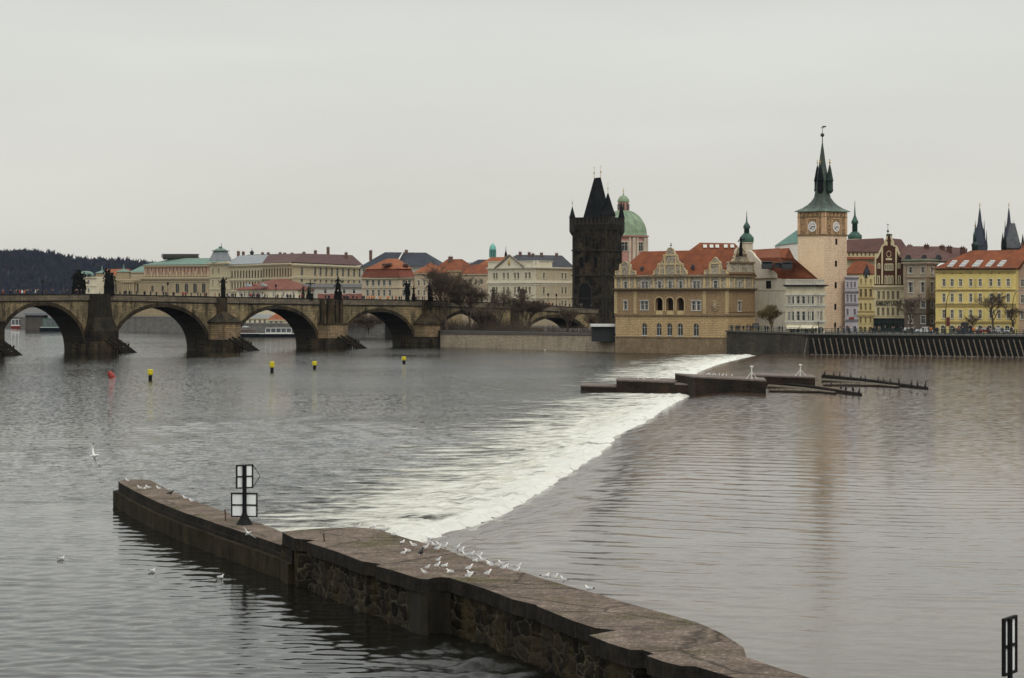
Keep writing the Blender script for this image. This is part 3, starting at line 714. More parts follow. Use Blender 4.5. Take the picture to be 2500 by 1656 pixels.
block(isl, (P(1698, 324), P(1870, 309.5)), (P(1863, 320), P(1648, 338)), -3, 1.75)
isl2 = empty('weir_islet', (38, 330, -3), 'shorter stone islet block behind the long one, white post on its right end', 'islet')
block(isl2, (P(1842, 338), P(1990, 329)), (P(1980, 341), P(1838, 350)), -3, 1.5)
def post_on(px, py0, py1, D, label):
    z0, z1 = Zp(py0, D), Zp(py1, D); x = T(px, D); r_ = empty('marker_post', (x, D, z0), label, 'post', 'white tripod posts on the weir islets')
    mb = MB(); mb.tube([(x, D, z0), (x, D, z1)], [.12, .08], 8); mb.build('mast', white_paint, r_)
    for a in (-1, 1):
        mb = MB(); mb.tube([(x + a * .75, D - .2, z0), (x, D, z0 + (z1 - z0) * .62)], .045, 6); mb.build('strut', white_paint, r_)
    mb = MB(); mb.lathe(x, D, [(.22, z1), (.24, z1 + .1), (.1, z1 + .22)], 10); mb.build('lamp', white_paint, r_)
post_on(1835, 926, 897, 314, 'white tripod post on the right end of the long islet')
post_on(1954, 918, 893, 334, 'white tripod post on the smaller islet block behind')
def boom(name, label, pA, pB, n3, off):
    a = Gp(pA[0], pA[1], .25); b_ = Gp(pB[0], pB[1], .25)
    r_ = empty(name, a, label, 'log boom', 'fans of dark floating logs beside the islets')
    for k in range(n3):
        a2 = Gp(pA[0] - off * .0 * k, pA[1] + 10.5 * k, .3 - .1 * k); e2 = Gp(pB[0] - (pB[0] - pA[0]) * (.12 + .16 * k) * (k > 0), pB[1] - 3.5 * k * (k > 0), .12)
        mb = MB(); mb.tube([a2, (a2 + e2) / 2 + Vector((0, 0, .1)), e2], [.34, .3, .25], 8); mb.build('log', dark_wood if k == 0 else pale_wood, r_)
        m2 = MB(); m2.tube([a2 - Vector((0, .6, .25)), (a2 + e2) / 2 - Vector((0, .6, .2)), e2 - Vector((0, .6, .1))], [.3, .28, .22], 8); m2.build('log', dark_wood, r_)
    return a, b_
boomA = boom('log_boom', 'fan of dark logs beside the long islet, cormorants on the near tip', (1878, 934), (2100, 964), 3, 0)
boomB = boom('log_boom', 'fan of dark logs right of the smaller islet block, cormorants all along it', (2010, 919), (2262, 949), 3, 0)
# ================================================================ STONE BRIDGE
BW = 9.5
bs = [(-330, 545, 12.9), (-40, 573, 13.3), (241, 597, 13.5), (541, 621, 12.75), (805, 646, 12.25), (1040, 668, 11.85), (1256, 690, 10.9), (1452, 712, 9.3), (1700, 742, 8.6)]
bp = [Vector((T(a, d), d)) for a, d, z in bs]; bz = [z for a, d, z in bs]
arch_top = [None, 10.6, 10.1, 9.5, 8.6, 8.3, 6.6]
uB = (bp[5] - bp[1]).normalized(); nB = Vector((uB.y, -uB.x))       # nB points to the camera side
br_m = masonry('bridge_sandstone', uB, (.36, .265, .125), (.21, .16, .085), (.11, .085, .05), 1.3, .45, ms=.05, dirt=(.018, .016, .012), dirtamt=.85, patch=(.10, .085, .055), pscale=.12, dlo=.47, dhi=.62)
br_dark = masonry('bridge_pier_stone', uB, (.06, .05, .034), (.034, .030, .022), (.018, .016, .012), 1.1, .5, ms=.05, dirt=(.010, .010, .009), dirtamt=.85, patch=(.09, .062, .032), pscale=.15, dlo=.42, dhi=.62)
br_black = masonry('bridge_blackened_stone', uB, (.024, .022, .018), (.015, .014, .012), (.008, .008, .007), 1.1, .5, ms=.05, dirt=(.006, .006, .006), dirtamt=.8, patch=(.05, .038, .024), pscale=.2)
br_lit = masonry('bridge_lit_orange_stone', uB, (.34, .22, .11), (.20, .14, .075), (.08, .06, .04), 1.1, .5, ms=.05, dirt=(.03, .025, .018), dirtamt=.7, patch=(.16, .13, .08), pscale=.2, dlo=.5, dhi=.66)  # orange pier stone, with its lit look put into the colour
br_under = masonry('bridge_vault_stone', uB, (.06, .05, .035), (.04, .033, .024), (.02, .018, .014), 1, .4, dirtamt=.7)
par_m = masonry('parapet_stone', uB, (.19, .15, .10), (.12, .10, .07), (.04, .035, .028), 1.6, .5, dirt=(.02, .018, .015), dirtamt=.7)
bridge = empty('stone_bridge', (bp[3].x, bp[3].y, -3), 'long medieval sandstone arch bridge with statues and crowds, crossing behind the buoys', 'bridge')
def Bp(i, s, z, o=0):
    p = bp[i].lerp(bp[i + 1], s) + nB * o; return Vector((p.x, p.y, z))
HP = 4.25
for i in range(1, 7):
    L = (bp[i + 1] - bp[i]).length; h0 = HP / L; K = 28
    zs_ = -.5 if i < 5 else 1.2; zt = arch_top[i]
    mb = MB(); mu = MB(); mr_ = MB()
    S = [0, h0] + [h0 + (1 - 2 * h0) * (1 - math.cos(math.pi * k / K)) / 2 for k in range(1, K)] + [1 - h0, 1]
    def az(s):
        if s <= h0 or s >= 1 - h0: return -3
        q = (s - .5) / (.5 - h0); return zs_ + (zt - zs_) * math.sqrt(max(0, 1 - abs(q) ** 2.05))
    for a, b_ in zip(S, S[1:]):
        dz0 = bz[i] + (bz[i + 1] - bz[i]) * a - 1.6; dz1 = bz[i] + (bz[i + 1] - bz[i]) * b_ - 1.6
        za, zb = az(a), az(b_)
        if a < h0: za = zb = -3
        elif b_ > 1 - h0 + 1e-6: za = zb = -3
        elif abs(a - h0) < 1e-6: za = zs_
        if abs(b_ - (1 - h0)) < 1e-6: zb = zs_
        for o in (0, -BW):
            mb.quad(Bp(i, a, za, o), Bp(i, b_, zb, o), Bp(i, b_, dz1, o), Bp(i, a, dz0, o))
        mb.quad(Bp(i, a, dz0), Bp(i, b_, dz1), Bp(i, b_, dz1, -BW), Bp(i, a, dz0, -BW))
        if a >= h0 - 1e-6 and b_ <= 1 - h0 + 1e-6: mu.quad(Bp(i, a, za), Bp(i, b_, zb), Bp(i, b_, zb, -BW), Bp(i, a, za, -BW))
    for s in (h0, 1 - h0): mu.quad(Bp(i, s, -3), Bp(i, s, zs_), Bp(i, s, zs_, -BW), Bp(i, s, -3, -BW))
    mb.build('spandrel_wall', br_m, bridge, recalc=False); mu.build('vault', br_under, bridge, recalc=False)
    K = 30; pts = []
    for k in range(K + 1):
        th = math.pi * k / K; c, s_ = math.cos(th), math.sin(th)
        hw = .5 - h0; q = []
        for g in (0, .95):
            q.append((.5 - (hw + g / L) * c, zs_ + (zt - zs_ + g) * s_))
        pts.append(q)
    for a, b_ in zip(pts, pts[1:]):
        q = [Bp(i, *a[0], .003), Bp(i, *b_[0], .003), Bp(i, *b_[1], .003), Bp(i, *a[1], .003)]
        mr_.hexa(q, [p + Vector((nB.x, nB.y, 0)) * .16 for p in q])
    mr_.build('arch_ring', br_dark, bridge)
mb = MB(); m2 = MB()
for i in range(len(bp) - 1):
    if i in (0, 7):
        mb2 = MB(); mb2.hexa([Bp(i, 0, -3), Bp(i, 1, -3), Bp(i, 1, -3, -BW), Bp(i, 0, -3, -BW)], [Bp(i, 0, bz[i] - 1.6), Bp(i, 1, bz[i + 1] - 1.6), Bp(i, 1, bz[i + 1] - 1.6, -BW), Bp(i, 0, bz[i] - 1.6, -BW)]); mb2.build('spandrel_wall', br_m, bridge)
    for o0, o1 in ((.10, -.35), (-BW + .35, -BW - .1)):
        za, zb = bz[i], bz[i + 1]
        mb.hexa([Bp(i, 0, za - 1.597, o0), Bp(i, 1, zb - 1.597, o0), Bp(i, 1, zb - 1.597, o1), Bp(i, 0, za - 1.597, o1)], [Bp(i, 0, za - .22, o0), Bp(i, 1, zb - .22, o0), Bp(i, 1, zb - .22, o1), Bp(i, 0, za - .22, o1)])
        m2.hexa([Bp(i, 0, za - .217, o0 + .12), Bp(i, 1, zb - .217, o0 + .12), Bp(i, 1, zb - .217, o1 - .12), Bp(i, 0, za - .217, o1 - .12)], [Bp(i, 0, za, o0 + .12), Bp(i, 1, zb, o0 + .12), Bp(i, 1, zb, o1 - .12), Bp(i, 0, za, o1 - .12)])
        m2.hexa([Bp(i, 0, za - 1.85, o0 + .003), Bp(i, 1, zb - 1.85, o0 + .003), Bp(i, 1, zb - 1.85, o0 + .15), Bp(i, 0, za - 1.85, o0 + .15)], [Bp(i, 0, za - 1.62, o0 + .003), Bp(i, 1, zb - 1.62, o0 + .003), Bp(i, 1, zb - 1.62, o0 + .22), Bp(i, 0, za - 1.62, o0 + .22)])
mb.build('parapet', par_m, bridge); m2.build('parapet_coping', plaster('blackened_coping', (.022, .021, .019), .4), bridge)
# piers: block with pointed cutwater, stone cap roof, plinth and a buttress rising to the parapet
caps = {1: (6.6, 9.8), 2: (4.2, 7.0), 3: (6.0, 9.3), 4: (5.2, 5.5), 5: (5.0, 9.6), 6: (3.5, 5.5)}
for i in range(1, 7):
    c = bp[i]; U = (bp[min(i + 1, 7)] - bp[i - 1]).normalized()
    def Q(a, o, z, c=c): p = c + uB * a + nB * o; return (p.x, p.y, z)
    ze, za = caps[i]; pr = 5.2 if i < 6 else 2; hw = 4.4
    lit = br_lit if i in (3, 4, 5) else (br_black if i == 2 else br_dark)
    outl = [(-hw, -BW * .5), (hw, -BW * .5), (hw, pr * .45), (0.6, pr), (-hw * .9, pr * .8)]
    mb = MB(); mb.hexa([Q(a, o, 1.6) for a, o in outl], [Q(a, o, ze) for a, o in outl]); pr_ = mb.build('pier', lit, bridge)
    sc2 = [(a * 1.16, o * 1.12 + .3) for a, o in outl]
    mb = MB(); mb.hexa([Q(a, o, -3) for a, o in sc2], [Q(a, o, .9) for a, o in sc2])
    sc1 = [(a * 1.07, o * 1.05 + .1) for a, o in outl]; mb.hexa([Q(a, o, .903) for a, o in sc1], [Q(a, o, 1.597) for a, o in sc1]); mb.build('plinth', br_dark, bridge)
    if i == 2:
        # tall dark rounded mass climbing to the parapet
        mb = MB(); o2 = [(-3.4, .02), (3.2, .02), (3.2, 1.4), (1.2, 2.4), (-2.6, 2.2)]
        mb.hexa([Q(a, o, ze) for a, o in outl], [Q(a, o, 7.6) for a, o in [(-3.4, -.1), (3.2, -.1), (3.2, 1.4), (1.2, 2.4), (-2.6, 2.2)]])
        mb.hexa([Q(a, o, 7.603) for a, o in o2], [Q(a * .85, o * .8 + .02 * .2, bz[2] - .1) for a, o in o2]); mb.build('pier_cap', br_black, pr_)
    elif i == 4:
        mb = MB(); mb.hexa([Q(a * 1.04, o * 1.05, ze) for a, o in outl], [Q(a * 1.04, o * 1.05, ze + .3) for a, o in outl]); mb.build('pier_cap', br_dark, pr_)
        mb = MB()
        for a0, a1, oo in ((-3.6, -2.2, .7), (-1.2, .6, 1.0), (1.6, 2.6, .7), (3.0, 4.0, .9)):
            mb.hexa([Q(a0, .02, ze + .3), Q(a1, .02, ze + .3), Q(a1, oo, ze + .3), Q(a0, oo, ze + .3)], [Q(a0, .02, bz[4] - .3), Q(a1, .02, bz[4] - .3), Q(a1, oo, bz[4] - .3), Q(a0, oo, bz[4] - .3)])
        mb.build('buttress', br_dark, bridge)
    else:
        cc = [(a * 1.1, o * 1.1 + (0.1 if o > 0 else 0)) for a, o in outl]; mb = MB()
        ap = Q(.2, .4, za); pts = [Q(a, o, ze) for a, o in cc]; p2_ = [Q(a, o, ze + .25) for a, o in cc]; mb.hexa(pts, p2_)
        b0 = len(mb.v); mb.add(p2_ + [ap], [(k, (k + 1) % 5, 5) for k in range(5)]); mb.build('pier_cap', br_dark, pr_)
        mb = MB(); mb.hexa([Q(-1.6, .02, za - 2), Q(1.6, .02, za - 2), Q(1.4, .8, za - 2), Q(-1.4, .8, za - 2)], [Q(-1.6, .02, bz[i] - .3), Q(1.6, .02, bz[i] - .3), Q(1.3, .7, bz[i] - .3), Q(-1.3, .7, bz[i] - .3)]); mb.build('buttress', br_dark, bridge)
# timber ice guards
random.seed(11)
def ice_guard(c, label, off=5.8, n=5, ln=6.5):
    r_ = empty('ice_guard', (c.x, c.y, LO - 1), label, 'ice guard', 'timber ice guards in front of the bridge piers')
    for k in range(n):
        a = 2.2 - k * 1.25
        p0 = c + uB * (a) + nB * (off + k * .35); p1 = c + uB * (a + 1.5 + k * .1) + nB * (off + ln + k * .6)
        top = 1.9 + .35 * (k % 2)
        mb = MB(); mb.tube([Vector((p0.x, p0.y, top)), Vector((p1.x, p1.y, LO - .5))], [.27, .27], 7); mb.build('beam', dark_wood, r_)
        q = p0.lerp(p1, .45); mb = MB(); mb.tube([Vector((q.x, q.y, LO - .6)), Vector((q.x + .2, q.y, top * .5 + .1))], .22, 6); mb.build('post', dark_wood, r_)
    for s in (.3, .7):
        a0 = c + uB * 3.0 + nB * (off + ln * s * .8); a1 = c - uB * 3.2 + nB * (off + ln * s + 1.3)
        mb = MB(); z = 1.8 * (1 - s) - .7 * s; mb.tube([Vector((a0.x, a0.y, z)), Vector((a1.x, a1.y, z))], .18, 6); mb.build('crossbeam', dark_wood, r_)
for i, lab in ((1, 'timber ice guard cut off by the left edge of the photo'), (2, 'timber ice guard beside the big dark pier, left of the red buoy'), (3, 'timber ice guard beside the pier with the pointed stone cap, second arch'), (4, 'timber ice guard beside the square orange-brown pier under the crucifix')):
    ice_guard(bp[i], lab)

# ---------------------------------------------------------------- skinned figures
def skin_mesh(name, pts, edges, radii, mats, matfn, sub=1):
    me = bpy.data.meshes.new(name + '_src'); me.from_pydata([tuple(p) for p in pts], edges, []); o = bpy.data.objects.new('tmp', me); COL.objects.link(o)
    s = o.modifiers.new('s', 'SKIN'); s.use_smooth_shade = True
    for v_, r_ in zip(me.skin_vertices[0].data, radii): v_.radius = (r_, r_) if not hasattr(r_, '__len__') else r_
    me.skin_vertices[0].data[0].use_root = True
    ss = o.modifiers.new('ss', 'SUBSURF'); ss.levels = sub; ss.render_levels = sub
    dg = bpy.context.evaluated_depsgraph_get(); ev = o.evaluated_get(dg); m = bpy.data.meshes.new_from_object(ev, depsgraph=dg)
    bpy.data.objects.remove(o); bpy.data.meshes.remove(me); m.name = name
    m.materials.clear()
    for k in mats: m.materials.append(k)
    for p in m.polygons: p.material_index = matfn(p.center, p.normal); p.use_smooth = True
    return m
skin_tone = plain('skin', (.42, .26, .19), .6); trousers = plain('dark_trousers', (.02, .022, .03), .9)
hair_m = plain('dark_hair', (.025, .018, .012), .7)
def person_mesh(k, coat, stride=.18, arm=.1):
    P_ = [(0, 0, .95), (0, 0, 1.2), (0, 0, 1.42), (0, 0, 1.52), (0, .01, 1.66), (0, 0, 1.76),
          (.11, 0, .9), (.11, stride * .5, .5), (.11, stride * .1, .06), (.11, stride * .1 - .13, .04),
          (-.11, 0, .9), (-.11, -stride * .6, .5), (-.11, -stride, .08), (-.11, -stride - .13, .04),
          (.2, 0, 1.38), (.25, arm * .3, 1.12), (.24, -arm, .88), (.24, -arm - .04, .8),
          (-.2, 0, 1.38), (-.25, -arm * .3, 1.12), (-.24, arm, .88), (-.24, arm + .02, .8)]
    E = [(0, 1), (1, 2), (2, 3), (3, 4), (4, 5), (0, 6), (6, 7), (7, 8), (8, 9), (0, 10), (10, 11), (11, 12), (12, 13), (2, 14), (14, 15), (15, 16), (16, 17), (2, 18), (18, 19), (19, 20), (20, 21)]
    Rr = [(.19, .13), (.17, .12), (.17, .11), .06, (.10, .115), (.075, .08), .10, .065, .05, .045, .10, .065, .05, .045, .07, .05, .042, .04, .07, .05, .042, .04]
    def mf(c, n_):
        if c.z > 1.55: return 3 if (c.z > 1.7 or c.y > .03) else 2
        if c.z > 1.5: return 2
        if abs(c.x) > .19 and c.z < .84: return 2
        if c.z < .82: return 1
        return 0
    return skin_mesh('person', P_, E, Rr, [coat, trousers, skin_tone, hair_m], mf)
coats = [('black', (.010, .010, .012)), ('dark blue', (.015, .02, .045)), ('grey', (.08, .08, .085)), ('brown', (.05, .03, .02)), ('red', (.30, .03, .03)), ('white', (.6, .6, .58)), ('orange', (.6, .16, .03)), ('khaki', (.12, .10, .06))]
pm_ = [person_mesh(i, plain(n_.replace(' ', '_') + '_coat', c, .9), .12 + .03 * (i % 4), .05 + .05 * (i % 3)) for i, (n_, c) in enumerate(coats)]
def person(loc, ci, rz, label, group, s=1.0):
    o = bpy.data.objects.new('person', pm_[ci]); COL.objects.link(o); o.location = loc; o.rotation_euler = (0, 0, rz); o.scale = (s, s, s)
    return tag(o, label, 'person', group)
random.seed(5)
seg_name = {1: 'over the leftmost arch', 2: 'over the second arch', 3: 'over the third arch', 4: 'over the fourth arch', 5: 'over the fifth arch', 6: 'over the rightmost arch'}
wts = {1: 38, 2: 36, 3: 44, 4: 42, 5: 34, 6: 30}
for i in range(1, 7):
    for k in range(wts[i]):
        s = random.random(); o = -random.choice([.6, .7, .9, 1.3, 2.4, 4.5]) - random.random() * .5
        ci = random.choices(range(8), [36, 18, 12, 9, 7, 8, 3, 7])[0]
        if i == 4 and .42 < s < .72 and random.random() < .6: ci = 6
        dz = bz[i] + (bz[i + 1] - bz[i]) * s - .6
        person(Bp(i, s, dz, o), ci, random.choice([0, math.pi]) + math.atan2(uB.y, uB.x) + math.pi / 2 + random.uniform(-.6, .6), '%s-coated pedestrian on the bridge %s, %s' % (coats[ci][0], seg_name[i], ['at its left end', 'left of its middle', 'right of its middle', 'at its right end'][int(s * 4)]), 'pedestrians on the bridge ' + seg_name[i] + ['', ' (2)', ' (3)', ' (4)'][int(s * 4)], random.uniform(.93, 1.06))
mbd = MB()
for i in range(len(bp) - 1): mbd.hexa([Bp(i, 0, bz[i] - 1.59, -.36), Bp(i, 1, bz[i + 1] - 1.59, -.36), Bp(i, 1, bz[i + 1] - 1.59, -BW + .36), Bp(i, 0, bz[i] - 1.59, -BW + .36)], [Bp(i, 0, bz[i] - .61, -.36), Bp(i, 1, bz[i + 1] - .61, -.36), Bp(i, 1, bz[i + 1] - .61, -BW + .36), Bp(i, 0, bz[i] - .61, -BW + .36)])
mbd.build('roadway', plaster('cobbles', (.09, .085, .08), .3), bridge)

# statues: robed figures on pedestals
def robed(mb, x, y, z, h, seed, lean=0, n=10):
    rr = random.Random(seed); prof = [(.26, 0), (.30, .12), (.24, .35), (.20, .55), (.21, .72), (.17, .82), (.07, .87)]
    b0 = len(mb.v); mb.lathe(x, y, [(r * h * .55 * rr.uniform(.85, 1.2), z + q * h) for r, q in prof], n)
    for k in range(b0, len(mb.v)):
        v_ = mb.v[k]; q = (v_.z - z) / h; v_.x += lean * q * q * h * .3 + .05 * h * noise.noise(v_ * 1.7 / h + Vector((seed, 0, 0)))
    top = Vector((x + lean * h * .27, y, z + h * .94)); mb.ball(top, h * .075, 8, 0, (1, 1, 1.25))
    a = rr.uniform(-1, 1); s0 = Vector((x + lean * .2 * h + .12 * h, y, z + .76 * h)); mb.tube([s0, s0 + Vector((.16 * h, -.1 * h, -.1 * h + .14 * h * a)), s0 + Vector((.2 * h, -.2 * h, .05 * h + .2 * h * a))], [.05 * h, .045 * h, .03 * h], 6)
    s0 = Vector((x + lean * .2 * h - .12 * h, y, z + .76 * h)); mb.tube([s0, s0 + Vector((-.14 * h, -.12 * h, -.16 * h)), s0 + Vector((-.05 * h, -.2 * h, -.2 * h))], [.05 * h, .045 * h, .03 * h], 6)
def statue(name, label, px, side, ped, figs, seed, w=1.0, py_top=None, mat=None):
    """figs: (dx, dz, height, lean)"""
    i = max(k for k in range(len(bs) - 1) if bs[k][0] <= px); k_ = (px - CX) / F
    o = -.1 if side == 0 else -BW + .1
    a = bp[i] + nB * o; s = (k_ * a.y - a.x) / (uB.x - k_ * uB.y); L = (bp[i + 1] - bp[i]).length; s = min(max(s / L, 0), 1)
    p = Bp(i, s, bz[i] + (bz[i + 1] - bz[i]) * s, o)
    r_ = empty(name, p, label, 'statue', 'blackened statues along the bridge parapet')
    mb = MB(); mb.box(p.x - w / 2 - .1, p.x + w / 2 + .1, p.y - .7, p.y + .7, p.z - .3, p.z + .15); mb.box(p.x - w / 2, p.x + w / 2, p.y - .6, p.y + .6, p.z + .15, p.z + ped - .15); mb.box(p.x - w / 2 - .12, p.x + w / 2 + .12, p.y - .72, p.y + .72, p.z + ped - .15, p.z + ped)
    mb.build('pedestal', mat or dark_statue, r_)
    for k, (dx, dz, h, ln_) in enumerate(figs):
        mb = MB(); robed(mb, p.x + dx, p.y + .1 * (k % 2), p.z + ped + dz, h, seed + k, ln_); mb.build('figure', mat or dark_statue, r_, smooth=True)
    return r_, p
statue('statue', 'broad dark statue group, leftmost of the two big ones above the left pier', 213, 1, 1.9, [(-.95, 0, 3.2, -.1), (.1, .3, 3.9, 0), (.9, 0, 3.1, .1), (.3, .2, 3.7, .15), (1.5, -1.1, 2.8, .1), (-.3, .8, 3.3, -.1), (-.5, -.3, 3.4, 0), (.6, -.6, 3.2, 0)], 1, 3.2)
statue('statue', 'tall pointed dark statue group with wing-like top, above the big dark pier', 266, 0, 1.9, [(-.5, 0, 3.3, -.2), (.55, 0, 3.4, .1), (0, .4, 3.8, -.1), (-.5, 1.2, 3.4, -.35), (.8, -.5, 3.0, .1), (-.9, -.3, 2.6, 0), (.1, -.4, 3.3, 0)], 9, 2.5)
statue('statue', 'single dark statue standing before the cream gallery wing', 545, 0, 2.2, [(0, 0, 2.9, 0), (-.25, 0, 2.4, -.1), (.3, 0, 2.3, .1)], 20, 1.1)
statue('statue', 'small dark statue left of the bronze crucifix', 743, 1, 1.4, [(0, 0, 2.0, 0)], 30, .8)
statue('statue', 'small dark statue right of the bronze crucifix', 773, 1, 1.4, [(0, 0, 2.0, 0)], 33, .8)
statue('statue', 'dark statue group with a greenish top right of the crucifix', 825, 0, 2.0, [(-.5, 0, 2.2, -.1), (.4, 0, 2.2, .1), (0, .5, 3.5, 0)], 40, 2.0)
statue('statue', 'dark statue pair before the mansard-roofed house, taller left figure', 990, 0, 1.8, [(-.3, 0, 3.4, 0), (.3, 0, 2.6, .1)], 50, 1.2)
statue('statue', 'smaller dark statue just right of the taller pair', 1005, 0, 1.6, [(0, 0, 2.2, .1)], 54, .8)
statue('statue', 'dark statue right of the mansard-roofed house, left of the big bare tree', 1050, 0, 1.8, [(-.3, 0, 3.0, 0), (.35, 0, 2.4, 0)], 60, 1.3)
brown_st = plaster('brown_sandstone', (.06, .045, .035), .4)
statue('statue', 'brownish statue before the cream palace front, left of the angel statue', 1220, 1, 1.6, [(0, 0, 3.0, 0), (.4, 0, 2.0, .1)], 70, 1.1, mat=brown_st)
statue('statue', 'brownish statue with raised wing at the corner of the cream palace', 1276, 0, 1.6, [(0, 0, 3.2, .1), (-.5, .2, 3.2, -.5), (.5, 0, 2.4, .2)], 75, 1.5, mat=brown_st)
# crucifix
r_, p = statue('crucifix', 'bronze crucifix on the bridge between two small dark statues', 760, 0, 1.3, [], 80, 1.6)
r_['category'] = 'crucifix'; del r_['group']
mb = MB(); mb.tube([(p.x, p.y, p.z + 1.2), (p.x, p.y, p.z + 5.0)], .17, 6); mb.tube([(p.x - 1.3, p.y, p.z + 4.0), (p.x + 1.3, p.y, p.z + 4.0)], .15, 6); mb.build('cross', copper_dark, r_)
mb = MB(); mb.tube([(p.x, p.y - .2, p.z + 2.4), (p.x, p.y - .25, p.z + 3.2), (p.x, p.y - .22, p.z + 3.8)], [.08, .15, .2], 7); mb.ball((p.x, p.y - .25, p.z + 4.15), .15, 7)
for a in (-1, 1): mb.tube([(p.x + a * .15, p.y - .22, p.z + 3.75), (p.x + a * .95, p.y - .2, p.z + 4.05)], .06, 5)
mb.build('figure', copper_dark, r_)
# bridge lanterns
def lantern(px, lab, side=0, h=3.6):
    i = max(k for k in range(len(bs) - 1) if bs[k][0] <= px); k_ = (px - CX) / F; a = bp[i] - nB * (.1 if side == 0 else BW - .1)
    s = (k_ * a.y - a.x) / (uB.x - k_ * uB.y) / (bp[i + 1] - bp[i]).length; p = Bp(i, s, bz[i] + (bz[i + 1] - bz[i]) * s, -.1 if side == 0 else -BW + .1)
    r_ = empty('street_lamp', p, lab, 'street lamp', 'black lanterns on the bridge parapet')
    mb = MB(); mb.lathe(p.x, p.y, [(.22, p.z), (.12, p.z + .5), (.07, p.z + .8), (.06, p.z + h - .9)], 8); mb.build('post', black_metal, r_)
    mb = MB(); mb.lathe(p.x, p.y, [(.14, p.z + h - .9), (.3, p.z + h - .3), (.34, p.z + h - .25), (.05, p.z + h)], 6); mb.build('lantern_head', black_metal, r_)
lantern(675, 'black lantern before the low red-roofed building'); lantern(1338, 'black lantern at the left of the two by the palace side wing'); lantern(1358, 'black lantern nearest the black gate tower')
lantern(110, 'black lantern over the leftmost arch', 1); lantern(405, 'black lantern over the second arch', 1)
# ================================================================ RIVERSIDE MUSEUM (painted river front)
def base_xy(f, s=.5): p = f.A.lerp(f.B, s); return (p.x, p.y, 0)
def back(f, t, d): p = f.W(t, 0, -d); return (p.x, p.y)
mf = Face(1503, 592, 1780, 572)
c0 = mf.W(mf.t(1777), 0); side_dir = -mf.n
sB = Vector((c0.x, c0.y)) + side_dir * 12.5
ms = Face(1777, c0.y, sB.x / sB.y * F + CX, sB.y)
us = (mf.u.x, mf.u.y); uss = (ms.u.x, ms.u.y)
m_yel = (.60, .44, .22)
mus_low = masonry('rusticated_yellow_stone', us, (.50, .35, .17), (.45, .31, .15), (.27, .18, .085), 1.5, .42, ms=.06, dirt=(.2, .15, .08), dirtamt=.35)
mus_low2 = masonry('rusticated_yellow_stone_side', uss, (.50, .35, .17), (.45, .31, .15), (.27, .18, .085), 1.5, .42, ms=.06, dirt=(.2, .15, .08), dirtamt=.35)
mus_mid = masonry('painted_brick_brown', us, (.27, .165, .08), (.23, .14, .07), (.35, .26, .14), .5, .25, ms=.03, dirt=(.12, .08, .05), dirtamt=.4)
mus_mid2 = masonry('painted_brick_brown_side', uss, (.27, .165, .08), (.23, .14, .07), (.35, .26, .14), .5, .25, ms=.03, dirt=(.12, .08, .05), dirtamt=.4)
mus_sg = two_tone('sgraffito', (.13, .105, .08), (.38, .33, .25), 2.2, us)
mus_sg2 = two_tone('sgraffito_side', (.13, .105, .08), (.38, .33, .25), 2.2, uss)
mus_trim = plaster('yellow_trim', (.58, .43, .20), .2, dirt=.4)
mus_plinth = masonry('rubble_plinth', us, (.27, .19, .11), (.20, .145, .085), (.22, .17, .11), .8, .4, dirt=(.10, .075, .045), dirtamt=.6, patch=(.19, .13, .075))
mus = empty('museum', (mf.A.x, mf.A.y, -3), 'ornate yellow-brown riverside museum with red roof, painted gables and three open arches', 'museum')
zE = mf.z(672); zc = mf.z(708); zb = mf.z(768); zl = mf.z(824)
t0, t1 = mf.t(1503), mf.t(1776.9)
depth_m = 12.5
# plinth
mb = MB(); mb.hexa([mf.W(t0 - .1, -3, .1), mf.W(t1 + .1, -3, .1), mf.W(t1 + .1, -3, -depth_m), mf.W(t0 - .1, -3, -depth_m)], [mf.W(t0 - .1, zl, .1), mf.W(t1 + .1, zl, .1), mf.W(t1 + .1, zl, -depth_m), mf.W(t0 - .1, zl, -depth_m)])
mb.build('plinth', mus_plinth, mus)
facade(mus, mf, 0, 0, zl, zb, mus_low, [dict(c=[1573, 1608.5, 1634.5, 1660.5, 1699], y=(789.5, 820), w=12.5, arch=True, bars=1, s=.0)], t0=t0, t1=t1, name='wall')
# middle storey with loggia
wins = [dict(c=[1527.5], y=(736, 757), w=8), dict(c=[1568.5, 1578.5], y=(736, 757), w=8), dict(c=[1694, 1706], y=(736, 758), w=8.5)]
log_h = holes_of(mf, [1609, 1635, 1661], (726.5, 768), 18, True)
allh = []
for wd in wins:
    hs = holes_of(mf, wd['c'], wd['y'], wd['w']); allh += hs
    for h in hs: make_window(mus, mf, h, white_paint, glass, .3, .16, hood=True)
mb = MB(); wall(mb, mf, t0, t1, zb, zc, allh + log_h, 1.2); mb.build('wall', mus_mid, mus)
mb = MB(); mf.box(mb, log_h[0][0] - 1, log_h[-1][1] + 1, zb, zc, -3.2, -3); mf.box(mb, log_h[0][0] - 1, log_h[-1][1] + 1, zb - .2, zb - .003, -3, -.35); mb.build('loggia', plaster('loggia_wall', (.10, .07, .04), .3), mus)
mb = MB()
for h in log_h:
    K = 10; r = (h[1] - h[0]) / 2; cz = h[3] - r
    for k in range(K):
        a0, a1 = math.pi * k / K, math.pi * (k + 1) / K
        q = [(h[0] + r - x * math.cos(y), cz + x * math.sin(y)) for x, y in ((r + .22, a0), (r + .22, a1), (r, a1), (r, a0))]
        mb.hexa([mf.W(*p, .003) for p in q], [mf.W(*p, .1) for p in q])
    for x0, x1 in ((h[0] - .22, h[0]), (h[1], h[1] + .22)): mf.box(mb, x0, x1, zb + .8, cz, .003, .1)
    mf.box(mb, h[0], h[1], zb, zb + .95, -.5, -.3)
mb.build('arch_trim', mus_trim, mus)
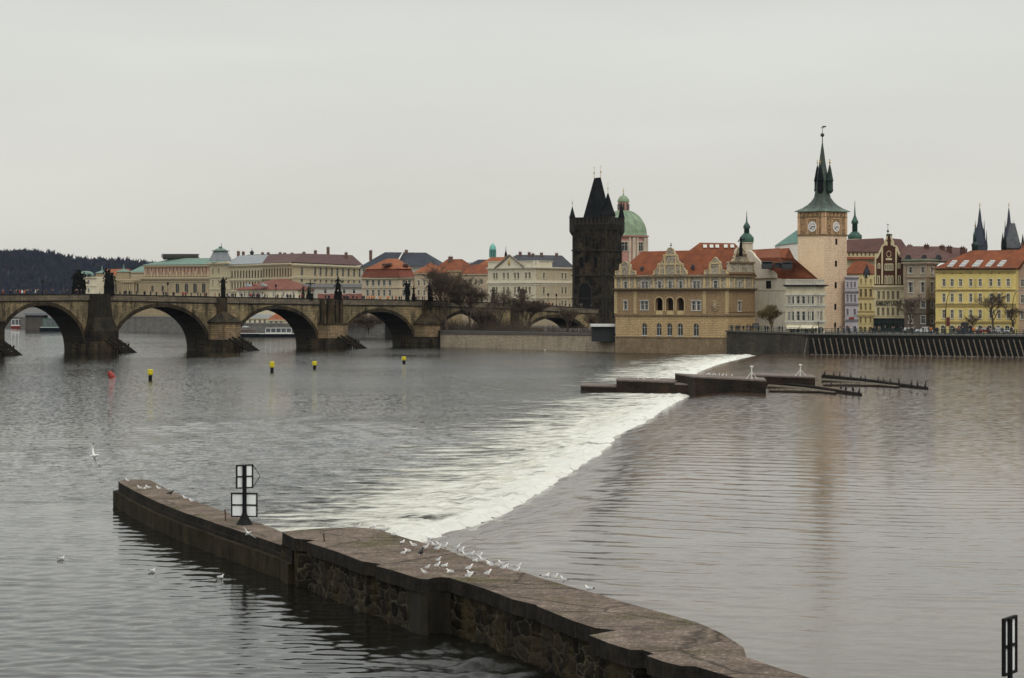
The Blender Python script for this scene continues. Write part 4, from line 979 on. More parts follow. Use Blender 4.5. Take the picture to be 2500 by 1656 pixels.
# top storey
wins = [dict(c=[1527.5], y=(687, 705), w=7.5), dict(c=[1570, 1578.5], y=(687, 705), w=7), dict(c=[1610, 1636, 1662], y=(687, 704.5), w=8), dict(c=[1696, 1705], y=(687, 705), w=7), dict(c=[1747], y=(686, 705), w=8.5)]
facade(mus, mf, 0, 0, zc, zE, mus_sg, wins, t0=t0, t1=t1)
# side face (toward the embankment)
s0, s1 = .02, (sB - Vector((c0.x, c0.y))).length
facade(mus, ms, 0, 0, zl, zb, mus_low2, [dict(c=[1786, 1805, 1825], y=(792, 821), w=8, arch=True, s=0)], t0=s0, t1=s1)
facade(mus, ms, 0, 0, zb, zc, mus_mid2, [dict(c=[1805], y=(737, 760), w=8, hood=True)], t0=s0, t1=s1)
facade(mus, ms, 0, 0, zc, zE, mus_sg2, [dict(c=[1805], y=(687, 706), w=7, arch=True)], t0=s0, t1=s1)
bk = [back(mf, t1, 0), back(ms, s1, 0), back(mf, t0, depth_m), back(mf, t0, 0)]
shell(mus, [bk[1], bk[2], bk[3]], zl, zE, mus_low, skip=(2,))
# quoins, pilasters, cornices, panels
mb = MB()
for px in (1503.6, 1551, 1720, 1775):
    a = mf.t(px)
    for k in range(14):
        z = zb + .2 + k * (zc - zb - .5) / 14; mf.box(mb, a - .45, a + .45, z, z + .3, .003, .12)
    mf.box(mb, a - .3, a + .3, zc + .45, zE - .35, .003, .18)
for px in (1518, 1537, 1596, 1623, 1649, 1675, 1683, 1735, 1759): a = mf.t(px); mf.box(mb, a - .2, a + .2, zc + .45, zE - .35, .003, .14)
for px in (1779, 1792, 1817, 1836):
    a = ms.t(px); ms.box(mb, a - .25, a + .25, zc + .45, zE - .35, .003, .16)
mb.build('pilaster', mus_trim, mus)
mb = MB()
dark_trim = plaster('brown_cornice', (.20, .135, .07), .3)
for f_, a, b_ in ((mf, t0 - .3, t1 + .3), (ms, -.3, s1)):
    for z, h, o in ((zc + .4, .25, .95), (zc + .15, .3, .5), (zb - .1, .3, .3), (zE - .15, .35, .6), (zl + .05, .2, .22), (zb + .7, .14, .15)):
        if f_ is mf and abs(z - zb - .7) < .01: continue
        f_.box(mb, a, b_, z - h, z, .003, o)
mb.build('cornice', dark_trim, mus)
mb = MB(); c_ = mf.W(mf.t(1747), mf.z(747), .1)
for k in range(10):
    a = 2 * math.pi * k / 10; mb.ball(c_ + Vector((mf.u.x, mf.u.y, 0)) * .95 * math.cos(a) + Vector((0, 0, 1.15 * math.sin(a))), .3, 6, 0, (1, .5, 1))
mb.ball(c_, .7, 8, 0, (1, .45, 1.3)); mb.build('crest', plaster('crest_stone', (.34, .25, .14), .3), mus)
# roof
bA, bB, bC, bD = back(mf, t0 + .2, .2), back(mf, t1 - .1, .2), back(mf, t1 - .1, depth_m), back(mf, t0 + .2, depth_m)
zr = Zp(613, 588)
hip(mus, bA, bB, bC, bD, zE, mf.W(t0 + 3.8, zr, -6.2), mf.W(t1 - 1.2, zr + .2, -6.2), red_tile, .3)
def gable(root, f, pts, th, mat, name='gable', o=0.0):
    mb = MB(); f.plate(mb, pts, o - th, o); return mb.build(name, mat, root)
def gable_trim(g, f, lines, mat, o=0.02, w=.16, pr=.12, name='trim'):
    mb = MB()
    for (a, b_), (c, d) in lines:
        q0 = Vector((f.t(a), f.z(b_))); q1 = Vector((f.t(c), f.z(d))); dd = (q1 - q0).normalized(); nn = Vector((-dd.y, dd.x)) * w / 2
        q = [q0 - nn, q1 - nn, q1 + nn, q0 + nn]; mb.hexa([f.W(p.x, p.y, o) for p in q], [f.W(p.x, p.y, o + pr) for p in q])
    mb.build(name, mat, g)
def outline_trim(g, f, pts, mat, skip_last=True, **k):
    gable_trim(g, f, [(pts[i], pts[i + 1]) for i in range(len(pts) - 1)], mat, **k)
# centre gable
pts = [(1595, 671), (1597, 664), (1606, 652), (1607, 644), (1613, 642), (1620, 635), (1621, 624), (1627, 620), (1629, 611), (1633, 606), (1637, 604.5), (1641, 606), (1645, 611), (1648, 620), (1654, 624), (1655, 635), (1661, 642), (1667, 644), (1668, 652), (1676, 664), (1678, 671)]
g = gable(mus, mf, pts, .6, mus_sg, o=.1); outline_trim(g, mf, pts, mus_trim, o=.103)
gable_trim(g, mf, [((1606, 645), (1668, 645)), ((1620, 623), (1655, 623)), ((1612, 671), (1612, 646)), ((1624, 671), (1624, 646)), ((1650, 671), (1650, 646)), ((1662, 671), (1662, 646)), ((1624, 644), (1624, 624)), ((1651, 644), (1651, 624))], mus_trim, o=.103, w=.35, pr=.16)
mb = MB(); p = mf.W(mf.t(1637), mf.z(605), -.2); finial(mb, p.x, p.y, p.z, p.z + 1.3, .22); mb.build('finial', dark_statue, g)
pts = [(1503, 671), (1504, 663), (1513, 659), (1514, 645), (1520, 642), (1527, 637), (1534, 642), (1540, 645), (1541, 659), (1551, 663), (1552, 671)]
g = gable(mus, mf, pts, .6, mus_sg, o=.1); outline_trim(g, mf, pts, mus_trim, o=.103); gable_trim(g, mf, [((1516, 671), (1516, 646)), ((1538, 671), (1538, 646))], mus_trim, o=.103, w=.4, pr=.15)
pts = [(1720, 671), (1721, 663), (1731, 659), (1733, 644), (1739, 638), (1747, 629), (1755, 638), (1760, 644), (1762, 659), (1774, 663), (1776, 671)]
g = gable(mus, mf, pts, .6, mus_sg, o=.1); outline_trim(g, mf, pts, mus_trim, o=.103); gable_trim(g, mf, [((1735, 671), (1735, 644)), ((1758, 671), (1758, 644)), ((1733, 644), (1760, 644))], mus_trim, o=.103, w=.4, pr=.15)
pts = [(1778, 671), (1778, 641), (1790, 637), (1795, 622), (1797, 612), (1801, 606), (1805, 604), (1811, 606), (1817, 612), (1820, 622), (1826, 637), (1838, 641), (1841, 671)]
g = gable(mus, ms, pts, .6, mus_sg2, o=.1); outline_trim(g, ms, pts, mus_trim, o=.103, w=.2)
gable_trim(g, ms, [((1778, 641), (1840, 641)), ((1795, 622), (1820, 622)), ((1778, 668), (1840, 668))], dark_trim, o=.103, w=.4, pr=.4)
mb = MB()
for px in (1503.5, 1551.5, 1597, 1611, 1624, 1650, 1663, 1677, 1721, 1775):
    p = mf.W(mf.t(px), zE + .1, .0); mb.lathe(p.x, p.y, [(.22, p.z), (.3, p.z + .35), (.12, p.z + .6), (.22, p.z + .85), (.05, p.z + 1.1)], 8)
mb.build('stone_vase', mus_trim, mus)
p = mf.W(mf.t(1790), mf.z(607), -3.5); r_ = empty('roof_statue', p, 'dark statue standing on the museum roof beside its right-hand gable', 'statue')
mb = MB(); mb.box(p.x - .4, p.x + .4, p.y - .4, p.y + .4, p.z - 2, p.z); mb.build('pedestal', dark_statue, r_); mb = MB(); robed(mb, p.x, p.y, p.z, 2.6, 4); mb.build('figure', dark_statue, r_, smooth=True)
for px, y in ((1558, 655), (1682, 652)):   # small dormer hoods
    p = mf.W(mf.t(px), mf.z(y), -1.7); mb = MB(); mb.box(p.x - .35, p.x + .35, p.y - .9, p.y + .9, p.z - .6, p.z + .2); mb.lathe(p.x, p.y - .2, [(.6, p.z + .2), (.1, p.z + .65)], 4, .78); mb.build('dormer', slate, mus)

# building behind the museum, red hip roof with skylights
rt = empty('town_house', (T(1740, 640), 640, 3), 'red hip-roofed house with a row of small skylights behind the museum', 'house')
f = Face(1650, 640, 1822, 636); shell(rt, [back(f, f.t(1650), 0), back(f, f.t(1822), 0), back(f, f.t(1822), 14), back(f, f.t(1650), 14)], 3, f.z(640), plaster('cream_wall_a', (.5, .44, .32)))
hip(rt, back(f, f.t(1650), 0), back(f, f.t(1822), 0), back(f, f.t(1822), 14), back(f, f.t(1650), 14), f.z(640), f.W(f.t(1700), f.z(591), -7), f.W(f.t(1786), f.z(593), -7), red_tile)
for px in (1715, 1731, 1745, 1766, 1782):
    mb = MB(); p = f.W(f.t(px), f.z(602), -5.2); mb.hexa([p + Vector(v_) for v_ in ((-.5, -.45, -.3), (.5, -.45, -.3), (.5, .35, .55), (-.5, .35, .55))], [p + Vector(v_) for v_ in ((-.5, -.6, -.2), (.5, -.6, -.2), (.5, .2, .65), (-.5, .2, .65))]); mb.build('skylight', white_paint, rt)

# ================================================================ GOTHIC GATE TOWER
gt_c = Vector((T(1476, 712), 712)); a_ = R(30)
gu1 = Vector((-math.cos(a_), math.sin(a_))); gu2 = Vector((math.sin(a_), math.cos(a_)))
def facefrom(p, q): return Face(CX + F * p.x / p.y, p.y, CX + F * q.x / q.y, q.y)
SW = 11.0
gL = facefrom(gt_c + gu1 * SW, gt_c); gR = facefrom(gt_c, gt_c + gu2 * SW)
blk = masonry('black_tower_stone', gL.u, (.020, .018, .015), (.009, .009, .008), (.004, .004, .004), .9, .4, dirt=(.004, .004, .004), dirtamt=.65, patch=(.085, .062, .038), pscale=.35)
blk2 = masonry('black_tower_stone_side', gR.u, (.022, .020, .017), (.011, .011, .010), (.006, .006, .006), .9, .4, dirt=(.005, .005, .005), dirtamt=.65, patch=(.075, .055, .035), pscale=.35)
blk_trim = plain('black_stone_trim', (.034, .030, .025), .9, 0, .55, .08)
tow = empty('gate_tower', (gt_c.x, gt_c.y, 3), 'blackened gothic bridge tower with steep wedge roof and corner spires', 'tower')
zt = lambda y: Zp(y, 714)
zg = zt(548); L1 = gL.L
facade(tow, gL, 0, 0, 3, zg, blk, [dict(c=[1420, 1454], y=(628, 655), w=9, arch=True, s=.15, cross=False, pm=black_metal, fm=blk_trim), dict(c=[1436], y=(585, 603), w=8, arch=True, pm=black_metal, fm=blk_trim)], t0=0, t1=gL.L, depth=.5)
facade(tow, gR, 0, 0, 3, zg, blk2, [dict(c=[1498], y=(560, 575), w=5, pm=black_metal, fm=blk_trim), dict(c=[1497], y=(630, 655), w=6, arch=True, pm=black_metal, fm=blk_trim), dict(c=[1499], y=(700, 715), w=5, arch=True, pm=black_metal, fm=blk_trim)], t0=0, t1=gR.L, depth=.4)
far_ = gt_c + gu1 * SW + gu2 * SW
shell(tow, [tuple(gt_c + gu2 * SW), tuple(far_), tuple(gt_c + gu1 * SW)], 3, zg, blk, skip=(2,))
mb = MB()
for f_ in (gL, gR):
    for y, h, o in ((613, .35, .35), (674, .35, .35), (560, .25, .25), (730, .3, .25)): f_.box(mb, -.2 if f_ is gL else .003, f_.L + .2, zt(y), zt(y) + h, .003, o)
    n_ = 9
    for k in range(n_):
        a = f_.L * (k + .5) / n_; f_.box(mb, a - .09, a + .09, zt(611), zt(565), .003, .16)
    for k in range(4):
        a = f_.L * (k + .5) / 4; f_.box(mb, a - .1, a + .1, zt(672), zt(616), .003, .14)
    for a in (.5, f_.L - .5): f_.box(mb, a - .35, a + .35, 3, zt(614), .003, .3)
mb.build('string_course', blk_trim, tow)
K = 12; r = 2.6; tcg = gL.t(1428); mb = MB(); arc = [(tcg + r * math.cos(math.pi * k / K), zt(712) + 1.25 * r * math.sin(math.pi * k / K)) for k in range(K + 1)]
pts = [(tcg - r, zt(752)), (tcg + r, zt(752))] + arc; mb.hexa([gL.W(t, z, .003) for t, z in pts], [gL.W(t, z, .12) for t, z in pts]); g = mb.build('gate_arch', blk_trim, tow)
pts = [(tcg - r * .8, zt(752)), (tcg + r * .8, zt(752))] + [(tcg + .8 * (t - tcg), zt(712) + .8 * (z - zt(712))) for t, z in arc]; mb = MB(); mb.hexa([gL.W(t, z, .123) for t, z in pts], [gL.W(t, z, .14) for t, z in pts]); mb.build('gate_shade_plate', plain('gate_shade', (.003, .003, .003), 1), g)  # near-black plate paints the passage's shade onto the solid wall
# gallery
cen = (gt_c + far_) / 2
def sq(k): return [cen + (p - cen) * k for p in (gt_c + gu1 * SW, gt_c, gt_c + gu2 * SW, far_)]
mb = MB()
mb.hexa([(p.x, p.y, zg - 1.4) for p in sq(1.0)], [(p.x, p.y, zg) for p in sq(1.1)])
q = sq(1.1); mb.hexa([(p.x, p.y, zg + .003) for p in q], [(p.x, p.y, zg + .4) for p in q])
mb.build('corbel', blk_trim, tow)
mb = MB(); q = sq(1.09); q2 = sq(1.03); zt1 = zt(533)
for i in range(4):
    a, b_ = q[i], q[(i + 1) % 4]; a2, b2 = q2[i], q2[(i + 1) % 4]; n_ = 9
    for k in range(n_):
        s0_, s1_ = (k + .08) / n_, (k + .78) / n_
        mb.hexa([(*a.lerp(b_, s0_), zg + .4), (*a.lerp(b_, s1_), zg + .4), (*a2.lerp(b2, s1_), zg + .4), (*a2.lerp(b2, s0_), zg + .4)], [(*a.lerp(b_, s0_), zt1), (*a.lerp(b_, s1_), zt1), (*a2.lerp(b2, s1_), zt1), (*a2.lerp(b2, s0_), zt1)])
mb.build('battlement', blk_trim, tow)
mb = MB(); q = sq(.9); q2 = sq(.9); mb.hexa([(p.x, p.y, zg + .4) for p in q], [(p.x, p.y, zt(536)) for p in q]); q = sq(1.1); mb.hexa([(p.x, p.y, zt1 + .003) for p in q], [(p.x, p.y, zt1 + .3) for p in sq(1.12)]); mb.build('gallery', blk_trim, tow)
q = sq(.56); zr = zt(431); c1 = Vector((T(1452, 718), 718 + 3)); rd = (gu1 * .55 - gu2 * .0)
ax = Vector((T(1467, 716) - T(1451, 716), 0)); m_ = Vector((T(1459, 716), cen.y))
r1 = (m_.x - .9, m_.y + .5, zr - .2); r2 = (m_.x + 1.05, m_.y - .5, zr)
mb = MB(); e_ = [(p.x, p.y, zt1 + .3) for p in q]
mb.add(e_ + [r1, r2], [(0, 1, 5, 4), (1, 2, 5), (2, 3, 4, 5), (3, 0, 4), (3, 2, 1, 0)]); rf = mb.build('roof', spire_slate, tow)
for rr_ in (r1, r2):
    mb = MB(); finial(mb, rr_[0], rr_[1], rr_[2], rr_[2] + 3.5, .26); mb.build('finial', gold, rf)
def turret(p, r, z0, z1, z2, z3, seg=8, mat=spire_slate, bm=blk_trim, root=tow):
    mb = MB(); mb.lathe(p.x, p.y, [(r * .2, z0 - r * 1.4), (r, z0), (r, z1)], seg); t_ = mb.build('turret', bm, root)
    mb = MB(); mb.lathe(p.x, p.y, [(r * 1.12, z1 + .003), (r * .75, z1 + (z2 - z1) * .3), (r * .06, z2)], seg); mb.build('turret_roof', mat, t_)
    mb = MB(); finial(mb, p.x, p.y, z2, z3, .2); mb.build('finial', gold, t_)
turret(gt_c + gu2 * 3.9 - gu1 * -.9, 2.15, zt(546), zt(526), zt(471), zt(446))
turret(gt_c + gu1 * SW + (gt_c + gu1 * SW - cen).normalized() * -.0, .9, zt(565), zt(531), zt(503), zt(486))
turret(gt_c + gu2 * SW, .95, zt(565), zt(531), zt(492), zt(478))
turret(far_, .95, zt(565), zt(531), zt(492), zt(478))

# ================================================================ DOMED CHURCH
dc = Vector((T(1522, 765), 765)); zd = lambda y: Zp(y, 765)
dom = empty('domed_church', (dc.x, dc.y, 3), 'pink and cream church with a green copper dome and lantern behind the black tower', 'church')
pink = plaster('pink_plaster', (.50, .24, .19), .25); creamst = plaster('cream_stone', (.58, .48, .36), .25)
mb = MB(); mb.lathe(dc.x, dc.y, [(7.9, 3), (7.9, zd(580))], 8, R(22.5)); mb.build('drum', pink, dom)
mb = MB()
for k in range(8):
    mb = MB()
    a = R(22.5 + 45 * k); mb.lathe(dc.x + 7.85 * math.cos(a), dc.y + 7.85 * math.sin(a), [(.55, 3), (.55, zd(581))], 6)
    for s in (-.17, .17): mb.lathe(dc.x + 7.7 * math.cos(a + s), dc.y + 7.7 * math.sin(a + s), [(.4, 3), (.4, zd(581))], 6)
    mb.build('pilaster', creamst, dom)
mb = MB(); mb.lathe(dc.x, dc.y, [(8.0, zd(581)), (8.7, zd(579)), (8.7, zd(576.5)), (8.0, zd(576))], 8, R(22.5)); mb.build('cornice', pink, dom)
prof = [(7.5 * math.cos(R(a)), zd(576) + 8.3 * math.sin(R(a))) for a in range(0, 78, 7)]
mb = MB(); mb.lathe(dc.x, dc.y, [(8.1, zd(576) + .003), (7.7, zd(574.5))] + prof[0:], 32); dm = mb.build('dome', copper, dom, smooth=True)
mb = MB()
for k in range(16):
    a = 2 * math.pi * (k + .5) / 16; mb.tube([(dc.x + (r + .05) * math.cos(a), dc.y + (r + .05) * math.sin(a), z) for r, z in prof], .13, 4)
mb.build('rib', copper, dm)
for k in range(8):
    a = R(45 * k); fk = Vector((dc.x, dc.y)) + Vector((math.cos(a), math.sin(a))) * 7.36; tn = Vector((-math.sin(a), math.cos(a)))
    if math.sin(a) > .3: continue
    A_ = fk - tn * 1.4; B_ = fk + tn * 1.4
    ff = facefrom(A_, B_); h = (.35, ff.L - .35, zd(614), zd(592), False); make_window(dom, ff, h, creamst, glass, -.05, .3, 1, True)
zl0 = zd(515); mb = MB(); mb.lathe(dc.x, dc.y, [(1.75, zl0 - .8), (1.75, zd(494))], 8, R(22.5)); lt = mb.build('lantern', pink, dom)
mb = MB(); mb.lathe(dc.x, dc.y, [(1.95, zd(494)), (1.95, zd(491.5)), (1.7, zd(486)), (1.1, zd(480)), (.3, zd(477)), (.15, zd(472))], 16); mb.build('cap', copper, lt); mb = MB(); finial(mb, dc.x, dc.y, zd(473), zd(459), .24); mb.build('finial', gold, lt)
for k in range(8):
    a = R(45 * k)
    if math.sin(a) > .3: continue
    mb = MB(); mb.lathe(dc.x + 1.62 * math.cos(a), dc.y + 1.62 * math.sin(a), [(.32, zd(513)), (.32, zd(499)), (.05, zd(497))], 6); mb.build('window', glass, lt)

# ================================================================ small spires behind
def onion(name, label, px, D, z, prof, mats, cat='tower'):
    """prof: list of (part name, material index, [(radius px, y px)...])"""
    x = T(px, D); r_ = empty(name, (x, D, 3), label, cat); s = D / F
    for pn, mi, pr in prof:
        mb = MB(); mb.lathe(x, D, [(max(.05, r * s), Zp(y, D)) for r, y in pr], 12 if mi else 8, R(22.5)); mb.build(pn, mats[mi], r_, smooth=mi == 1)
    return r_, x
tur = [plaster('cream_tower_wall', (.55, .46, .33), .2), copper_dark, glass, gold]
tur_g = [tur[0], tiles('mid_copper', (.12, .26, .20), (.05, .13, .10), (.02, .03, .028), .5, .6), glass, gold]
def spire_full(label, px, D, base_y, w, ys, name='church_tower', mats=tur_g):
    y_tip, y_b1, y_bulb1, y_l0, y_l1, y_on0, y_on1 = ys
    onion(name, label, px, D, 0, [('wall', 0, [(w, 800), (w, base_y)]), ('cornice', 0, [(w * 1.15, base_y + .1), (w * 1.15, base_y - 2)]),
        ('onion_dome', 1, [(w * 1.0, y_on1 + 2), (w * 1.1, y_on1 - 3), (w * 1.12, (y_on0 + y_on1) / 2), (w * .75, y_on0 + 4), (w * .5, y_on0)]),
        ('lantern', 1, [(w * .42, y_on0 + .5), (w * .42, y_l1), (w * .6, y_l1 - .2), (w * .6, y_l1 - 2)]), ('lantern_dome', 1, [(w * .5, y_l1 - 2), (w * .55, y_l1 - 5), (w * .42, y_l1 - 9), (w * .15, y_b1), (w * .1, y_bulb1), (w * .03, y_tip + 6)]),
        ('finial', 3, [(1.3, y_tip + 8), (1.3, y_tip + 5.5), (.4, y_tip + 5), (.3, y_tip)])], mats)
spire_full('cream tower with green onion dome behind the museum gable', 1823, 705, 594, 15.5, (514, 543, 535, 562, 558, 570, 592))
spire_full('small green onion-domed turret just right of the clock tower', 2087, 720, 586, 15.5, (489, 527, 515, 558, 546, 566, 584))
spire_full('small green-capped spire beside the left dark twin spires at far right', 2380, 800, 600, 7.5, (545, 566, 560, 585, 584, 590, 602), mats=[black_metal, copper_dark, glass, gold])
r_, x = onion('cupola', 'round turquoise cupola above the roofs left of the cream palace', 1203, 900, 0, [('drum', 0, [(6.5, 720), (6.5, 629)]), ('colonnade', 2, [(7.3, 629), (7.3, 611)]), ('dome', 1, [(8.2, 611), (8.2, 609), (7.6, 603), (5.5, 599), (2, 596), (.5, 593)])], [plain('teal_wall', (.06, .17, .15), .8), plain('turquoise_copper', (.16, .42, .35), .6), plain('teal_column', (.04, .11, .10), .8), gold], 'cupola')
mb = MB()
for k in range(8): mb.tube([(x + 1.15 * math.cos(R(45 * k)), 900 + 1.15 * math.sin(R(45 * k)), Zp(629, 900)), (x + 1.15 * math.cos(R(45 * k)), 900 + 1.15 * math.sin(R(45 * k)), Zp(611, 900))], .2, 5)
mb.build('column', plain('turquoise_column', (.10, .30, .26), .7), r_)
onion('spire', 'thin dark spire left of the palace pediment', 1235, 860, 0, [('base', 0, [(4, 640), (4, 624)]), ('needle', 1, [(3.5, 624), (2.5, 618), (.8, 612), (.4, 602)])], [chim, spire_slate, glass, gold], 'spire')
# dark gothic twin church towers
def gothic(label, px, D, wide, wedge):
    x = T(px, D); r_ = empty('gothic_church_tower', (x, D, 3), label, 'church tower', 'dark twin gothic towers on the skyline'); s = D / F
    blue = plain('dark_blue_slate', (.035, .042, .058), .8, 0, .3)
    mb = MB(); mb.box(x - wide * s, x + wide * s, D - wide * s, D + wide * s, 3, Zp(600, D)); mb.build('wall', blue, r_)
    mb = MB(); mb.lathe(x, D, [(wide * 1.25 * s, Zp(600, D)), (wide * 1.05 * s, Zp(580, D)), (wide * .75 * s, Zp(562, D)), (wide * .42 * s, Zp(545, D)), (wide * .2 * s, Zp(520, D)), (.06, Zp(505, D))], 8, R(22.5)); mb.build('spire', blue, r_)
    mb = MB(); finial(mb, x, D, Zp(506, D), Zp(495, D), .35); mb.build('finial', gold, r_)
    for dx, y0, y1, ww in ((-.72, 572, 543, 2.6), (.72, 572, 543, 2.6), (-1.15, 600, 571, 3), (1.15, 600, 568, 3), (.35, 575, 548, 2.4)):
        mb = MB(); mb.lathe(x + dx * wide * s, D - (1.5 if dx > .3 else -.5), [(.5 * ww * s, Zp(y0 + 14, D)), (ww * s, Zp(y0 + 6, D)), (ww * s, Zp(y0, D)), (ww * .6 * s, Zp(y0 - 8, D)), (.04, Zp(y1 - 6, D))], 6); mb.build('pinnacle', blue, r_)
    return r_
gothic('dark multi-spired gothic tower left of the grey wedge-roofed one', 2392, 1120, 13, False)
gothic('dark multi-spired gothic tower peeking out behind the grey wedge roof', 2463, 1125, 12, True)
wt = empty('old_gate_tower', (T(2474, 1000), 1000, 3), 'grey steep wedge-roofed tower with corner turrets on the far right skyline', 'tower')
mb = MB(); x0, x1 = T(2449, 1000), T(2493, 1000); mb.box(x0, x1, 996, 1004, 3, Zp(606, 1000)); mb.build('wall', blk_trim, wt)
mb = MB(); a = [(T(2454, 1000), 997, Zp(606, 1000)), (T(2490, 1000), 997, Zp(606, 1000)), (T(2490, 1000), 1003, Zp(606, 1000)), (T(2454, 1000), 1003, Zp(606, 1000))]
mb.add(a + [(T(2466, 1000), 1000, Zp(546, 1000)), (T(2478, 1000), 1000, Zp(545, 1000))], [(0, 1, 5, 4), (1, 2, 5), (2, 3, 4, 5), (3, 0, 4)]); mb.build('roof', plain('grey_slate', (.085, .09, .10), .8, 0, .35, .3, .5), wt)
for px, y0, y1 in ((2443, 606, 571), (2449, 606, 574), (2492, 606, 572)):
    mb = MB(); x = T(px, 1000); mb.lathe(x, 996, [(.25, Zp(y0 + 6, 1000)), (.7, Zp(y0, 1000)), (.6, Zp(y0 - 14, 1000)), (.04, Zp(y1, 1000))], 6); mb.build('turret', spire_slate, wt)

# ================================================================ CLOCK TOWER
ck = Vector((T(2012, 575), 575)); Lf = Vector((T(1948, 580.6), 580.6)); Rf = Vector((T(2067.5, 581), 581))
cL = facefrom(Lf, ck); cR = facefrom(ck, Rf); zk = lambda y: Zp(y, 575)
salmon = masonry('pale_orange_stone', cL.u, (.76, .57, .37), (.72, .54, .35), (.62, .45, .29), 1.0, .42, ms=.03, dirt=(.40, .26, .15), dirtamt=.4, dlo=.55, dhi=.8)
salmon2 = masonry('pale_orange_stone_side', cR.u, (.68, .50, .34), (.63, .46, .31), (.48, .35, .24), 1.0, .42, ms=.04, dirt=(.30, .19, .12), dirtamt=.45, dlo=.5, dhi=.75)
ct = empty('clock_tower', (ck.x, ck.y, 3), 'tall pale orange water tower with two clock faces and a dark flared spire', 'clock tower')
z73 = zk(573)
facade(ct, cL, 0, 0, 3, z73, salmon, [], t0=0, t1=cL.L)
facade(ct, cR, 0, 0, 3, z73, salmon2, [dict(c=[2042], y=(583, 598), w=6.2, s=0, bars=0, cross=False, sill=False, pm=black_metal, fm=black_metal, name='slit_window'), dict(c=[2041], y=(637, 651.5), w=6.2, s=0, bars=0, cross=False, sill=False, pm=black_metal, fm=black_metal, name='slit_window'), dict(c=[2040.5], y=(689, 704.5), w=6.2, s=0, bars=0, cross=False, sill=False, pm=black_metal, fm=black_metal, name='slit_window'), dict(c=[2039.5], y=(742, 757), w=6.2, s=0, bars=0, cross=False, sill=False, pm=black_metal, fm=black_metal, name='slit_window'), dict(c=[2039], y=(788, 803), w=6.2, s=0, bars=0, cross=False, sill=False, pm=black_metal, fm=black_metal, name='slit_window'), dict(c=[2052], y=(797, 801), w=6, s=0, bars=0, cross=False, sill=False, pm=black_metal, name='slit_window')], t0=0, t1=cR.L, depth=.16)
fb = Lf + (Rf - ck)
shell(ct, [tuple(Rf), tuple(fb), tuple(Lf)], 3, zk(516), salmon, skip=(2,))
sgc = two_tone('clock_sgraffito', (.09, .06, .035), (.32, .20, .10), 2.0, cL.u); sgc2 = two_tone('clock_sgraffito_side', (.09, .06, .035), (.32, .20, .10), 2.0, cR.u)
orange = plaster('orange_stone', (.60, .37, .19), .2)
zt5 = zk(516)
for f_, m_, cpx, hw in ((cL, sgc, 1983.5, 13), (cR, sgc2, 2041, 9)):
    mb = MB(); wall(mb, f_, 0, f_.L, z73, zt5); mb.build('wall', m_, ct)
    mb = MB(); L = f_.L
    for a, b_ in ((.003, .75), (L - .75, L - .003)): f_.box(mb, a, b_, z73 + .15, zt5 - .1, .003, .16)
    tc_ = f_.t(cpx); R_ = 1.24
    for a, b_, z0, z1 in ((tc_ - 1.5, tc_ - 1.25, zk(572), zk(534)), (tc_ + 1.25, tc_ + 1.5, zk(572), zk(534)), (tc_ - 1.5, tc_ + 1.5, zk(534), zk(531.5)), (tc_ - 1.95, tc_ - 1.8, zk(572), zk(528)), (tc_ + 1.8, tc_ + 1.95, zk(572), zk(528))): f_.box(mb, a, b_, z0, z1, .003, .13)
    for k in range(5): a = L * (k + 1) / 6; f_.box(mb, a - .12, a + .12, zk(527), zk(519), .003, .13)
    mb.build('pilaster', orange, ct)
    mb = MB(); f_.box(mb, -.12, L + .12, z73 - .2, z73 + .1, .003, .22); f_.box(mb, -.1, L + .1, zk(529.5), zk(528), .003, .16); mb.build('cornice', dark_trim, ct)
    # clock face
    cz = zk(553); mb = MB(); K = 28
    mb.hexa([f_.W(tc_ + R_ * math.cos(2 * math.pi * k / K), cz + R_ * math.sin(2 * math.pi * k / K), .05) for k in range(K)], [f_.W(tc_ + R_ * math.cos(2 * math.pi * k / K), cz + R_ * math.sin(2 * math.pi * k / K), .11) for k in range(K)])
    dial = mb.build('clock_face', plain('clock_white', (.75, .73, .70), .5, 0, .05), ct)
    mb = MB()
    for k in range(12):
        a = 2 * math.pi * k / 12; d0 = Vector((math.sin(a), math.cos(a))); tn = Vector((d0.y, -d0.x)); w0 = .055
        q = [d0 * .52 - tn * w0, d0 * .52 + tn * w0, d0 * 1.0 + tn * w0 * 1.3, d0 * 1.0 - tn * w0 * 1.3]
        mb.hexa([f_.W(tc_ + p.x, cz + p.y, .113) for p in q], [f_.W(tc_ + p.x, cz + p.y, .125) for p in q])
    mb.build('numeral', black_metal, dial)
    mb = MB()
    for hr, ln_, ww in ((97, .85, .12), (226, .78, .15)):
        a = R(hr); d0 = Vector((math.sin(a), math.cos(a))); tn = Vector((d0.y, -d0.x)); q = [-d0 * .2 - tn * ww * .5, -d0 * .2 + tn * ww * .5, d0 * ln_ * .6 + tn * ww, d0 * ln_, d0 * ln_ * .6 - tn * ww]
        mb.hexa([f_.W(tc_ + p.x, cz + p.y, .13) for p in q], [f_.W(tc_ + p.x, cz + p.y, .15) for p in q])
    mb.build('clock_hand', black_metal, dial)
cc = (ck + fb) / 2
u1 = (Lf - cc); u2 = (ck - cc); u3 = (Rf - cc); u4 = (fb - cc)
half = 5.55
def ring(k, z, rnd=0):
    pts = []
    for a, b_ in ((u2, u3), (u3, u4), (u4, u1), (u1, u2)):
        for s in (0, .5):
            p = a.lerp(b_, s); ro = p.normalized() * half * (1 if s == 0 else .72)
            p = p.lerp(p.normalized() * half * .86, rnd); pts.append((cc.x + p.x * k, cc.y + p.y * k, z))
    return pts
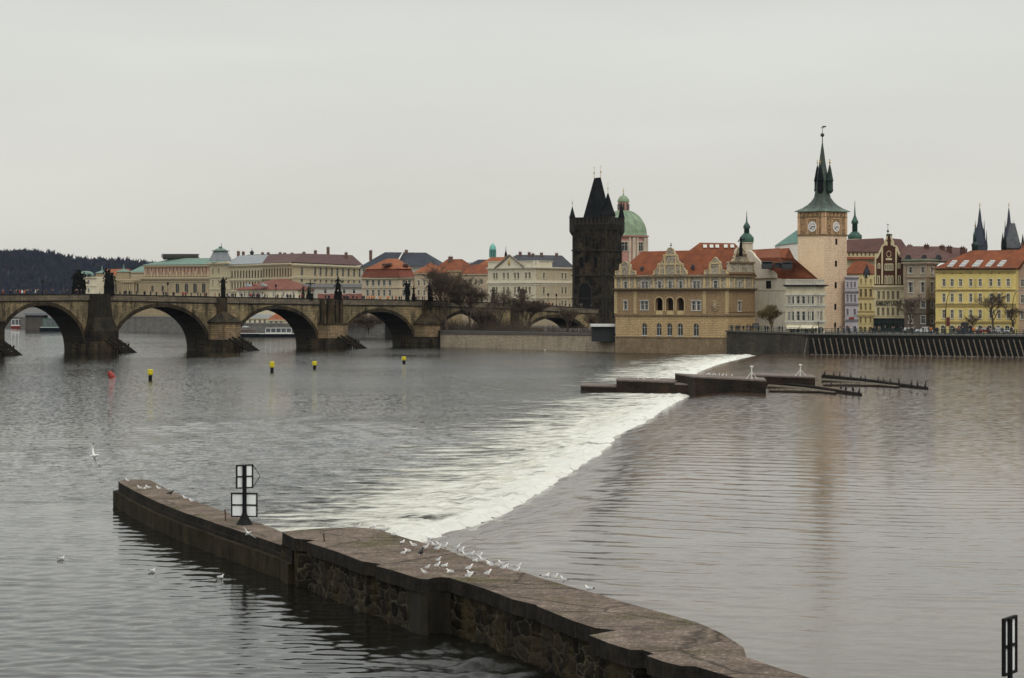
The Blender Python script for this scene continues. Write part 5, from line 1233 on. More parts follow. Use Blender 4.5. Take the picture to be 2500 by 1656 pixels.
lv = [(1.15, 516, 0), (1.14, 514.5, 0), (.86, 507, .1), (.66, 499, .3), (.52, 490, .6), (.42, 480, .9), (.37, 464, 1), (.33, 440, 1), (.26, 420, 1), (.17, 395, 1), (.10, 370, 1), (.02, 342, 1)]
mb = MB(); vs = []
for k, y, rd in lv: vs += ring(k, zk(y), rd)
fs = [(j * 8 + i, j * 8 + (i + 1) % 8, (j + 1) * 8 + (i + 1) % 8, (j + 1) * 8 + i) for j in range(len(lv) - 1) for i in range(8)] + [tuple(range(8))[::-1]]
sp_m, n, b = newmat('patinated_copper_spire')
o_ = coords(n); zz = N(n, 'ShaderNodeSeparateXYZ'); n.links.new(o_, zz.inputs[0])
c1 = ramp(n, noise_(n, coords(n, stretch=(1, 1, .35)), .8, 6, .7), [(.35, (.016, .024, .020)), (.55, (.035, .055, .042)), (.72, (.075, .12, .09))])
c2 = ramp(n, noise_(n, coords(n, stretch=(1, 1, .35)), .8, 6, .7), [(.35, (.04, .06, .045)), (.55, (.085, .13, .10)), (.72, (.20, .28, .22))])
pt = N(n, 'ShaderNodeMapRange'); n.links.new(zz.outputs[2], pt.inputs[0]); pt.inputs[1].default_value = zk(500) - 3; pt.inputs[2].default_value = zk(514) - 3; pt.inputs[3].default_value = 0; pt.inputs[4].default_value = .85
n.links.new(mix(n, pt.outputs[0], c1, c2), b.inputs['Base Color']); b.inputs['Roughness'].default_value = .6
mb.add(vs, fs); sp_ = mb.build('spire', sp_m, ct)
mb = MB(); finial(mb, cc.x, cc.y, zk(343), zk(304), .38); mb.ball((cc.x, cc.y, zk(326)), .5, 8); mb.box(cc.x, cc.x + .9, cc.y - .03, cc.y + .03, zk(307), zk(303.5)); mb.build('weather_vane', plain('dark_finial', (.05, .045, .03), .5, .4), sp_)
for px, off in ((1996, 0), (2001, .3), (2023, .2), (2027, 0)):
    p = Vector((T(px, cc.y), cc.y - (1.6 if px in (2001, 2023) else -.4)))
    mb = MB(); r = .78; mb.lathe(p.x, p.y, [(.3, zk(470)), (r, zk(464)), (r, zk(459)), (r * .92, zk(458)), (r * .92, zk(440)), (r * 1.12, zk(439.5)), (r * .8, zk(428)), (r * .4, zk(410)), (.06, zk(400))], 8); mb.build('turret', spire_slate if px not in (2023,) else copper_dark, sp_)
    mb = MB(); finial(mb, p.x, p.y, zk(401), zk(386), .2); mb.build('finial', gold, sp_)

# ================================================================ HOUSES around the clock tower
cream_w = plaster('off_white_plaster', (.62, .56, .44), .15, dirt=.35)
mill = empty('gabled_mill', (T(1890, 568), 568, 3), 'plain cream house with big curved gable and red roof left of the clock tower', 'house')
f = Face(1822, 590, 1921, 575)
pts = [(1822, 830), (1822, 609), (1831, 612), (1838, 617), (1843, 626), (1849, 631), (1854, 637), (1857, 642), (1860, 648), (1866, 654), (1872, 658), (1880, 660), (1887, 662), (1894, 667), (1897, 671), (1897.5, 680), (1921, 683), (1921, 830)]
mb = MB(); f.plate(mb, pts, -.6, 0); gb = mb.build('wall', cream_w, mill)
gable_trim(gb, f, [((1843, 680.5), (1897, 680.5))], dark_trim, o=.003, w=.25, pr=.3); gable_trim(gb, f, [((1843, 708), (1921, 709))], cream_w, o=.003, w=.2, pr=.12)
h = holes_of(f, [1877], (686, 704.5), 9.5)[0]; make_window(mill, f, h, dark_wood, black_metal, -.04, .0, 0, False, False)
h = holes_of(f, [1855.5], (758.5, 769), 6.5, True)[0]; make_window(mill, f, h, dark_wood, black_metal, -.04, .0, 0, False, False)
mb = MB(); a = lambda px, py, D: (T(px, D), D, Zp(py, D))
mb.hexa([a(1899, 720, 578.5), a(1999, 720, 564), a(1999, 720, 573), a(1899, 720, 594)], [a(1899, 683, 578.5), a(1999, 685, 564), a(1999, 685, 573), a(1899, 683, 594)]); mb.build('wall', cream_w, mill)
mb = MB()
mb.add([a(1894, 681, 579.3), a(1999, 683, 562), a(1940, 632, 571.5), a(1904, 629, 580), a(1904, 606, 592), a(1836, 610, 594), a(1846, 630, 587), a(1866, 657, 584)], [(0, 1, 2, 3, 7), (7, 3, 6), (6, 3, 4, 5)])
mb.build('roof', red_tile, mill, recalc=False)
for px0, px1, y0, y1, D in ((1862, 1887, 640, 657, 578.5), (1894, 1909, 643, 654, 574.5), (1912, 1934, 641, 658, 570.5)):
    mb = MB(); x0, x1 = T(px0, D), T(px1, D); z0, z1 = Zp(y1, D), Zp(y0, D)
    mb.hexa([(x0, D, z0), (x1, D, z0), (x1, D + 3, z0), (x0, D + 3, z0)], [(x0, D, z1 - .3), (x1, D, z1 - .3), (x1, D + 3, z1 + .2), (x0, D + 3, z1 + .2)]); dm_ = mb.build('dormer', plain('dark_dormer', (.02, .024, .026), .6), mill)
    mb = MB(); mb.box(x0 + .15, x1 - .15, D - .03, D - .003, z0 + .3, z1 - .5); mb.build('dormer_window', glass, dm_); mb = MB(); mb.box(x0 - .1, x1 + .1, D - .35, D + 3, z1 + .003, z1 + .15); mb.build('dormer_roof', plain('dormer_sheet', (.07, .10, .10), .5), dm_)

grey_w = plaster('pale_grey_stucco', (.52, .50, .43), .15, dirt=.4); yel_grey = plaster('buff_panel', (.55, .49, .33), .15, dirt=.35)
hs_ = empty('ornate_house', (T(1960, 545), 545, 3), 'pale grey ornate house with dark cornice and cream awnings below the clock tower', 'house')
f = Face(1918, 545.5, 1991, 543); f2 = Face(1991, 543, 2013.5, 546)
W1_ = [1928, 1935, 1948.5, 1961.5, 1976, 1983]; W2_ = [1996, 2004]
for ff, W_, a_px, b_px in ((f, W1_, 1918, 1991), (f2, W2_, 1991, 2013.5)):
    facade(hs_, ff, a_px, b_px, GZ - .5, ff.z(697), yel_grey, [dict(c=W_, y=(723.5, 742), w=6.6, arch=True, bars=0, s=.06), dict(c=W_, y=(760, 783), w=6.6, arch=True, bars=0, s=.06), dict(c=[1934, 1948, 1968, 1983] if ff is f else [2002], y=(798, 814), w=8, pm=black_metal, cross=False)], fm=grey_w, trims=[(717.5, .3, .35), (744.5, .3, .35), (750, .12, .15), (784, .3, .3), (789, .15, .12)], tm=grey_w)
    mb = MB(); t0_, t1_ = ff.t(a_px), ff.t(b_px)
    for c in W_:
        a_ = ff.t(c)
        for dx in (-.55, .55):
            for ya, yb in ((743.5, 719), (783, 752)): ff.box(mb, a_ + dx - .09, a_ + dx + .09, ff.z(ya), ff.z(yb), .003, .18)
        ff.box(mb, a_ - .12, a_ + .12, ff.z(708), ff.z(704.5), .003, .1, 0)
    mb.build('pilaster', grey_w, hs_)
    mb = MB(); ff.box(mb, t0_ - .4, t1_ + .4, ff.z(698), ff.z(695.5), -1, .85); ff.box(mb, t0_ - .2, t1_ + .2, ff.z(700), ff.z(698.2), .003, .5); mb.build('cornice', plain('black_cornice', (.012, .013, .013), .7), hs_)
    mb = MB(); ff.box(mb, t0_, t1_, ff.z(695.4), ff.z(694), -.5, .2); ff.box(mb, t0_, t1_, ff.z(684), ff.z(682), -.5, -.1)
    n_ = int((t1_ - t0_) / .35)
    for k in range(n_ + 1): a_ = t0_ + (t1_ - t0_) * k / max(1, n_); ff.box(mb, a_ - .07, a_ + .07, ff.z(694), ff.z(684), -.4, -.2)
    mb.build('balustrade', grey_w, hs_)
mb = MB(); mb.prism([back(f, f.t(1918), .6), back(f, f.t(1991), .6), back(f2, f2.t(2013.5), .6), (T(2013, 553), 553), (T(1918, 555), 555)], GZ - .5, f.z(695)); mb.build('wall', grey_w, hs_)
for p0, p1, y0, y1 in ((1922, 1953, 795, 803), (1956, 1986, 794, 803), (1988, 2000, 796, 803)):
    mb = MB(); a0, a1 = f.t(p0), f.t(p1); mb.hexa([f.W(a0, f.z(y1), .003), f.W(a1, f.z(y1), .003), f.W(a1, f.z(y1), 1.5), f.W(a0, f.z(y1), 1.5)], [f.W(a0, f.z(y0), .003), f.W(a1, f.z(y0), .003), f.W(a1, f.z(y1) + .15, 1.5), f.W(a0, f.z(y1) + .15, 1.5)])
    mb.build('awning', plain('cream_awning', (.62, .58, .44), .8), hs_)

wb = empty('white_block', (T(1925, 650), 650, 3), 'plain white block with a green roof edge behind the clock tower', 'building')
f = Face(1903, 650, 1990, 650); mb = MB(); pts = [(1904, 700), (1904, 598), (1925, 594), (1948, 591), (1988, 590), (1988, 700)]; f.plate(mb, pts, -12, 0); mb.build('wall', plaster('white_render', (.66, .64, .58), .1, dirt=.15), wb)
mb = MB(); mb.add([f.W(f.t(1902), f.z(598.5), .4), f.W(f.t(1988), f.z(588), .4), f.W(f.t(1970), f.z(548), -6), f.W(f.t(1988), f.z(588), -12), f.W(f.t(1902), f.z(598.5), -12)], [(0, 1, 2), (0, 2, 4), (1, 3, 2), (2, 3, 4)]); mb.build('roof', tiles('teal_roof', (.22, .40, .34), (.15, .30, .26), (.08, .12, .11), .3), wb)
rb = empty('town_house', (T(1875, 640), 640, 3), 'low red-roofed house between the curved gable and the white block', 'house')
f = Face(1836, 640, 1910, 636); shell(rb, [back(f, 0, 0), back(f, f.L, 0), back(f, f.L, 10), back(f, 0, 10)], 3, f.z(640), cream_w); hip(rb, back(f, 0, 0), back(f, f.L, 0), back(f, f.L, 10), back(f, 0, 10), f.z(640), f.W(1, f.z(610), -5), f.W(f.L, f.z(605), -5), red_tile, .2)

# houses right of the tower
def simple_house(name, label, f, px0, px1, z0, ztop, wm, wins, trims, fm, depth=10, roof=None, tm=None, cat='house', pm=None):
    r_ = empty(name, (f.A.x, f.A.y, z0), label, cat)
    facade(r_, f, px0, px1, z0, ztop, wm, wins, fm=fm, trims=trims, tm=tm, pm=pm)
    t0, t1 = f.t(px0), f.t(px1); pts = [back(f, t1, 0), back(f, t1, depth), back(f, t0, depth), back(f, t0, 0)]
    shell(r_, pts, z0, ztop, wm, skip=(3,))
    if roof:
        rz, i0, i1, rm = roof; hip(r_, back(f, t0, 0), back(f, t1, 0), back(f, t1, depth), back(f, t0, depth), ztop, f.W(t0 + i0, rz, -depth / 2), f.W(t1 - i1, rz, -depth / 2), rm, .35)
    else:
        mb = MB(); mb.hexa([f.W(t0, ztop - .05, -.3), f.W(t1, ztop - .05, -.3), f.W(t1, ztop - .05, -depth), f.W(t0, ztop - .05, -depth)], [f.W(t0, ztop, -.3), f.W(t1, ztop, -.3), f.W(t1, ztop, -depth), f.W(t0, ztop, -depth)]); mb.build('roof', slate, r_)
    return r_
f = Face(2062, 578, 2210, 572)
lav = plaster('lavender_stucco', (.50, .47, .52), .12, dirt=.3); lavt = plaster('lavender_trim', (.30, .28, .32), .2)
lv_ = simple_house('town_house', 'narrow lavender house right of the clock tower', f, 2063, 2095.5, GZ - .6, f.z(674), lav, [dict(c=[2069, 2078, 2087], y=(688, 702.5), w=4.4, arch=True), dict(c=[2069, 2078, 2087], y=(719, 738), w=5, arch=True), dict(c=[2069, 2086.5], y=(754, 770), w=5, arch=True), dict(c=[2068.5, 2086.5], y=(796, 815), w=7, arch=True, pm=black_metal, sill=False)], [(676, .3, .4), (709.5, .35, .35), (741, .3, .3), (779, .4, .3)], lav, 10, None, lavt)
mb = MB(); f.pbox(mb, 2074, 2086, 775, 780, .32, .45); mb.build('sign', plain('red_sign', (.25, .03, .03), .5), lv_)
yl = plaster('soft_yellow_stucco', (.60, .48, .20), .14, dirt=.3); ylt = plaster('soft_yellow_trim', (.48, .36, .15), .15)
yh = simple_house('town_house', 'narrow soft-yellow house with crenellated top beside the brick gable', f, 2095.5, 2134, GZ - .6, f.z(676), yl, [dict(c=[2102, 2113.5, 2126], y=(681, 693), w=3.6, arch=True, cross=False), dict(c=[2101.5, 2113.5, 2125.5], y=(706, 725), w=5.5, fm=ylt), dict(c=[2101.5, 2113, 2124.5], y=(741, 757.5), w=5), dict(c=[2101, 2113, 2125], y=(775, 789), w=4.6), dict(c=[2101, 2111.5, 2124.5], y=(798, 815), w=6.5, arch=True, pm=black_metal, sill=False)], [(699, .2, .2), (727, .2, .25), (759.5, .15, .25), (767, .4, .35)], yl, 10, None, ylt)
mb = MB()
for k in range(6): a_ = f.t(2097.5 + k * 7); f.box(mb, a_ - .25, a_ + .25, f.z(676), f.z(672), -.4, 0)
mb.build('merlon', yl, yh)
mb = MB(); p = f.W(f.t(2114), f.z(671), -.8); mb.lathe(p.x, p.y, [(.9, p.z - 1), (.9, p.z + .4), (.75, p.z + 1), (.3, p.z + 1.8), (.05, p.z + 2.6)], 8); mb.build('turret', slate, yh)
# gothic brick gable house
brick = masonry('dark_red_brick', f.u, (.10, .032, .022), (.075, .025, .018), (.06, .03, .02), .4, .18, dirt=(.03, .012, .01), dirtamt=.5)
cr2 = plaster('cream_yellow_stucco', (.60, .50, .29), .14, dirt=.3)
gh = empty('gabled_house', (T(2170, 572), 572, 3), 'cream house with a pointed dark-brick gothic gable and a large dark sign', 'house')
facade(gh, f, 2134, 2210, GZ - .6, f.z(697), cr2, [dict(c=[2145, 2157, 2168.5, 2180, 2192], y=(711, 731), w=5.6, cross=False), dict(c=[2144, 2156, 2168, 2180, 2192], y=(751, 771), w=5.6, cross=False)], trims=[(697, .45, .6), (776, .2, .2)], fm=cr2)
t0, t1 = f.t(2134), f.t(2210); shell(gh, [back(f, t1, 0), back(f, t1, 12), back(f, t0, 12), back(f, t0, 0)], GZ - .6, f.z(690), cr2, skip=(3,))
gp = [(2136, 696), (2136, 631), (2142, 629), (2155, 601), (2155, 600), (2161, 598), (2161, 588), (2165, 585), (2166, 577), (2171, 574), (2176, 577), (2177, 586), (2181, 591), (2181, 600), (2188, 602), (2190, 606), (2197, 625), (2203, 629), (2209, 632), (2209, 696)]
g = gable(gh, f, gp, .6, brick, o=-.05); outline_trim(g, f, gp[1:-1], cr2, o=-.047, w=.42, pr=.2)
gable_trim(g, f, [((2154, 694), (2154, 605)), ((2188, 694), (2188, 606)), ((2137.5, 694), (2137.5, 632)), ((2207.5, 694), (2207.5, 634)), ((2165, 600), (2165, 590)), ((2177, 600), (2177, 590))], cr2, o=-.047, w=.35, pr=.2)
mb = MB(); f.pbox(mb, 2163, 2178, 631, 635.5, -.047, .1); f.pbox(mb, 2161, 2181, 659, 661, -.047, .12)
p = f.W(f.t(2170), f.z(621), -.04)
for k in range(12): a0 = 2 * math.pi * k / 12; mb.ball(p + Vector((f.u.x, f.u.y, 0)) * .55 * math.cos(a0) + Vector((0, 0, .75 * math.sin(a0))), .14, 5)
mb.build('stone_panel', cr2, g)
for cs, yy in (([2163, 2168, 2173, 2178], (645, 660)), ([2146, 2195], (644, 656)), ([2163, 2170.5, 2178], (674, 694)), ([2145, 2196], (674, 694))):
    for h in holes_of(f, cs, yy, 3.4, True): make_window(g, f, (h[0], h[1], h[2], h[3], True), cr2, glass, .0, .14, 0, False, False)
mb = MB(); tm_ = f.t(2170); mb.add([f.W(t0, f.z(640), -.7), f.W(t1, f.z(640), -.7), f.W(tm_, f.z(582), -.7), f.W(t0, f.z(640), -12), f.W(t1, f.z(640), -12), f.W(tm_, f.z(582), -12)], [(0, 2, 5, 3), (1, 4, 5, 2), (0, 1, 2), (3, 5, 4)]); mb.build('roof', brown_tile, gh)
mb = MB(); mb.lathe(*f.W(f.t(2170), 0, -.3).xy, [(.7, f.z(576)), (.85, f.z(574)), (.5, f.z(571.5))], 8); p = f.W(f.t(2160), f.z(580), -3); mb.build('gable_crown', copper_dark, gh); mb = MB(); finial(mb, p.x, p.y, p.z, f.z(545), .3); mb.build('finial', copper_dark, gh)
mb = MB(); f.box(mb, f.t(2134), f.t(2212), GZ - .5, f.z(778), .003, .5); f.box(mb, f.t(2134), f.t(2212), f.z(779), f.z(777), .5, 1.0); sh = mb.build('shopfront', plain('dark_green_shopfront', (.010, .022, .020), .4), gh)
mb = MB()
for k in range(6): a_ = f.t(2137 + 12.4 * k); f.box(mb, a_, a_ + .95, GZ + .2, f.z(788), .503, .53)
mb.build('shop_window', plain('shop_glass', (.008, .014, .014), .1), sh)
cu = bpy.data.curves.new('sign', 'FONT'); cu.body = 'KARLOVY LÁZNĚ'; cu.size = 1.18; cu.extrude = .06; cu.offset = .018; cu.align_x = 'CENTER'; cu.align_y = 'CENTER'
o_ = bpy.data.objects.new('tmp', cu); COL.objects.link(o_); me_ = bpy.data.meshes.new_from_object(o_.evaluated_get(bpy.context.evaluated_depsgraph_get())); bpy.data.objects.remove(o_)
wd = max(v_.co.x for v_ in me_.vertices) - min(v_.co.x for v_ in me_.vertices); k_ = (f.t(2204) - f.t(2141)) / wd * .97
p = f.W(f.t(2170.5), f.z(741), .25); me_.transform(Matrix.Translation(p - gh.location) @ Matrix(((f.u.x, 0, -f.u.y * -1, 0), (f.u.y, 0, f.u.x * -1, 0), (0, 1, 0, 0), (0, 0, 0, 1))) @ Matrix.Diagonal((k_, 1.0, 1, 1)))
me_.materials.clear(); me_.materials.append(black_metal); so_ = bpy.data.objects.new('sign_lettering', me_); COL.objects.link(so_); so_.parent = gh
mb = MB()
for yy in (736, 746): f.pbox(mb, 2140, 2202, yy - .35, yy + .35, .12, .17)
mb.build('sign_frame', black_metal, gh)
# hall behind
hl = empty('long_hall', (T(2110, 640), 640, 3), 'long brown-roofed hall with a band of yellow windows behind the lavender house', 'building')
f3 = Face(2066, 640, 2165, 640); facade(hl, f3, 2066, 2165, 3, f3.z(615), cr2, [dict(c=[2073, 2083, 2093, 2103, 2113, 2123, 2133], y=(617, 626), w=4.5, s=.1, cross=False, sill=False)], fm=cr2)
shell(hl, [back(f3, f3.t(2165), 0), back(f3, f3.t(2165), 12), back(f3, f3.t(2066), 12)], 3, f3.z(615), cr2, skip=(2,))
hip(hl, back(f3, f3.t(2062), 0), back(f3, f3.t(2165), 0), back(f3, f3.t(2165), 12), back(f3, f3.t(2062), 12), f3.z(615), f3.W(f3.t(2062), f3.z(585), -6), f3.W(f3.t(2165), f3.z(580), -6), brown_tile, .4)
mb = MB(); mb.hexa([f3.W(0, f3.z(634), 2), f3.W(f3.L, f3.z(634), 2), f3.W(f3.L, f3.z(634), .003), f3.W(0, f3.z(634), .003)], [f3.W(0, f3.z(633), 2), f3.W(f3.L, f3.z(633), 2), f3.W(f3.L, f3.z(627.5), .003), f3.W(0, f3.z(627.5), .003)]); mb.build('lower_roof', red_tile, hl)
lr = empty('town_house', (T(2085, 605), 605, 3), 'small red-roofed house tucked behind the lavender and yellow fronts', 'house')
f3 = Face(2062, 605, 2128, 600); shell(lr, [back(f3, 0, 0), back(f3, f3.L, 0), back(f3, f3.L, 8), back(f3, 0, 8)], 3, f3.z(668), cr2); hip(lr, back(f3, 0, 0), back(f3, f3.L, 0), back(f3, f3.L, 8), back(f3, 0, 8), f3.z(668), f3.W(.5, f3.z(636), -4), f3.W(f3.L * .5, f3.z(638), -4), red_tile, .3)
# taupe corner house
tp = plaster('taupe_stucco', (.40, .31, .215), .16, dirt=.4); tpd = plaster('taupe_lower', (.15, .115, .085), .25); tpt = plaster('taupe_trim', (.33, .255, .18), .2)
f = Face(2208, 566, 2262, 560); f2 = Face(2262, 560, 2287, 566)
th = empty('corner_house', (T(2262, 560), 560, 3), 'taupe corner house with brown roof between the brick gable and the big yellow house', 'house')
for ff, a_px, b_px, cc1 in ((f, 2208, 2262, [2223.5, 2254]), (f2, 2262, 2287, [2275])):
    facade(th, ff, a_px, b_px, ff.z(726), ff.z(638), tp, [dict(c=cc1, y=(652, 667), w=7.5), dict(c=cc1, y=(690, 714.5), w=8, hood=True)], trims=[(640, .4, .7), (676, .2, .3), (726, .4, .35)], tm=tpt)
    facade(th, ff, a_px, b_px, GZ - .6, ff.z(726), tpd, [dict(c=cc1, y=(735, 752), w=8), dict(c=cc1, y=(771, 790), w=8)], trims=[(763, .25, .25)], tm=tpd)
    mb = MB()
    for c in (a_px + 3, b_px - 2): a_ = ff.t(c); ff.box(mb, a_ - .3, a_ + .3, ff.z(724), ff.z(642), .003, .2)
    mb.build('pilaster', tpt, th)
mb = MB(); q = [f.W(f.t(2208), f.z(637), .5), f.W(f.t(2262), f.z(637), .5), f2.W(f2.t(2330), f.z(637), .5), (T(2360, 600), 600, f.z(637)), (T(2200, 590), 590, f.z(637)), (T(2186, 580), 580, Zp(601, 580)), (T(2305, 590), 590, Zp(602, 590)), (T(2362, 600), 600, Zp(607, 600))]
mb.add(q, [(0, 1, 6, 5), (1, 2, 7, 6), (2, 3, 7), (0, 5, 4), (4, 5, 6, 7, 3), (0, 4, 3, 2, 1)]); mb.build('roof', brown_tile, th)
mb = MB(); f.box(mb, -.4, f.L + .3, f.z(637) + .003, f.z(634), -.4, .75); f2.box(mb, -.3, f2.L + .3, f2.z(637) + .003, f2.z(634), -.4, .75); mb.build('gutter', copper, th)
chimneys(th, [(2221, 599, 612), (2262, 598, 612), (2300, 600, 612), (2318, 602, 614), (2350, 604, 616)], 584, brown_tile, 1.1)
for px in (2218, 2257, 2292):
    mb = MB(); D = 566; x = T(px, D); z = Zp(628, D); mb.hexa([(x - .7, D - .8, z - .6), (x + .7, D - .8, z - .6), (x + .7, D + 2, z - .6), (x - .7, D + 2, z - .6)], [(x - .2, D - .8, z + .5), (x + .2, D - .8, z + .5), (x + .2, D + 2, z + .5), (x - .2, D + 2, z + .5)]); mb.build('dormer', slate, th)
# big yellow house
f = Face(2284, 552, 2480, 546); by = plaster('bright_yellow_stucco', (.66, .50, .13), .12, dirt=.25); byt = plaster('yellow_ochre_trim', (.46, .34, .10), .15); wf = plaster('white_window_trim', (.62, .58, .44), .1, dirt=.1)
C8 = [2304.6, 2324.5, 2345, 2370, 2393, 2419, 2439, 2461.5]
bh = simple_house('yellow_apartment_house', 'large bright yellow house with eight window bays and slanted skylights on its red roof', f, 2284, 2480, GZ - .6, f.z(657), by, [dict(c=C8, y=(681.5, 699), w=7), dict(c=C8, y=(717, 738), w=7), dict(c=C8, y=(757, 778), w=7), dict(c=[2302, 2324, 2342, 2369, 2393, 2416, 2437, 2459], y=(795, 815), w=10, arch=True, pm=black_metal, sill=False, s=.2)], [(659, .4, .5), (706, .25, .3), (741, .22, .3), (746, .22, .2), (784, .35, .3)], wf, 13, None, byt)
mb = MB()
for y in (663, 668): 
    for c in C8: a_ = f.t(c); f.box(mb, a_ - .2, a_ + .2, f.z(668.5), f.z(666.5), .003, .05)
mb.build('vent', dark_trim, bh)
mb = MB()
for yy in ((685, 700), (719, 737)): f.pbox(mb, 2379, 2384, yy[0] - 4, yy[1] + 3, .003, .1)
mb.build('niche', byt, bh)
t0, t1 = f.t(2284), f.t(2480); mb = MB()
q = [f.W(t0 - .5, f.z(656), .7), f.W(t1 + .5, f.z(656), .7), f.W(t1 + .5, f.z(656), -13.5), f.W(t0 - .5, f.z(656), -13.5), f.W(f.t(2360), Zp(612, 556), -6.5), f.W(t1 + 3.0, Zp(610, 553), -6.5)]
mb.add(q, [(0, 1, 5, 4), (1, 2, 5), (2, 3, 4, 5), (3, 0, 4), (0, 3, 2, 1)]); rf = mb.build('roof', red_tile, bh)
mb = MB(); f.box(mb, t0 - .6, t1 + .6, f.z(658), f.z(655.5), .5, .9); mb.build('gutter', black_metal, bh)
def on_roof(px, v):   # point on the front slope
    a = f.t(px); e0 = f.W(a, f.z(656), .7); e1 = f.W(a + v * 1.9, Zp(611, 556), -6.5); return e0.lerp(e1, v)
for p0 in (2313, 2342, 2373, 2406, 2434):
    w_ = 11.5 if p0 != 2373 else 15; q = [on_roof(p0, .06), on_roof(p0 + w_, .06), on_roof(p0 + w_ + 7, .38), on_roof(p0 + 7, .38)]
    up_ = Vector((-.1, -.25, .28)); mb = MB(); mb.hexa(q, [p + up_ for p in q]); sk_ = mb.build('skylight', plain('skylight_frame', (.62, .60, .56), .4), rf)
    mb = MB()
    for s0_, s1_ in ((.08, .46), (.54, .92)):
        for r0, r1_ in ((.08, .46), (.54, .92)):
            P2 = lambda s, r: q[0].lerp(q[1], s).lerp(q[3].lerp(q[2], s), r) + up_ * 1.06
            mb.quad(P2(s0_, r0), P2(s1_, r0), P2(s1_, r1_), P2(s0_, r1_))
    mb.build('skylight_glass', plain('skylight_pane', (.22, .24, .26), .15), sk_, recalc=False)
er = empty('town_house', (T(2530, 548), 548, 3), 'pinkish house cut off at the right edge of the photo', 'house')
f4 = Face(2482, 551, 2620, 548); facade(er, f4, 2482, 2620, GZ - .6, f4.z(625), plaster('pinkish_stucco', (.46, .33, .25), .15), [dict(c=[2496, 2520, 2545, 2570, 2595], y=(682, 700), w=7), dict(c=[2496, 2520, 2545, 2570, 2595], y=(720, 740), w=7), dict(c=[2496, 2520, 2545, 2570, 2595], y=(760, 780), w=7)], trims=[(627, .4, .4)])
shell(er, [back(f4, f4.L, 0), back(f4, f4.L, 10), back(f4, 0, 10), back(f4, 0, 0)], GZ - .6, f4.z(625), by, skip=(3,)); hip(er, back(f4, 0, 0), back(f4, f4.L, 0), back(f4, f4.L, 10), back(f4, 0, 10), f4.z(625), f4.W(2, f4.z(590), -5), f4.W(f4.L - 2, f4.z(590), -5), red_tile)
chimneys(er, [(2498, 594, 610)], 556)
# ================================================================ FAR BANK left of the gate tower
def town(name, label, z0=3.0, cat='building', at=(1000, 900)):
    return empty(name, (T(*at), at[1], z0), label, cat)
# cream palace with pediment
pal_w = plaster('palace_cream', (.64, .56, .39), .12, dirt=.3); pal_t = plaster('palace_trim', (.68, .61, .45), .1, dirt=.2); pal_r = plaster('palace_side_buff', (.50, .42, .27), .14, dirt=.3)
pa = town('palace', 'cream palace with triangular pediment and slate roof, just left of the black tower', at=(1308, 755))
f = Face(1191, 775, 1308, 755); f2 = Face(1308, 755, 1402, 775)
cA = [1206, 1212.5, 1230, 1240, 1257, 1265, 1284, 1293]; cB = [1328, 1373, 1381.5]
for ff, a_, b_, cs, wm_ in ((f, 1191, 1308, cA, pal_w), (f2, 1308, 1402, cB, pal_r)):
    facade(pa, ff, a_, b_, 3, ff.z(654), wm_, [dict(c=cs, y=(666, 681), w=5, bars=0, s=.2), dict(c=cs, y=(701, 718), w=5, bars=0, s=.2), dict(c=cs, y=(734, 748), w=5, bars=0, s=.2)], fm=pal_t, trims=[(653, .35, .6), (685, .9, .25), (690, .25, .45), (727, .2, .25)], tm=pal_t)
mb = MB(); f.box(mb, f.t(1191), f.t(1309), f.z(652.9), f.z(639), -1, -.1); f2.box(mb, f2.t(1308) - .1, f2.t(1349), f2.z(652.9), f2.z(639), -1, -.11); f.box(mb, f.t(1190), f.t(1309), f.z(639), f.z(637.5), -1.2, .1); f2.box(mb, 0, f2.t(1350), f2.z(639.0), f2.z(637.6), -1.2, .12); mb.build('attic', pal_t, pa)
pp = [(1213, 654), (1247, 625), (1280, 653)]; g = gable(pa, f, pp, .8, pal_t, 'pediment', .4); gable_trim(g, f, [((1211, 655), (1247, 623)), ((1247, 623), (1283, 654))], plaster('pediment_edge', (.22, .18, .13), .2), o=.403, w=.45, pr=.4)
mb = MB(); p = f.W(f.t(1246), f.z(642), .45); mb.ball(p, .55, 8, 0, (.8, .4, 1.8)); mb.ball(p + Vector((.4, 0, .6)), .35, 6); mb.build('emblem', gold, g)
bkp = [(T(1191, 775), 775), (T(1308, 755), 755), (T(1402, 775), 775), (T(1290, 800), 800)]
shell(pa, bkp, 3, f.z(654), pal_w, skip=(0, 1)); zz_ = f.z(653)
q = [(T(1196, 776), 776.5, zz_), (T(1308, 756), 757, zz_), (T(1404, 775), 775, zz_), (T(1300, 805), 805, zz_), (T(1262, 790), 790, Zp(622, 790)), (T(1372, 790), 790, Zp(624, 790))]
mb = MB(); mb.add(q, [(0, 1, 4), (1, 5, 4), (1, 2, 5), (2, 3, 5), (3, 4, 5), (3, 0, 4)]); mb.build('roof', slate, pa)
chimneys(pa, [(1270, 616, 628), (1292, 617, 628), (1322, 618, 629), (1359, 619, 630), (1301, 620, 627)], 786, chim, 1.0)
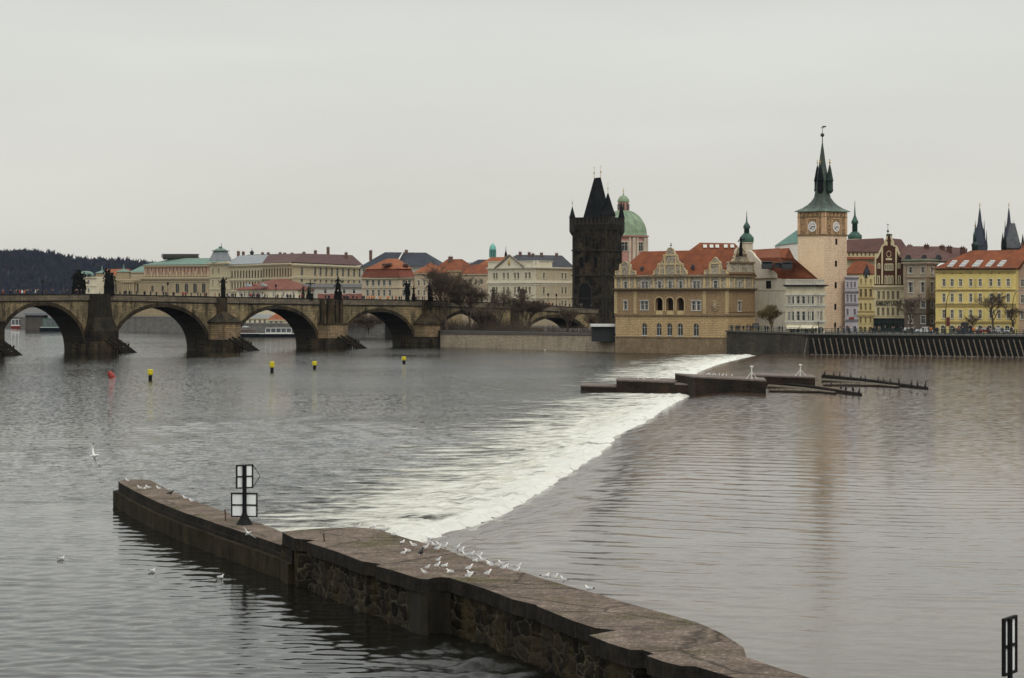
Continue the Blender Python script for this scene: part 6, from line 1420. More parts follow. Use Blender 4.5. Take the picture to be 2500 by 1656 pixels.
# mansard house and its neighbours
man_w = plaster('mansard_cream', (.52, .42, .27), .15, dirt=.3); mans = town('mansard_house', 'cream house with a two-stage orange mansard roof and dormers behind the bridge', at=(950, 790))
f = Face(884, 846, 975, 831); f2 = Face(975, 831, 1012, 838)
for ff, a_, b_, cs in ((f, 884, 975, [897, 911, 925, 938, 952]), (f2, 975, 1012, [986, 1000])):
    facade(mans, ff, a_, b_, 3, ff.z(678), man_w, [dict(c=cs, y=(684, 698), w=7), dict(c=cs, y=(708, 723), w=7), dict(c=cs, y=(732, 746), w=7)], trims=[(679, .3, .6), (702, .25, .3)])
eA, eB, eC, eD = (T(884, 846), 846), (T(975, 830), 830), (T(1013, 837), 837), (T(925, 860), 860)
shell(mans, [eA, eB, eC, eD], 3, f.z(678), man_w, skip=(0, 1))
cq = sum((Vector(p) for p in (eA, eB, eC, eD)), Vector((0, 0))) / 4
sc_ = lambda k: [cq + (Vector(p) - cq) * k for p in (eA, eB, eC, eD)]
z1, z2, z3 = f.z(677), f.z(657), f.z(631)
mb = MB(); mb.hexa([(p.x, p.y, z1) for p in sc_(1.04)], [(p.x, p.y, z2) for p in sc_(.86)]); lowr = mb.build('lower_roof', tiles('deep_red_tile', (.40, .11, .06), (.26, .07, .04)), mans)
mb = MB(); q = [(p.x, p.y, z2 + .003) for p in sc_(.92)]; mb.add(q + [(T(945, 844), 844, z3), (T(972, 844), 844, z3)], [(0, 1, 5, 4), (1, 2, 5), (2, 3, 4, 5), (3, 0, 4), (3, 2, 1, 0)]); mb.build('upper_roof', red_tile2, mans)
for c in (897, 912, 926, 939, 955, 968):
    mb = MB(); a_ = f.t(c); f.box(mb, a_ - .75, a_ + .75, f.z(673), f.z(663), -1.6, -.2); d_ = mb.build('dormer', red_tile, lowr); mb = MB(); f.box(mb, a_ - .5, a_ + .5, f.z(671.5), f.z(664.5), -.197, -.15); mb.build('dormer_window', glass_lit, d_)
for c, y in ((938, 646), (950, 645), (990, 646)):
    mb = MB(); p = Vector((T(c, 836), 836, Zp(y, 836))); mb.hexa([p + Vector(v_) for v_ in ((-.9, -.6, -.5), (.9, -.6, -.5), (.9, 3, -.5), (-.9, 3, -.5))], [p + Vector(v_) for v_ in ((-.7, -.6, .2), (.7, -.6, .2), (.7, 3, .5), (-.7, 3, .5))]); mb.build('dormer', brown_tile, mans)
def houses(lst):
    for lab, pl, dl, pr, dr, ye, yr, il, ir, wm, rm, cols, rws, dep in lst:
        f = Face(pl, dl, pr, dr); r_ = simple_house('town_house', lab, f, pl, pr, 2.5, f.z(ye), wm, [dict(c=cols, y=y, w=6, bars=1) for y in rws] if cols else [], [(ye + 1, .3, .5)], pal_t, dep, (Zp(yr, f.Dm + dep / 2), il, ir, rm))
wA = plaster('sand_plaster', (.46, .36, .24), .16, dirt=.35); wB = plaster('ochre_plaster', (.50, .38, .20), .16, dirt=.35); wC = plaster('grey_plaster', (.42, .39, .33), .16)
houses([
    ('sand-coloured house with low orange roof right of the mansard house', 1012, 794, 1058, 790, 666, 641, 3, 5, wA, red_tile2, [1022, 1036, 1049], [(684, 698), (708, 722), (732, 745)], 11),
    ('ochre house with tall red roof and wide chimney behind the big bare tree', 1058, 800, 1128, 796, 660, 633, 2, 3, wB, red_tile, [1068, 1082, 1096, 1110, 1121], [(680, 693), (704, 717), (730, 742)], 14),
    ('red-roofed house behind bare branches left of the cream palace', 1128, 792, 1190, 788, 668, 646, 2, 1, wA, red_tile, [1138, 1150, 1162, 1176], [(682, 695), (704, 717), (730, 742)], 10),
    ('orange-roofed house end rising just behind the left edge of the palace', 1160, 840, 1240, 836, 652, 628, 4, 2, wB, red_tile2, [], [], 12),
    ('grey-roofed block behind the palace left corner', 1128, 900, 1200, 896, 655, 634, 4, 3, wC, slate, [], [], 14),
    ('low distant roof with chimneys between the bare tree top and the cupola', 1075, 960, 1170, 955, 660, 641, 4, 4, wC, zinc, [], [], 14),
])
for lb, lst, D in (('a', [(1100, 627, 637), (1166, 627, 640)], 803),):
    r_ = [o for o in bpy.data.objects if o.get('label', '').startswith('ochre house with tall')][0]; chimneys(r_, lst[:1], D, chim, 1.6)
# slate-roofed faculty block
fb_ = town('slate_roofed_block', 'pale block with a large dark slate roof and white ridge line behind the mansard house', at=(960, 900))
f = Face(880, 905, 1072, 890); facade(fb_, f, 880, 1072, 2.5, f.z(651), wC, [dict(c=[888, 1040, 1052, 1064], y=(656, 676), w=5)], trims=[(652, .3, .5)])
q = [(T(878, 904), 904, f.z(651)), (T(1074, 889), 889, f.z(651)), (T(1100, 915), 915, f.z(651)), (T(900, 925), 925, f.z(651)), (T(940, 912), 912, Zp(616, 912)), (T(1040, 905), 905, Zp(617, 905))]
mb = MB(); mb.add(q, [(0, 1, 5, 4), (1, 2, 5), (2, 3, 4, 5), (3, 0, 4)]); rf = mb.build('roof', tiles('blue_slate', (.075, .09, .12), (.045, .053, .07), (.03, .03, .035), .3), fb_)
mb = MB(); mb.tube([(T(972, 899), 899.6, Zp(636, 899)), (T(985, 909), 908.5, Zp(614.5, 909))], .3, 5); mb.build('ridge_flashing', white_paint, rf)
chimneys(fb_, [(992, 611, 618), (1008, 625, 634)], 908, chim, 1.2)
# arts academy: corner tower, pale wing, long brown-roofed wing
ac = town('arts_academy', 'long cream academy with arcaded windows, brown roof and a grey-domed corner pavilion', at=(715, 880))
acw = plaster('academy_cream', (.58, .48, .29), .12, dirt=.3); act = plaster('academy_trim', (.62, .53, .34), .1); acw2 = plaster('academy_buff', (.48, .38, .22), .14, dirt=.35)
f = Face(560, 935, 712, 880); f2 = Face(712, 880, 886, 965); ft = Face(512, 955, 562, 934)
facade(ac, f, 560, 640, 2.5, f.z(644), acw, [dict(c=[545 + 7.1 * k for k in range(3, 14)], y=(659, 677), w=4.6, arch=True, bars=0, cross=False, s=.0, fm=glass), dict(c=[545 + 7.1 * k for k in range(3, 14)], y=(687, 705), w=4.6, arch=True, bars=0, cross=False, s=.0, fm=glass)], trims=[(645, .5, .9), (681, .4, .4), (709, .35, .3)], fm=act, tm=act)
facade(ac, f, 640.5, 712, 2.5, f.z(643.5), acw2, [dict(c=[644 + 6.6 * k for k in range(11)], y=(657, 676), w=3.8, bars=0, cross=False, s=.0, fm=glass), dict(c=[644 + 6.6 * k for k in range(11)], y=(682, 695), w=3.8, bars=0, cross=False, s=.0, fm=glass)], trims=[(644.5, .5, .9), (679, .4, .4), (698, .3, .3)], fm=act, tm=act)
facade(ac, f2, 712, 886, 2.5, f2.z(646), acw2, [dict(c=[737] + [769 + 13.6 * k for k in range(9)], y=(653, 675), w=7.5, arch=True, s=.2, bars=0), dict(c=[737] + [769 + 13.6 * k for k in range(9)], y=(683, 691), w=7, s=.15, bars=0, cross=False)], trims=[(647, .6, 1.0), (677, .4, .4), (681, .2, .25), (697, .4, .4)], fm=act, tm=act)
facade(ac, ft, 512, 562, 2.5, ft.z(640), acw, [dict(c=[519.5, 534], y=(655, 668), w=3.5, bars=0, cross=False), dict(c=[519.5, 534], y=(684, 700), w=3.5, bars=0, cross=False)], trims=[(641, .6, 1.1), (647, .25, .3), (675, .4, .4), (705, .3, .3)], fm=act, tm=act)
shell(ac, [(T(562, 934), 934), (T(712, 880), 880), (T(886, 965), 965), (T(740, 1000), 1000), (T(512, 975), 975)], 2.5, f.z(645), acw2, skip=(0, 1))
rA = [(T(545, 938), 937, f.z(644)), (T(713, 878.5), 878.5, f.z(643)), (T(888, 966), 965, f.z(643)), (T(745, 1000), 1000, f.z(645))]
mb = MB(); m0 = (T(640, 905), 905, f.z(643.5)); rr0 = (T(588, 960), 955, Zp(624, 955)); rr1 = (T(655, 925), 925, Zp(622, 925)); rr2 = (T(735, 905), 905, Zp(619, 905)); rr3 = (T(860, 970), 970, Zp(623, 970))
mb.add([rA[0], m0, rr1, rr0], [(0, 1, 2, 3)]); mb.build('roof', zinc, ac, recalc=False)
mb = MB(); mb.add([m0, rA[1], rr2, rr1, rA[2], rr3, rA[3], rr0, rA[0]], [(0, 1, 2, 3), (1, 4, 5, 2), (4, 6, 5), (6, 7, 3, 2, 5), (6, 8, 7)]); mb.build('roof', tiles('mauve_brown_tile', (.20, .10, .09), (.14, .07, .065), (.06, .04, .04), .3), ac, recalc=False)
c_ = (T(537, 948), 950); s_ = 948 / F
mb = MB()
for lv_a, lv_b in (((26, 637), (19, 622)), ((19, 622), (15.5, 613.5))):
    h0, h1 = lv_a[0] * s_, lv_b[0] * s_; z0_, z1_ = Zp(lv_a[1], 948), Zp(lv_b[1], 948)
    mb.hexa([(c_[0] + a * h0, c_[1] + b * h0, z0_) for a, b in ((-1, -1), (1, -1), (1, 1), (-1, 1))], [(c_[0] + a * h1, c_[1] + b * h1, z1_) for a, b in ((-1, -1), (1, -1), (1, 1), (-1, 1))])
mb.build('pavilion_roof', zinc, ac)
mb = MB(); h0 = 21 * s_; h1 = 8 * s_
mb.box(c_[0] - 20 * s_, c_[0] + 20 * s_, c_[1] - 3.2, c_[1] + 3.2, Zp(613.4, 948), Zp(612, 948)); mb.hexa([(c_[0] + a * 16 * s_, c_[1] + b * 16 * s_, Zp(611.9, 948)) for a, b in ((-1, -1), (1, -1), (1, 1), (-1, 1))], [(c_[0] + a * h1, c_[1] + b * h1, Zp(607, 948)) for a, b in ((-1, -1), (1, -1), (1, 1), (-1, 1))]); mb.box(c_[0] - .7, c_[0] + .7, c_[1] - .5, c_[1] + .5, Zp(607, 948), Zp(602, 948)); mb.tube([(c_[0] + .3, c_[1], Zp(603, 948)), (c_[0] + .3, c_[1], Zp(594, 948))], .12, 5); mb.build('lantern', plain('green_cap', (.10, .16, .13), .6), ac)
chimneys(ac, [(801, 604, 622), (684, 617, 626), (695, 618, 626), (713, 618, 625), (742, 616, 624), (770, 612, 622), (845, 617, 625), (905, 612, 628)], 955, chim, 1.2)
bgd = town('town_house', 'dark green roof and chimneys peeking over the pale academy wing', at=(620, 1010)); f = Face(575, 1010, 670, 1000); shell(bgd, [back(f, 0, 0), back(f, f.L, 0), back(f, f.L, 12), back(f, 0, 12)], 2.5, f.z(640), wC); hip(bgd, back(f, 0, 0), back(f, f.L, 0), back(f, f.L, 12), back(f, 0, 12), f.z(640), f.W(2, f.z(621), -6), f.W(f.L - 2, f.z(620), -6), tiles('green_black_roof', (.08, .12, .10), (.05, .07, .06)))
chimneys(bgd, [(582, 614, 626), (594, 615, 626), (641, 617, 626), (655, 617, 626)], 1006, chim, 1.2); mb = MB(); mb.lathe(T(615, 1006), 1006, [(.5, Zp(622, 1006)), (1.0, Zp(617, 1006)), (.6, Zp(614, 1006)), (.1, Zp(611, 1006)), (.05, Zp(605, 1006))], 8); mb.build('cupola', slate, bgd)
# low red-roofed building
lowb = town('low_building', 'low cream building with pinkish hipped roof and three glazed dormers behind the bridge parapet', at=(650, 770))
f = Face(578, 882, 727, 870); facade(lowb, f, 578, 727, 2.5, f.z(707), pal_w, [dict(c=[586, 597, 608, 619, 630, 641, 668, 692, 716], y=(713, 724), w=4)], trims=[(708, .2, .3)])
pinkr = tiles('pinkish_tile', (.40, .15, .10), (.27, .10, .075), amt=.25)
hip(lowb, back(f, 0, 0), back(f, f.L, 0), back(f, f.L, 13), back(f, 0, 13), f.z(707), f.W(f.t(640), Zp(683, 882), -6.5), f.W(f.t(677), Zp(681, 882), -6.5), pinkr, .9)
shell(lowb, [back(f, 0, 0), back(f, f.L, 0), back(f, f.L, 13), back(f, 0, 13)], 2.5, f.z(707), pal_w, skip=(0,))
for k, px in enumerate((604, 621, 641)):
    mb = MB(); D = 874; x = T(px, D); z = Zp(700 - k * .5, D); mb.add([(x - .9, D - .6, z), (x + 1.4, D - .6, z), (x - .5, D - .4, z + 1.0), (x - .9, D + 3, z + .2), (x + 1.6, D + 3, z + .5), (x - .2, D + 3, z + 1.2)], [(0, 1, 2), (3, 5, 4), (0, 2, 5, 3), (1, 4, 5, 2), (0, 3, 4, 1)]); d_ = mb.build('dormer', pinkr if k % 2 else zinc, lowb)
pv = town('pavilion', 'flat grey-roofed pavilion with a red and white wall behind the crucifix', at=(800, 790))
f = Face(724, 880, 888, 874); facade(pv, f, 724, 888, 2.5, f.z(702), plaster('off_white_pavilion', (.46, .43, .38), .12), [dict(c=[738, 758, 794, 840, 864], y=(706, 717), w=7, bars=0)], trims=[])
mb = MB(); f.box(mb, -.5, f.L + .5, f.z(702) + .003, f.z(693), -8, .8); mb.build('roof', plain('grey_sheet', (.20, .20, .20), .6), pv); mb = MB(); f.box(mb, f.t(776), f.t(886), 3.2, f.z(717.5), .003, .15); mb.build('red_base', plaster('dull_red_paint', (.28, .10, .075), .2), pv)
shell(pv, [back(f, 0, 0), back(f, f.L, 0), back(f, f.L, 8), back(f, 0, 8)], 2.5, f.z(702), wC, skip=(0,))
# concert hall
ch = town('concert_hall', 'ochre concert hall with pale green hipped roof and dark roof railing behind the bridge', at=(440, 1180))
hw_ = plaster('hall_sandstone', (.36, .28, .16), .2, dirt=.5); hw2 = plaster('hall_drum', (.36, .22, .15), .18, dirt=.4); hwt = plaster('hall_trim', (.46, .37, .22), .15); cop2 = tiles('pale_copper', (.30, .46, .38), (.22, .36, .30), (.10, .15, .12), .3)
f = Face(345, 1195, 516, 1175)
facade(ch, f, 345, 516, 2.5, f.z(676), hw_, [dict(c=[372, 397], y=(697, 713), w=7, arch=True, pm=glass, cross=False), dict(c=[433, 455, 476, 497], y=(692, 716), w=10, arch=True, cross=False)], trims=[(677, .8, 1.2), (686, .4, .4), (720, .5, .5)], fm=hwt, tm=hwt)
shell(ch, [back(f, 0, 0), back(f, f.L, 0), back(f, f.L, 35), back(f, 0, 35)], 2.5, f.z(676), hw_, skip=(0,))
f3 = Face(352, 1205, 513, 1186); facade(ch, f3, 352, 513, f3.z(676), f3.z(647), hw2, [dict(c=[361 + 8.9 * k for k in range(17)], y=(653, 667), w=4.6, pm=plain('hall_panel', (.26, .10, .09), .8), bars=0, cross=False, s=.25, sill=False)], trims=[(648, .5, .7), (671, .4, .3)], fm=hwt, tm=hwt)
shell(ch, [back(f3, 0, 0), back(f3, f3.L, 0), back(f3, f3.L, 26), back(f3, 0, 26)], f3.z(676), f3.z(647), hw2, skip=(0,))
q = [f3.W(-.8, f3.z(646.5), .8), f3.W(f3.L + .8, f3.z(646.5), .8), f3.W(f3.L + .8, f3.z(646.5), -27), f3.W(-.8, f3.z(646.5), -27)]; t_ = [f3.W(f3.t(400), f3.z(630), -9), f3.W(f3.t(480), f3.z(630), -9), f3.W(f3.t(480), f3.z(630), -17), f3.W(f3.t(400), f3.z(630), -17)]
mb = MB(); mb.hexa(q, t_); rf = mb.build('roof', cop2, ch); mb = MB(); D_ = 1208
x0, x1 = T(398, D_), T(485, D_)
for zz0, zz1 in ((Zp(630, D_), Zp(629, D_)), (Zp(622, D_), Zp(620.5, D_))): mb.box(x0, x1, D_ - 4, D_ + 4, zz0, zz1)
for k in range(30): x = x0 + (x1 - x0) * k / 29; mb.box(x - .22, x + .22, D_ - 4, D_ - 3.6, Zp(629, D_), Zp(622, D_))
mb.box(x0 + .4, x1 - .4, D_ - 3.4, D_ + 3.4, Zp(634, D_), Zp(623, D_)); mb.build('roof_railing', plain('dark_railing', (.05, .05, .04), .8), rf)
mb = MB(); random.seed(3)
for k in range(22):
    p = f.W(f.t(347 + 7.7 * k), f.z(675.5), .3); mb.box(p.x - .25, p.x + .25, p.y - .25, p.y + .25, p.z, p.z + .9)
    if k % 2: mb.lathe(p.x, p.y, [(.3, p.z + .9), (.35, p.z + 1.6), (.2, p.z + 2.3), (.2, p.z + 2.6), (.05, p.z + 2.8)], 6)
mb.build('balustrade_statues', hwt, ch)
# its low left wing with portico and two green caps
f = Face(234, 1210, 346, 1195); facade(ch, f, 234, 346, 2.5, f.z(681), hw_, [dict(c=[246, 258], y=(694, 716), w=5, arch=True, cross=False), dict(c=[283, 336], y=(692, 716), w=6, arch=True, cross=False)], trims=[(682, .7, 1.0), (688, .3, .3)], fm=hwt, tm=hwt)
mb = MB()
for k in range(7): p = f.W(f.t(303 + 4.4 * k), 3, 1.4); mb.lathe(p.x, p.y, [(.38, f.z(719)), (.34, f.z(690))], 8)
mb.build('column', hwt, ch); mb = MB(); f.box(mb, f.t(300), f.t(332), f.z(690), f.z(687), .003, 2.2); mb.build('portico', hwt, ch)
shell(ch, [back(f, 0, 0), back(f, f.L, 0), back(f, f.L, 25), back(f, 0, 25)], 2.5, f.z(681), hw_, skip=(0,))
for px, y0, y1, hw3 in ((249, 667, 660, 15), (302, 664, 656, 18)):
    D = 1206; s3 = D / F; x = T(px, D); mb = MB(); mb.box(x - hw3 * .85 * s3, x + hw3 * .85 * s3, D - 3, D + 3, Zp(682, D), Zp(y0, D)); w_ = mb.build('attic', hw_, ch)
    mb = MB(); mb.add([(x - hw3 * s3, D - 3.6, Zp(y0, D)), (x + hw3 * s3, D - 3.6, Zp(y0, D)), (x + hw3 * s3, D + 3.6, Zp(y0, D)), (x - hw3 * s3, D + 3.6, Zp(y0, D)), (x, D, Zp(y1, D))], [(0, 1, 4), (1, 2, 4), (2, 3, 4), (3, 0, 4), (3, 2, 1, 0)]); mb.tube([(x, D, Zp(y1 + 1, D)), (x, D, Zp(y1 - 11, D))], [.5, .15], 6); mb.build('cap_roof', cop2, w_)
dl = town('domed_house', 'small cream house with a rounded green roof at the far left behind the bridge', at=(208, 1180))
f = Face(187, 1185, 236, 1180); facade(dl, f, 187, 236, 2.5, f.z(676), pal_w, [dict(c=[195, 216], y=(684, 694), w=5), dict(c=[195, 216], y=(704, 714), w=5, arch=True)], trims=[(677, .4, .7), (698, .3, .3)]); shell(dl, [back(f, 0, 0), back(f, f.L, 0), back(f, f.L, 10), back(f, 0, 10)], 2.5, f.z(676), pal_w, skip=(0,))
mb = MB(); D = 1185; mb.lathe(T(208, D), D + 3.4, [(20 * D / F, Zp(675.9, D)), (19.5 * D / F, Zp(671, D)), (16 * D / F, Zp(666, D)), (9 * D / F, Zp(662.5, D)), (.3, Zp(661.5, D))], 20, sy=.8); mb.build('dome', cop2, dl, smooth=True)
mb = MB()
for px in (197, 208, 219): p = f.W(f.t(px), f.z(672), .7); mb.box(p.x - .7, p.x + .7, p.y - .3, p.y + 2, p.z - .8, p.z + .6)
mb.build('dormer', slate, dl)
houses([('red-roofed building behind the concert hall wing', 238, 1260, 315, 1256, 672, 657, 3, 3, wA, red_tile2, [], [], 14), ('cream block with low roof between the wing and the hall roof', 318, 1240, 362, 1236, 664, 650, 3, 2, wA, cop2, [], [], 12)])

# ---------------------------------------------------------------- far wooded hill
hillp = [(-700, 600), (-200, 610), (0, 629), (60, 627), (130, 630), (190, 645), (260, 646), (330, 650), (430, 662), (560, 684), (800, 716)]
def hill_top(px):
    for (a, ya), (b_, yb) in zip(hillp, hillp[1:]):
        if a <= px <= b_: return ya + (yb - ya) * (px - a) / (b_ - a)
    return 720
DH = 2600
hx = [-700 + 30 * k for k in range(51)]; Yr = [2150, 2230, 2320, 2420, 2520, 2600, 2700, 3000]
X = np.zeros((len(Yr), len(hx))); Yg = X.copy(); Zg = X.copy()
for i, yy in enumerate(Yr):
    for j, px in enumerate(hx):
        k = min(1, (yy - 2150) / (DH - 2150)); top = Zp(hill_top(px) + 6, DH); X[i, j] = T(px, DH); Yg[i, j] = yy; Zg[i, j] = 3 + (top - 3) * (math.sin(k * math.pi / 2)) ** 1.2 * (1 if yy <= DH else .9)
hill_m = plain('hazy_leaf_litter', (.03, .028, .035), .95, 0, .4, .1, .05)  # ground tone shares the painted haze blue of the wood
tag(grid_obj('hill', X, Yg, Zg, hill_m), 'long low hill beyond the river at far left', kind='structure')
mb = MB(); random.seed(8)
for k in range(5200):
    px = random.uniform(-450, 640); v_ = random.random() ** .8; yy = 2170 + v_ * 440; kk = min(1, (yy - 2150) / (DH - 2150)); zt_ = 3 + (Zp(hill_top(px) + 6, DH) - 3) * math.sin(kk * math.pi / 2) ** 1.2
    x = T(px, DH); h = random.choice([random.uniform(5, 9), random.uniform(7, 13)]); w_ = h * .28
    mi = random.choices((0, 1, 2), (5, 3, 1))[0]
    for q in range(9 if v_ > .75 else 5):
        a = random.uniform(0, 6.28); r0 = random.uniform(0, .25) * w_; hh = h * random.uniform(.6, 1.05)
        c = Vector((x + r0 * math.cos(a), yy + r0 * math.sin(a), zt_)); tip = Vector((x + random.uniform(-1, 1) * w_ * 1.3, yy + random.uniform(-1, 1) * w_, zt_ + hh)); sd = Vector((random.uniform(.4, 1.1), random.uniform(-.4, .4), 0))
        m_ = (c + tip) / 2 + Vector((0, 0, hh * .18)); mb.add([c - sd * .3, c + sd * .3, m_ + sd * 1.2, tip, m_ - sd * 1.2], [(0, 1, 2, 3, 4)], mi)
wd_ = mb.build('distant_wood', [plain('hazy_wood_a', (.030, .034, .052), .95, 0, .4, .1), plain('hazy_wood_b', (.042, .042, .055), .95, 0, .4, .1), plain('hazy_wood_c', (.026, .036, .042), .95, 0, .4, .1)], None, recalc=False); tag(wd_, 'dark leafless wood covering the far hill', kind='stuff')  # bluish tones put the distance haze into the wood's colour

# ================================================================ BARE TREES
bark = plain('bark', (.085, .063, .048), .95, 0, .4, .15); bark2 = plain('olive_twigs', (.15, .12, .06), .95, 0, .4, .15)
def bare_tree(px, D, z0, ytop, spread_px, label, seed, trunk=.28, lev=5, group='bare trees along the river', name='bare_tree', mat=bark, droop=0, base_h=.25, nb=4, twig=.022):
    x = T(px, D); Ht = Zp(ytop, D) - z0; sp = spread_px * D / F / 2; rr = random.Random(seed); r_ = empty(name, (x, D, z0), label, 'tree', group)
    tb = MB(); cb = MB(); t0_ = Vector((x, D, z0)); t1_ = t0_ + Vector((rr.uniform(-.04, .04) * Ht, 0, Ht * base_h)); tb.tube([t0_, t0_.lerp(t1_, .5) + Vector((.05, 0, 0)), t1_], [trunk * 1.25, trunk, trunk * .85], 8)
    def grow(p, d, ln, r, l):
        q = p + d * ln; m_ = p.lerp(q, .5) + Vector((rr.uniform(-1, 1), rr.uniform(-1, 1), rr.uniform(-.3, 1))) * ln * .07
        cb.tube([p, m_, q], [r, r * .8, max(twig * .7, r * .62)], 5 if r > .1 else 3)
        if l == 0: return
        n_ = nb if l > 1 else nb + 1
        for k in range(n_):
            a = rr.uniform(0, 6.283); el = rr.uniform(.25, .75); side = Vector((math.cos(a), math.sin(a), 0)); nd = (d * (1 - el * .75) + side * el * .95 + Vector((0, 0, .16 - droop))).normalized()
            grow(p.lerp(q, rr.uniform(.45, 1)), nd, ln * rr.uniform(.58, .82), max(twig, r * .55), l - 1)
    n0 = nb + 1
    for k in range(n0):
        a = 6.283 * k / n0 + rr.uniform(-.4, .4); e_ = rr.uniform(.15, .62); d = Vector((math.cos(a) * e_ * sp / (Ht * .45), math.sin(a) * e_ * sp / (Ht * .45), 1)).normalized()
        grow(t1_ - Vector((0, 0, rr.uniform(0, .2) * Ht * base_h)), d, Ht * .34 * rr.uniform(.8, 1.1), trunk * .55, lev - 1)
    # scale the crown to the measured height and spread
    zs_ = [p.z for p in cb.v]; xs2 = [abs(p.x - x) for p in cb.v]; kz = (Ht - (t1_.z - z0)) / (max(zs_) - t1_.z); xs2.sort(); kx = sp / xs2[int(len(xs2) * .985)]
    for p in cb.v: p.x = x + (p.x - x) * kx; p.y = D + (p.y - D) * kx; p.z = t1_.z + (p.z - t1_.z) * kz
    tb.build('trunk', mat, r_); cb.build('crown', mat, r_, recalc=False)
IZ = 2.0
bare_tree(1092, 664, IZ, 632, 105, 'biggest bare tree, rising high over the bridge in front of the red roofs', 1, .4, 6, twig=.032)
bare_tree(1142, 664, IZ, 668, 90, 'bare tree right of the biggest one, over the river wall', 2, .3, 6, twig=.026)
bare_tree(1225, 660, IZ, 700, 75, 'bare tree before the left half of the cream palace', 3, .25, 5, twig=.026)
bare_tree(1292, 645, IZ, 712, 95, 'bare shrubby tree before the bridge arch below the palace corner', 4, .22, 6, twig=.026)
bare_tree(1385, 622, IZ, 742, 60, 'small bare tree at the foot of the black tower', 5, .2, 5, twig=.022)
bare_tree(1445, 616, IZ, 760, 45, 'lowest bare tree, beside the white-roofed kiosk', 6, .16, 5, twig=.02)
bare_tree(1180, 652, IZ, 742, 70, 'low bare tree in front of the fifth bridge arch', 12, .18, 5, twig=.022)
bare_tree(900, 800, 0, 768, 80, 'bare tree seen under the fourth bridge arch, left one', 7, .25, 5, twig=.035, group='bare trees under the fourth arch')
bare_tree(955, 792, 0, 764, 70, 'bare tree seen under the fourth bridge arch, right one', 8, .25, 5, twig=.035, group='bare trees under the fourth arch')
bare_tree(1884, 553, GZ, 740, 62, 'olive-twigged bushy tree before the blank cream wall left of the ornate house', 9, .2, 6, mat=bark2, twig=.022, base_h=.12)
bare_tree(2222, 545, GZ, 716, 66, 'spreading bare tree in front of the taupe corner house', 10, .25, 6, twig=.022, nb=3)
bare_tree(2424, 540, GZ, 708, 70, 'bare tree in front of the yellow house with a straight trunk', 11, .25, 6, twig=.022, base_h=.3, nb=3)
bare_tree(2374, 541, GZ, 768, 40, 'small bare tree left of the straight-trunked one before the yellow house', 13, .14, 5, twig=.018, nb=3)
bare_tree(2476, 540, GZ, 742, 55, 'bare tree at the right corner of the yellow house', 14, .2, 6, twig=.02, nb=3)
bare_tree(2530, 542, GZ, 730, 60, 'bare tree just past the right edge of the yellow house', 15, .2, 6, twig=.02, nb=3)
# shrubs on the island wall
mb = MB(); random.seed(9)
for k in range(1500):
    px = 1080 + 412 * random.random() ** 1.25; D = 640 - (px - 1080) * .1 + random.uniform(-6, 6); D = 668 - (px - 1075) * .165 + random.uniform(0, 9); p = Vector((T(px, D), D, IZ)); h = random.uniform(.8, 3.6) * (1.5 if px < 1300 else 1.0)
    d = Vector((random.uniform(-.5, .5), random.uniform(-.3, .3), 1)) * h; mb.tube([p, p + d * .6 + Vector((random.uniform(-.2, .2), 0, 0)), p + d], [.05, .04, .02], 3)
    for q in range(3): s_ = p + d * random.uniform(.3, .8); mb.tube([s_, s_ + Vector((random.uniform(-.9, .9), random.uniform(-.4, .4), random.uniform(.2, .9)))], [.03, .015], 3)
tag(mb.build('scrub', bark, None, recalc=False), 'tangle of bare shrubs behind the pale island wall', kind='stuff')
mb = MB()
for k in range(900):
    px = random.uniform(800, 1060); D = (812 + random.uniform(0, 14)) if px < 945 else 812 - (px - 945) * .85 + random.uniform(3, 14); p = Vector((T(px, D), D, 2.2)); h = random.uniform(1.5, 6.0)
    d = Vector((random.uniform(-.5, .5), random.uniform(-.3, .3), 1)) * h; mb.tube([p, p + d * .6 + Vector((random.uniform(-.3, .3), 0, 0)), p + d], [.08, .06, .03], 3)
    for q in range(4): s_ = p + d * random.uniform(.3, .9); mb.tube([s_, s_ + Vector((random.uniform(-1.6, 1.6), random.uniform(-.4, .4), random.uniform(.2, 1.2)))], [.045, .02], 3)
tag(mb.build('scrub', bark, None, recalc=False), 'thicket of bare branches on the bank behind the fourth arch', kind='stuff')
# kiosk with white roof
kz = town('river_kiosk', 'dark kiosk with a flat white canopy beside the museum', 0, 'kiosk', (1470, 596)); kz.location.z = 1.5
x0, x1 = T(1442, 597), T(1501, 597); mb = MB(); mb.box(x0 + .3, x1, 595.5, 601, 1.5, Zp(798, 597)); mb.build('cabin', plain('dark_cabin', (.012, .014, .016), .5), kz); mb = MB(); mb.box(x0, x1, 594.2, 602, Zp(797.5, 597), Zp(791.5, 597)); mb.build('canopy', plain('white_canopy', (.62, .62, .60), .6), kz)

# ================================================================ STREET LIFE on the right embankment
ral = empty('railing', (T(2200, 520), 520, GZ), 'dark green iron railing along the top of the embankment wall', 'railing')
mb = MB()
for z in (.35, .75, 1.1): mb.tube([E1.W(0, GZ + .3 + z, .05), E1.W(E1.L, GZ + .3 + z, .05)], .045, 5)
A5 = Vector((T(1975, 523.8), 523.8)); A6 = Vector((T(1850, 556.5), 556.5)); A7 = Vector((T(1781, 570), 570)); fr = [Face(1975, 523.8, 1940, 535.5), Face(1940, 535.5, 1850, 556.5), Face(1850, 556.5, 1778, 566.5)]
for ff in fr:
    for z in (.35, .75, 1.1): mb.tube([ff.W(0, GZ + .35 + z, 0), ff.W(ff.L, GZ + .35 + z, 0)], .045, 5)
mb.build('rail', green_iron, ral)
for k in range(46):
    t_ = E1.L * k / 46 + .3; mb = MB(); mb.tube([E1.W(t_, GZ + .3, .05), E1.W(t_, GZ + 1.5, .05)], .07, 5); mb.build('post', green_iron, ral)
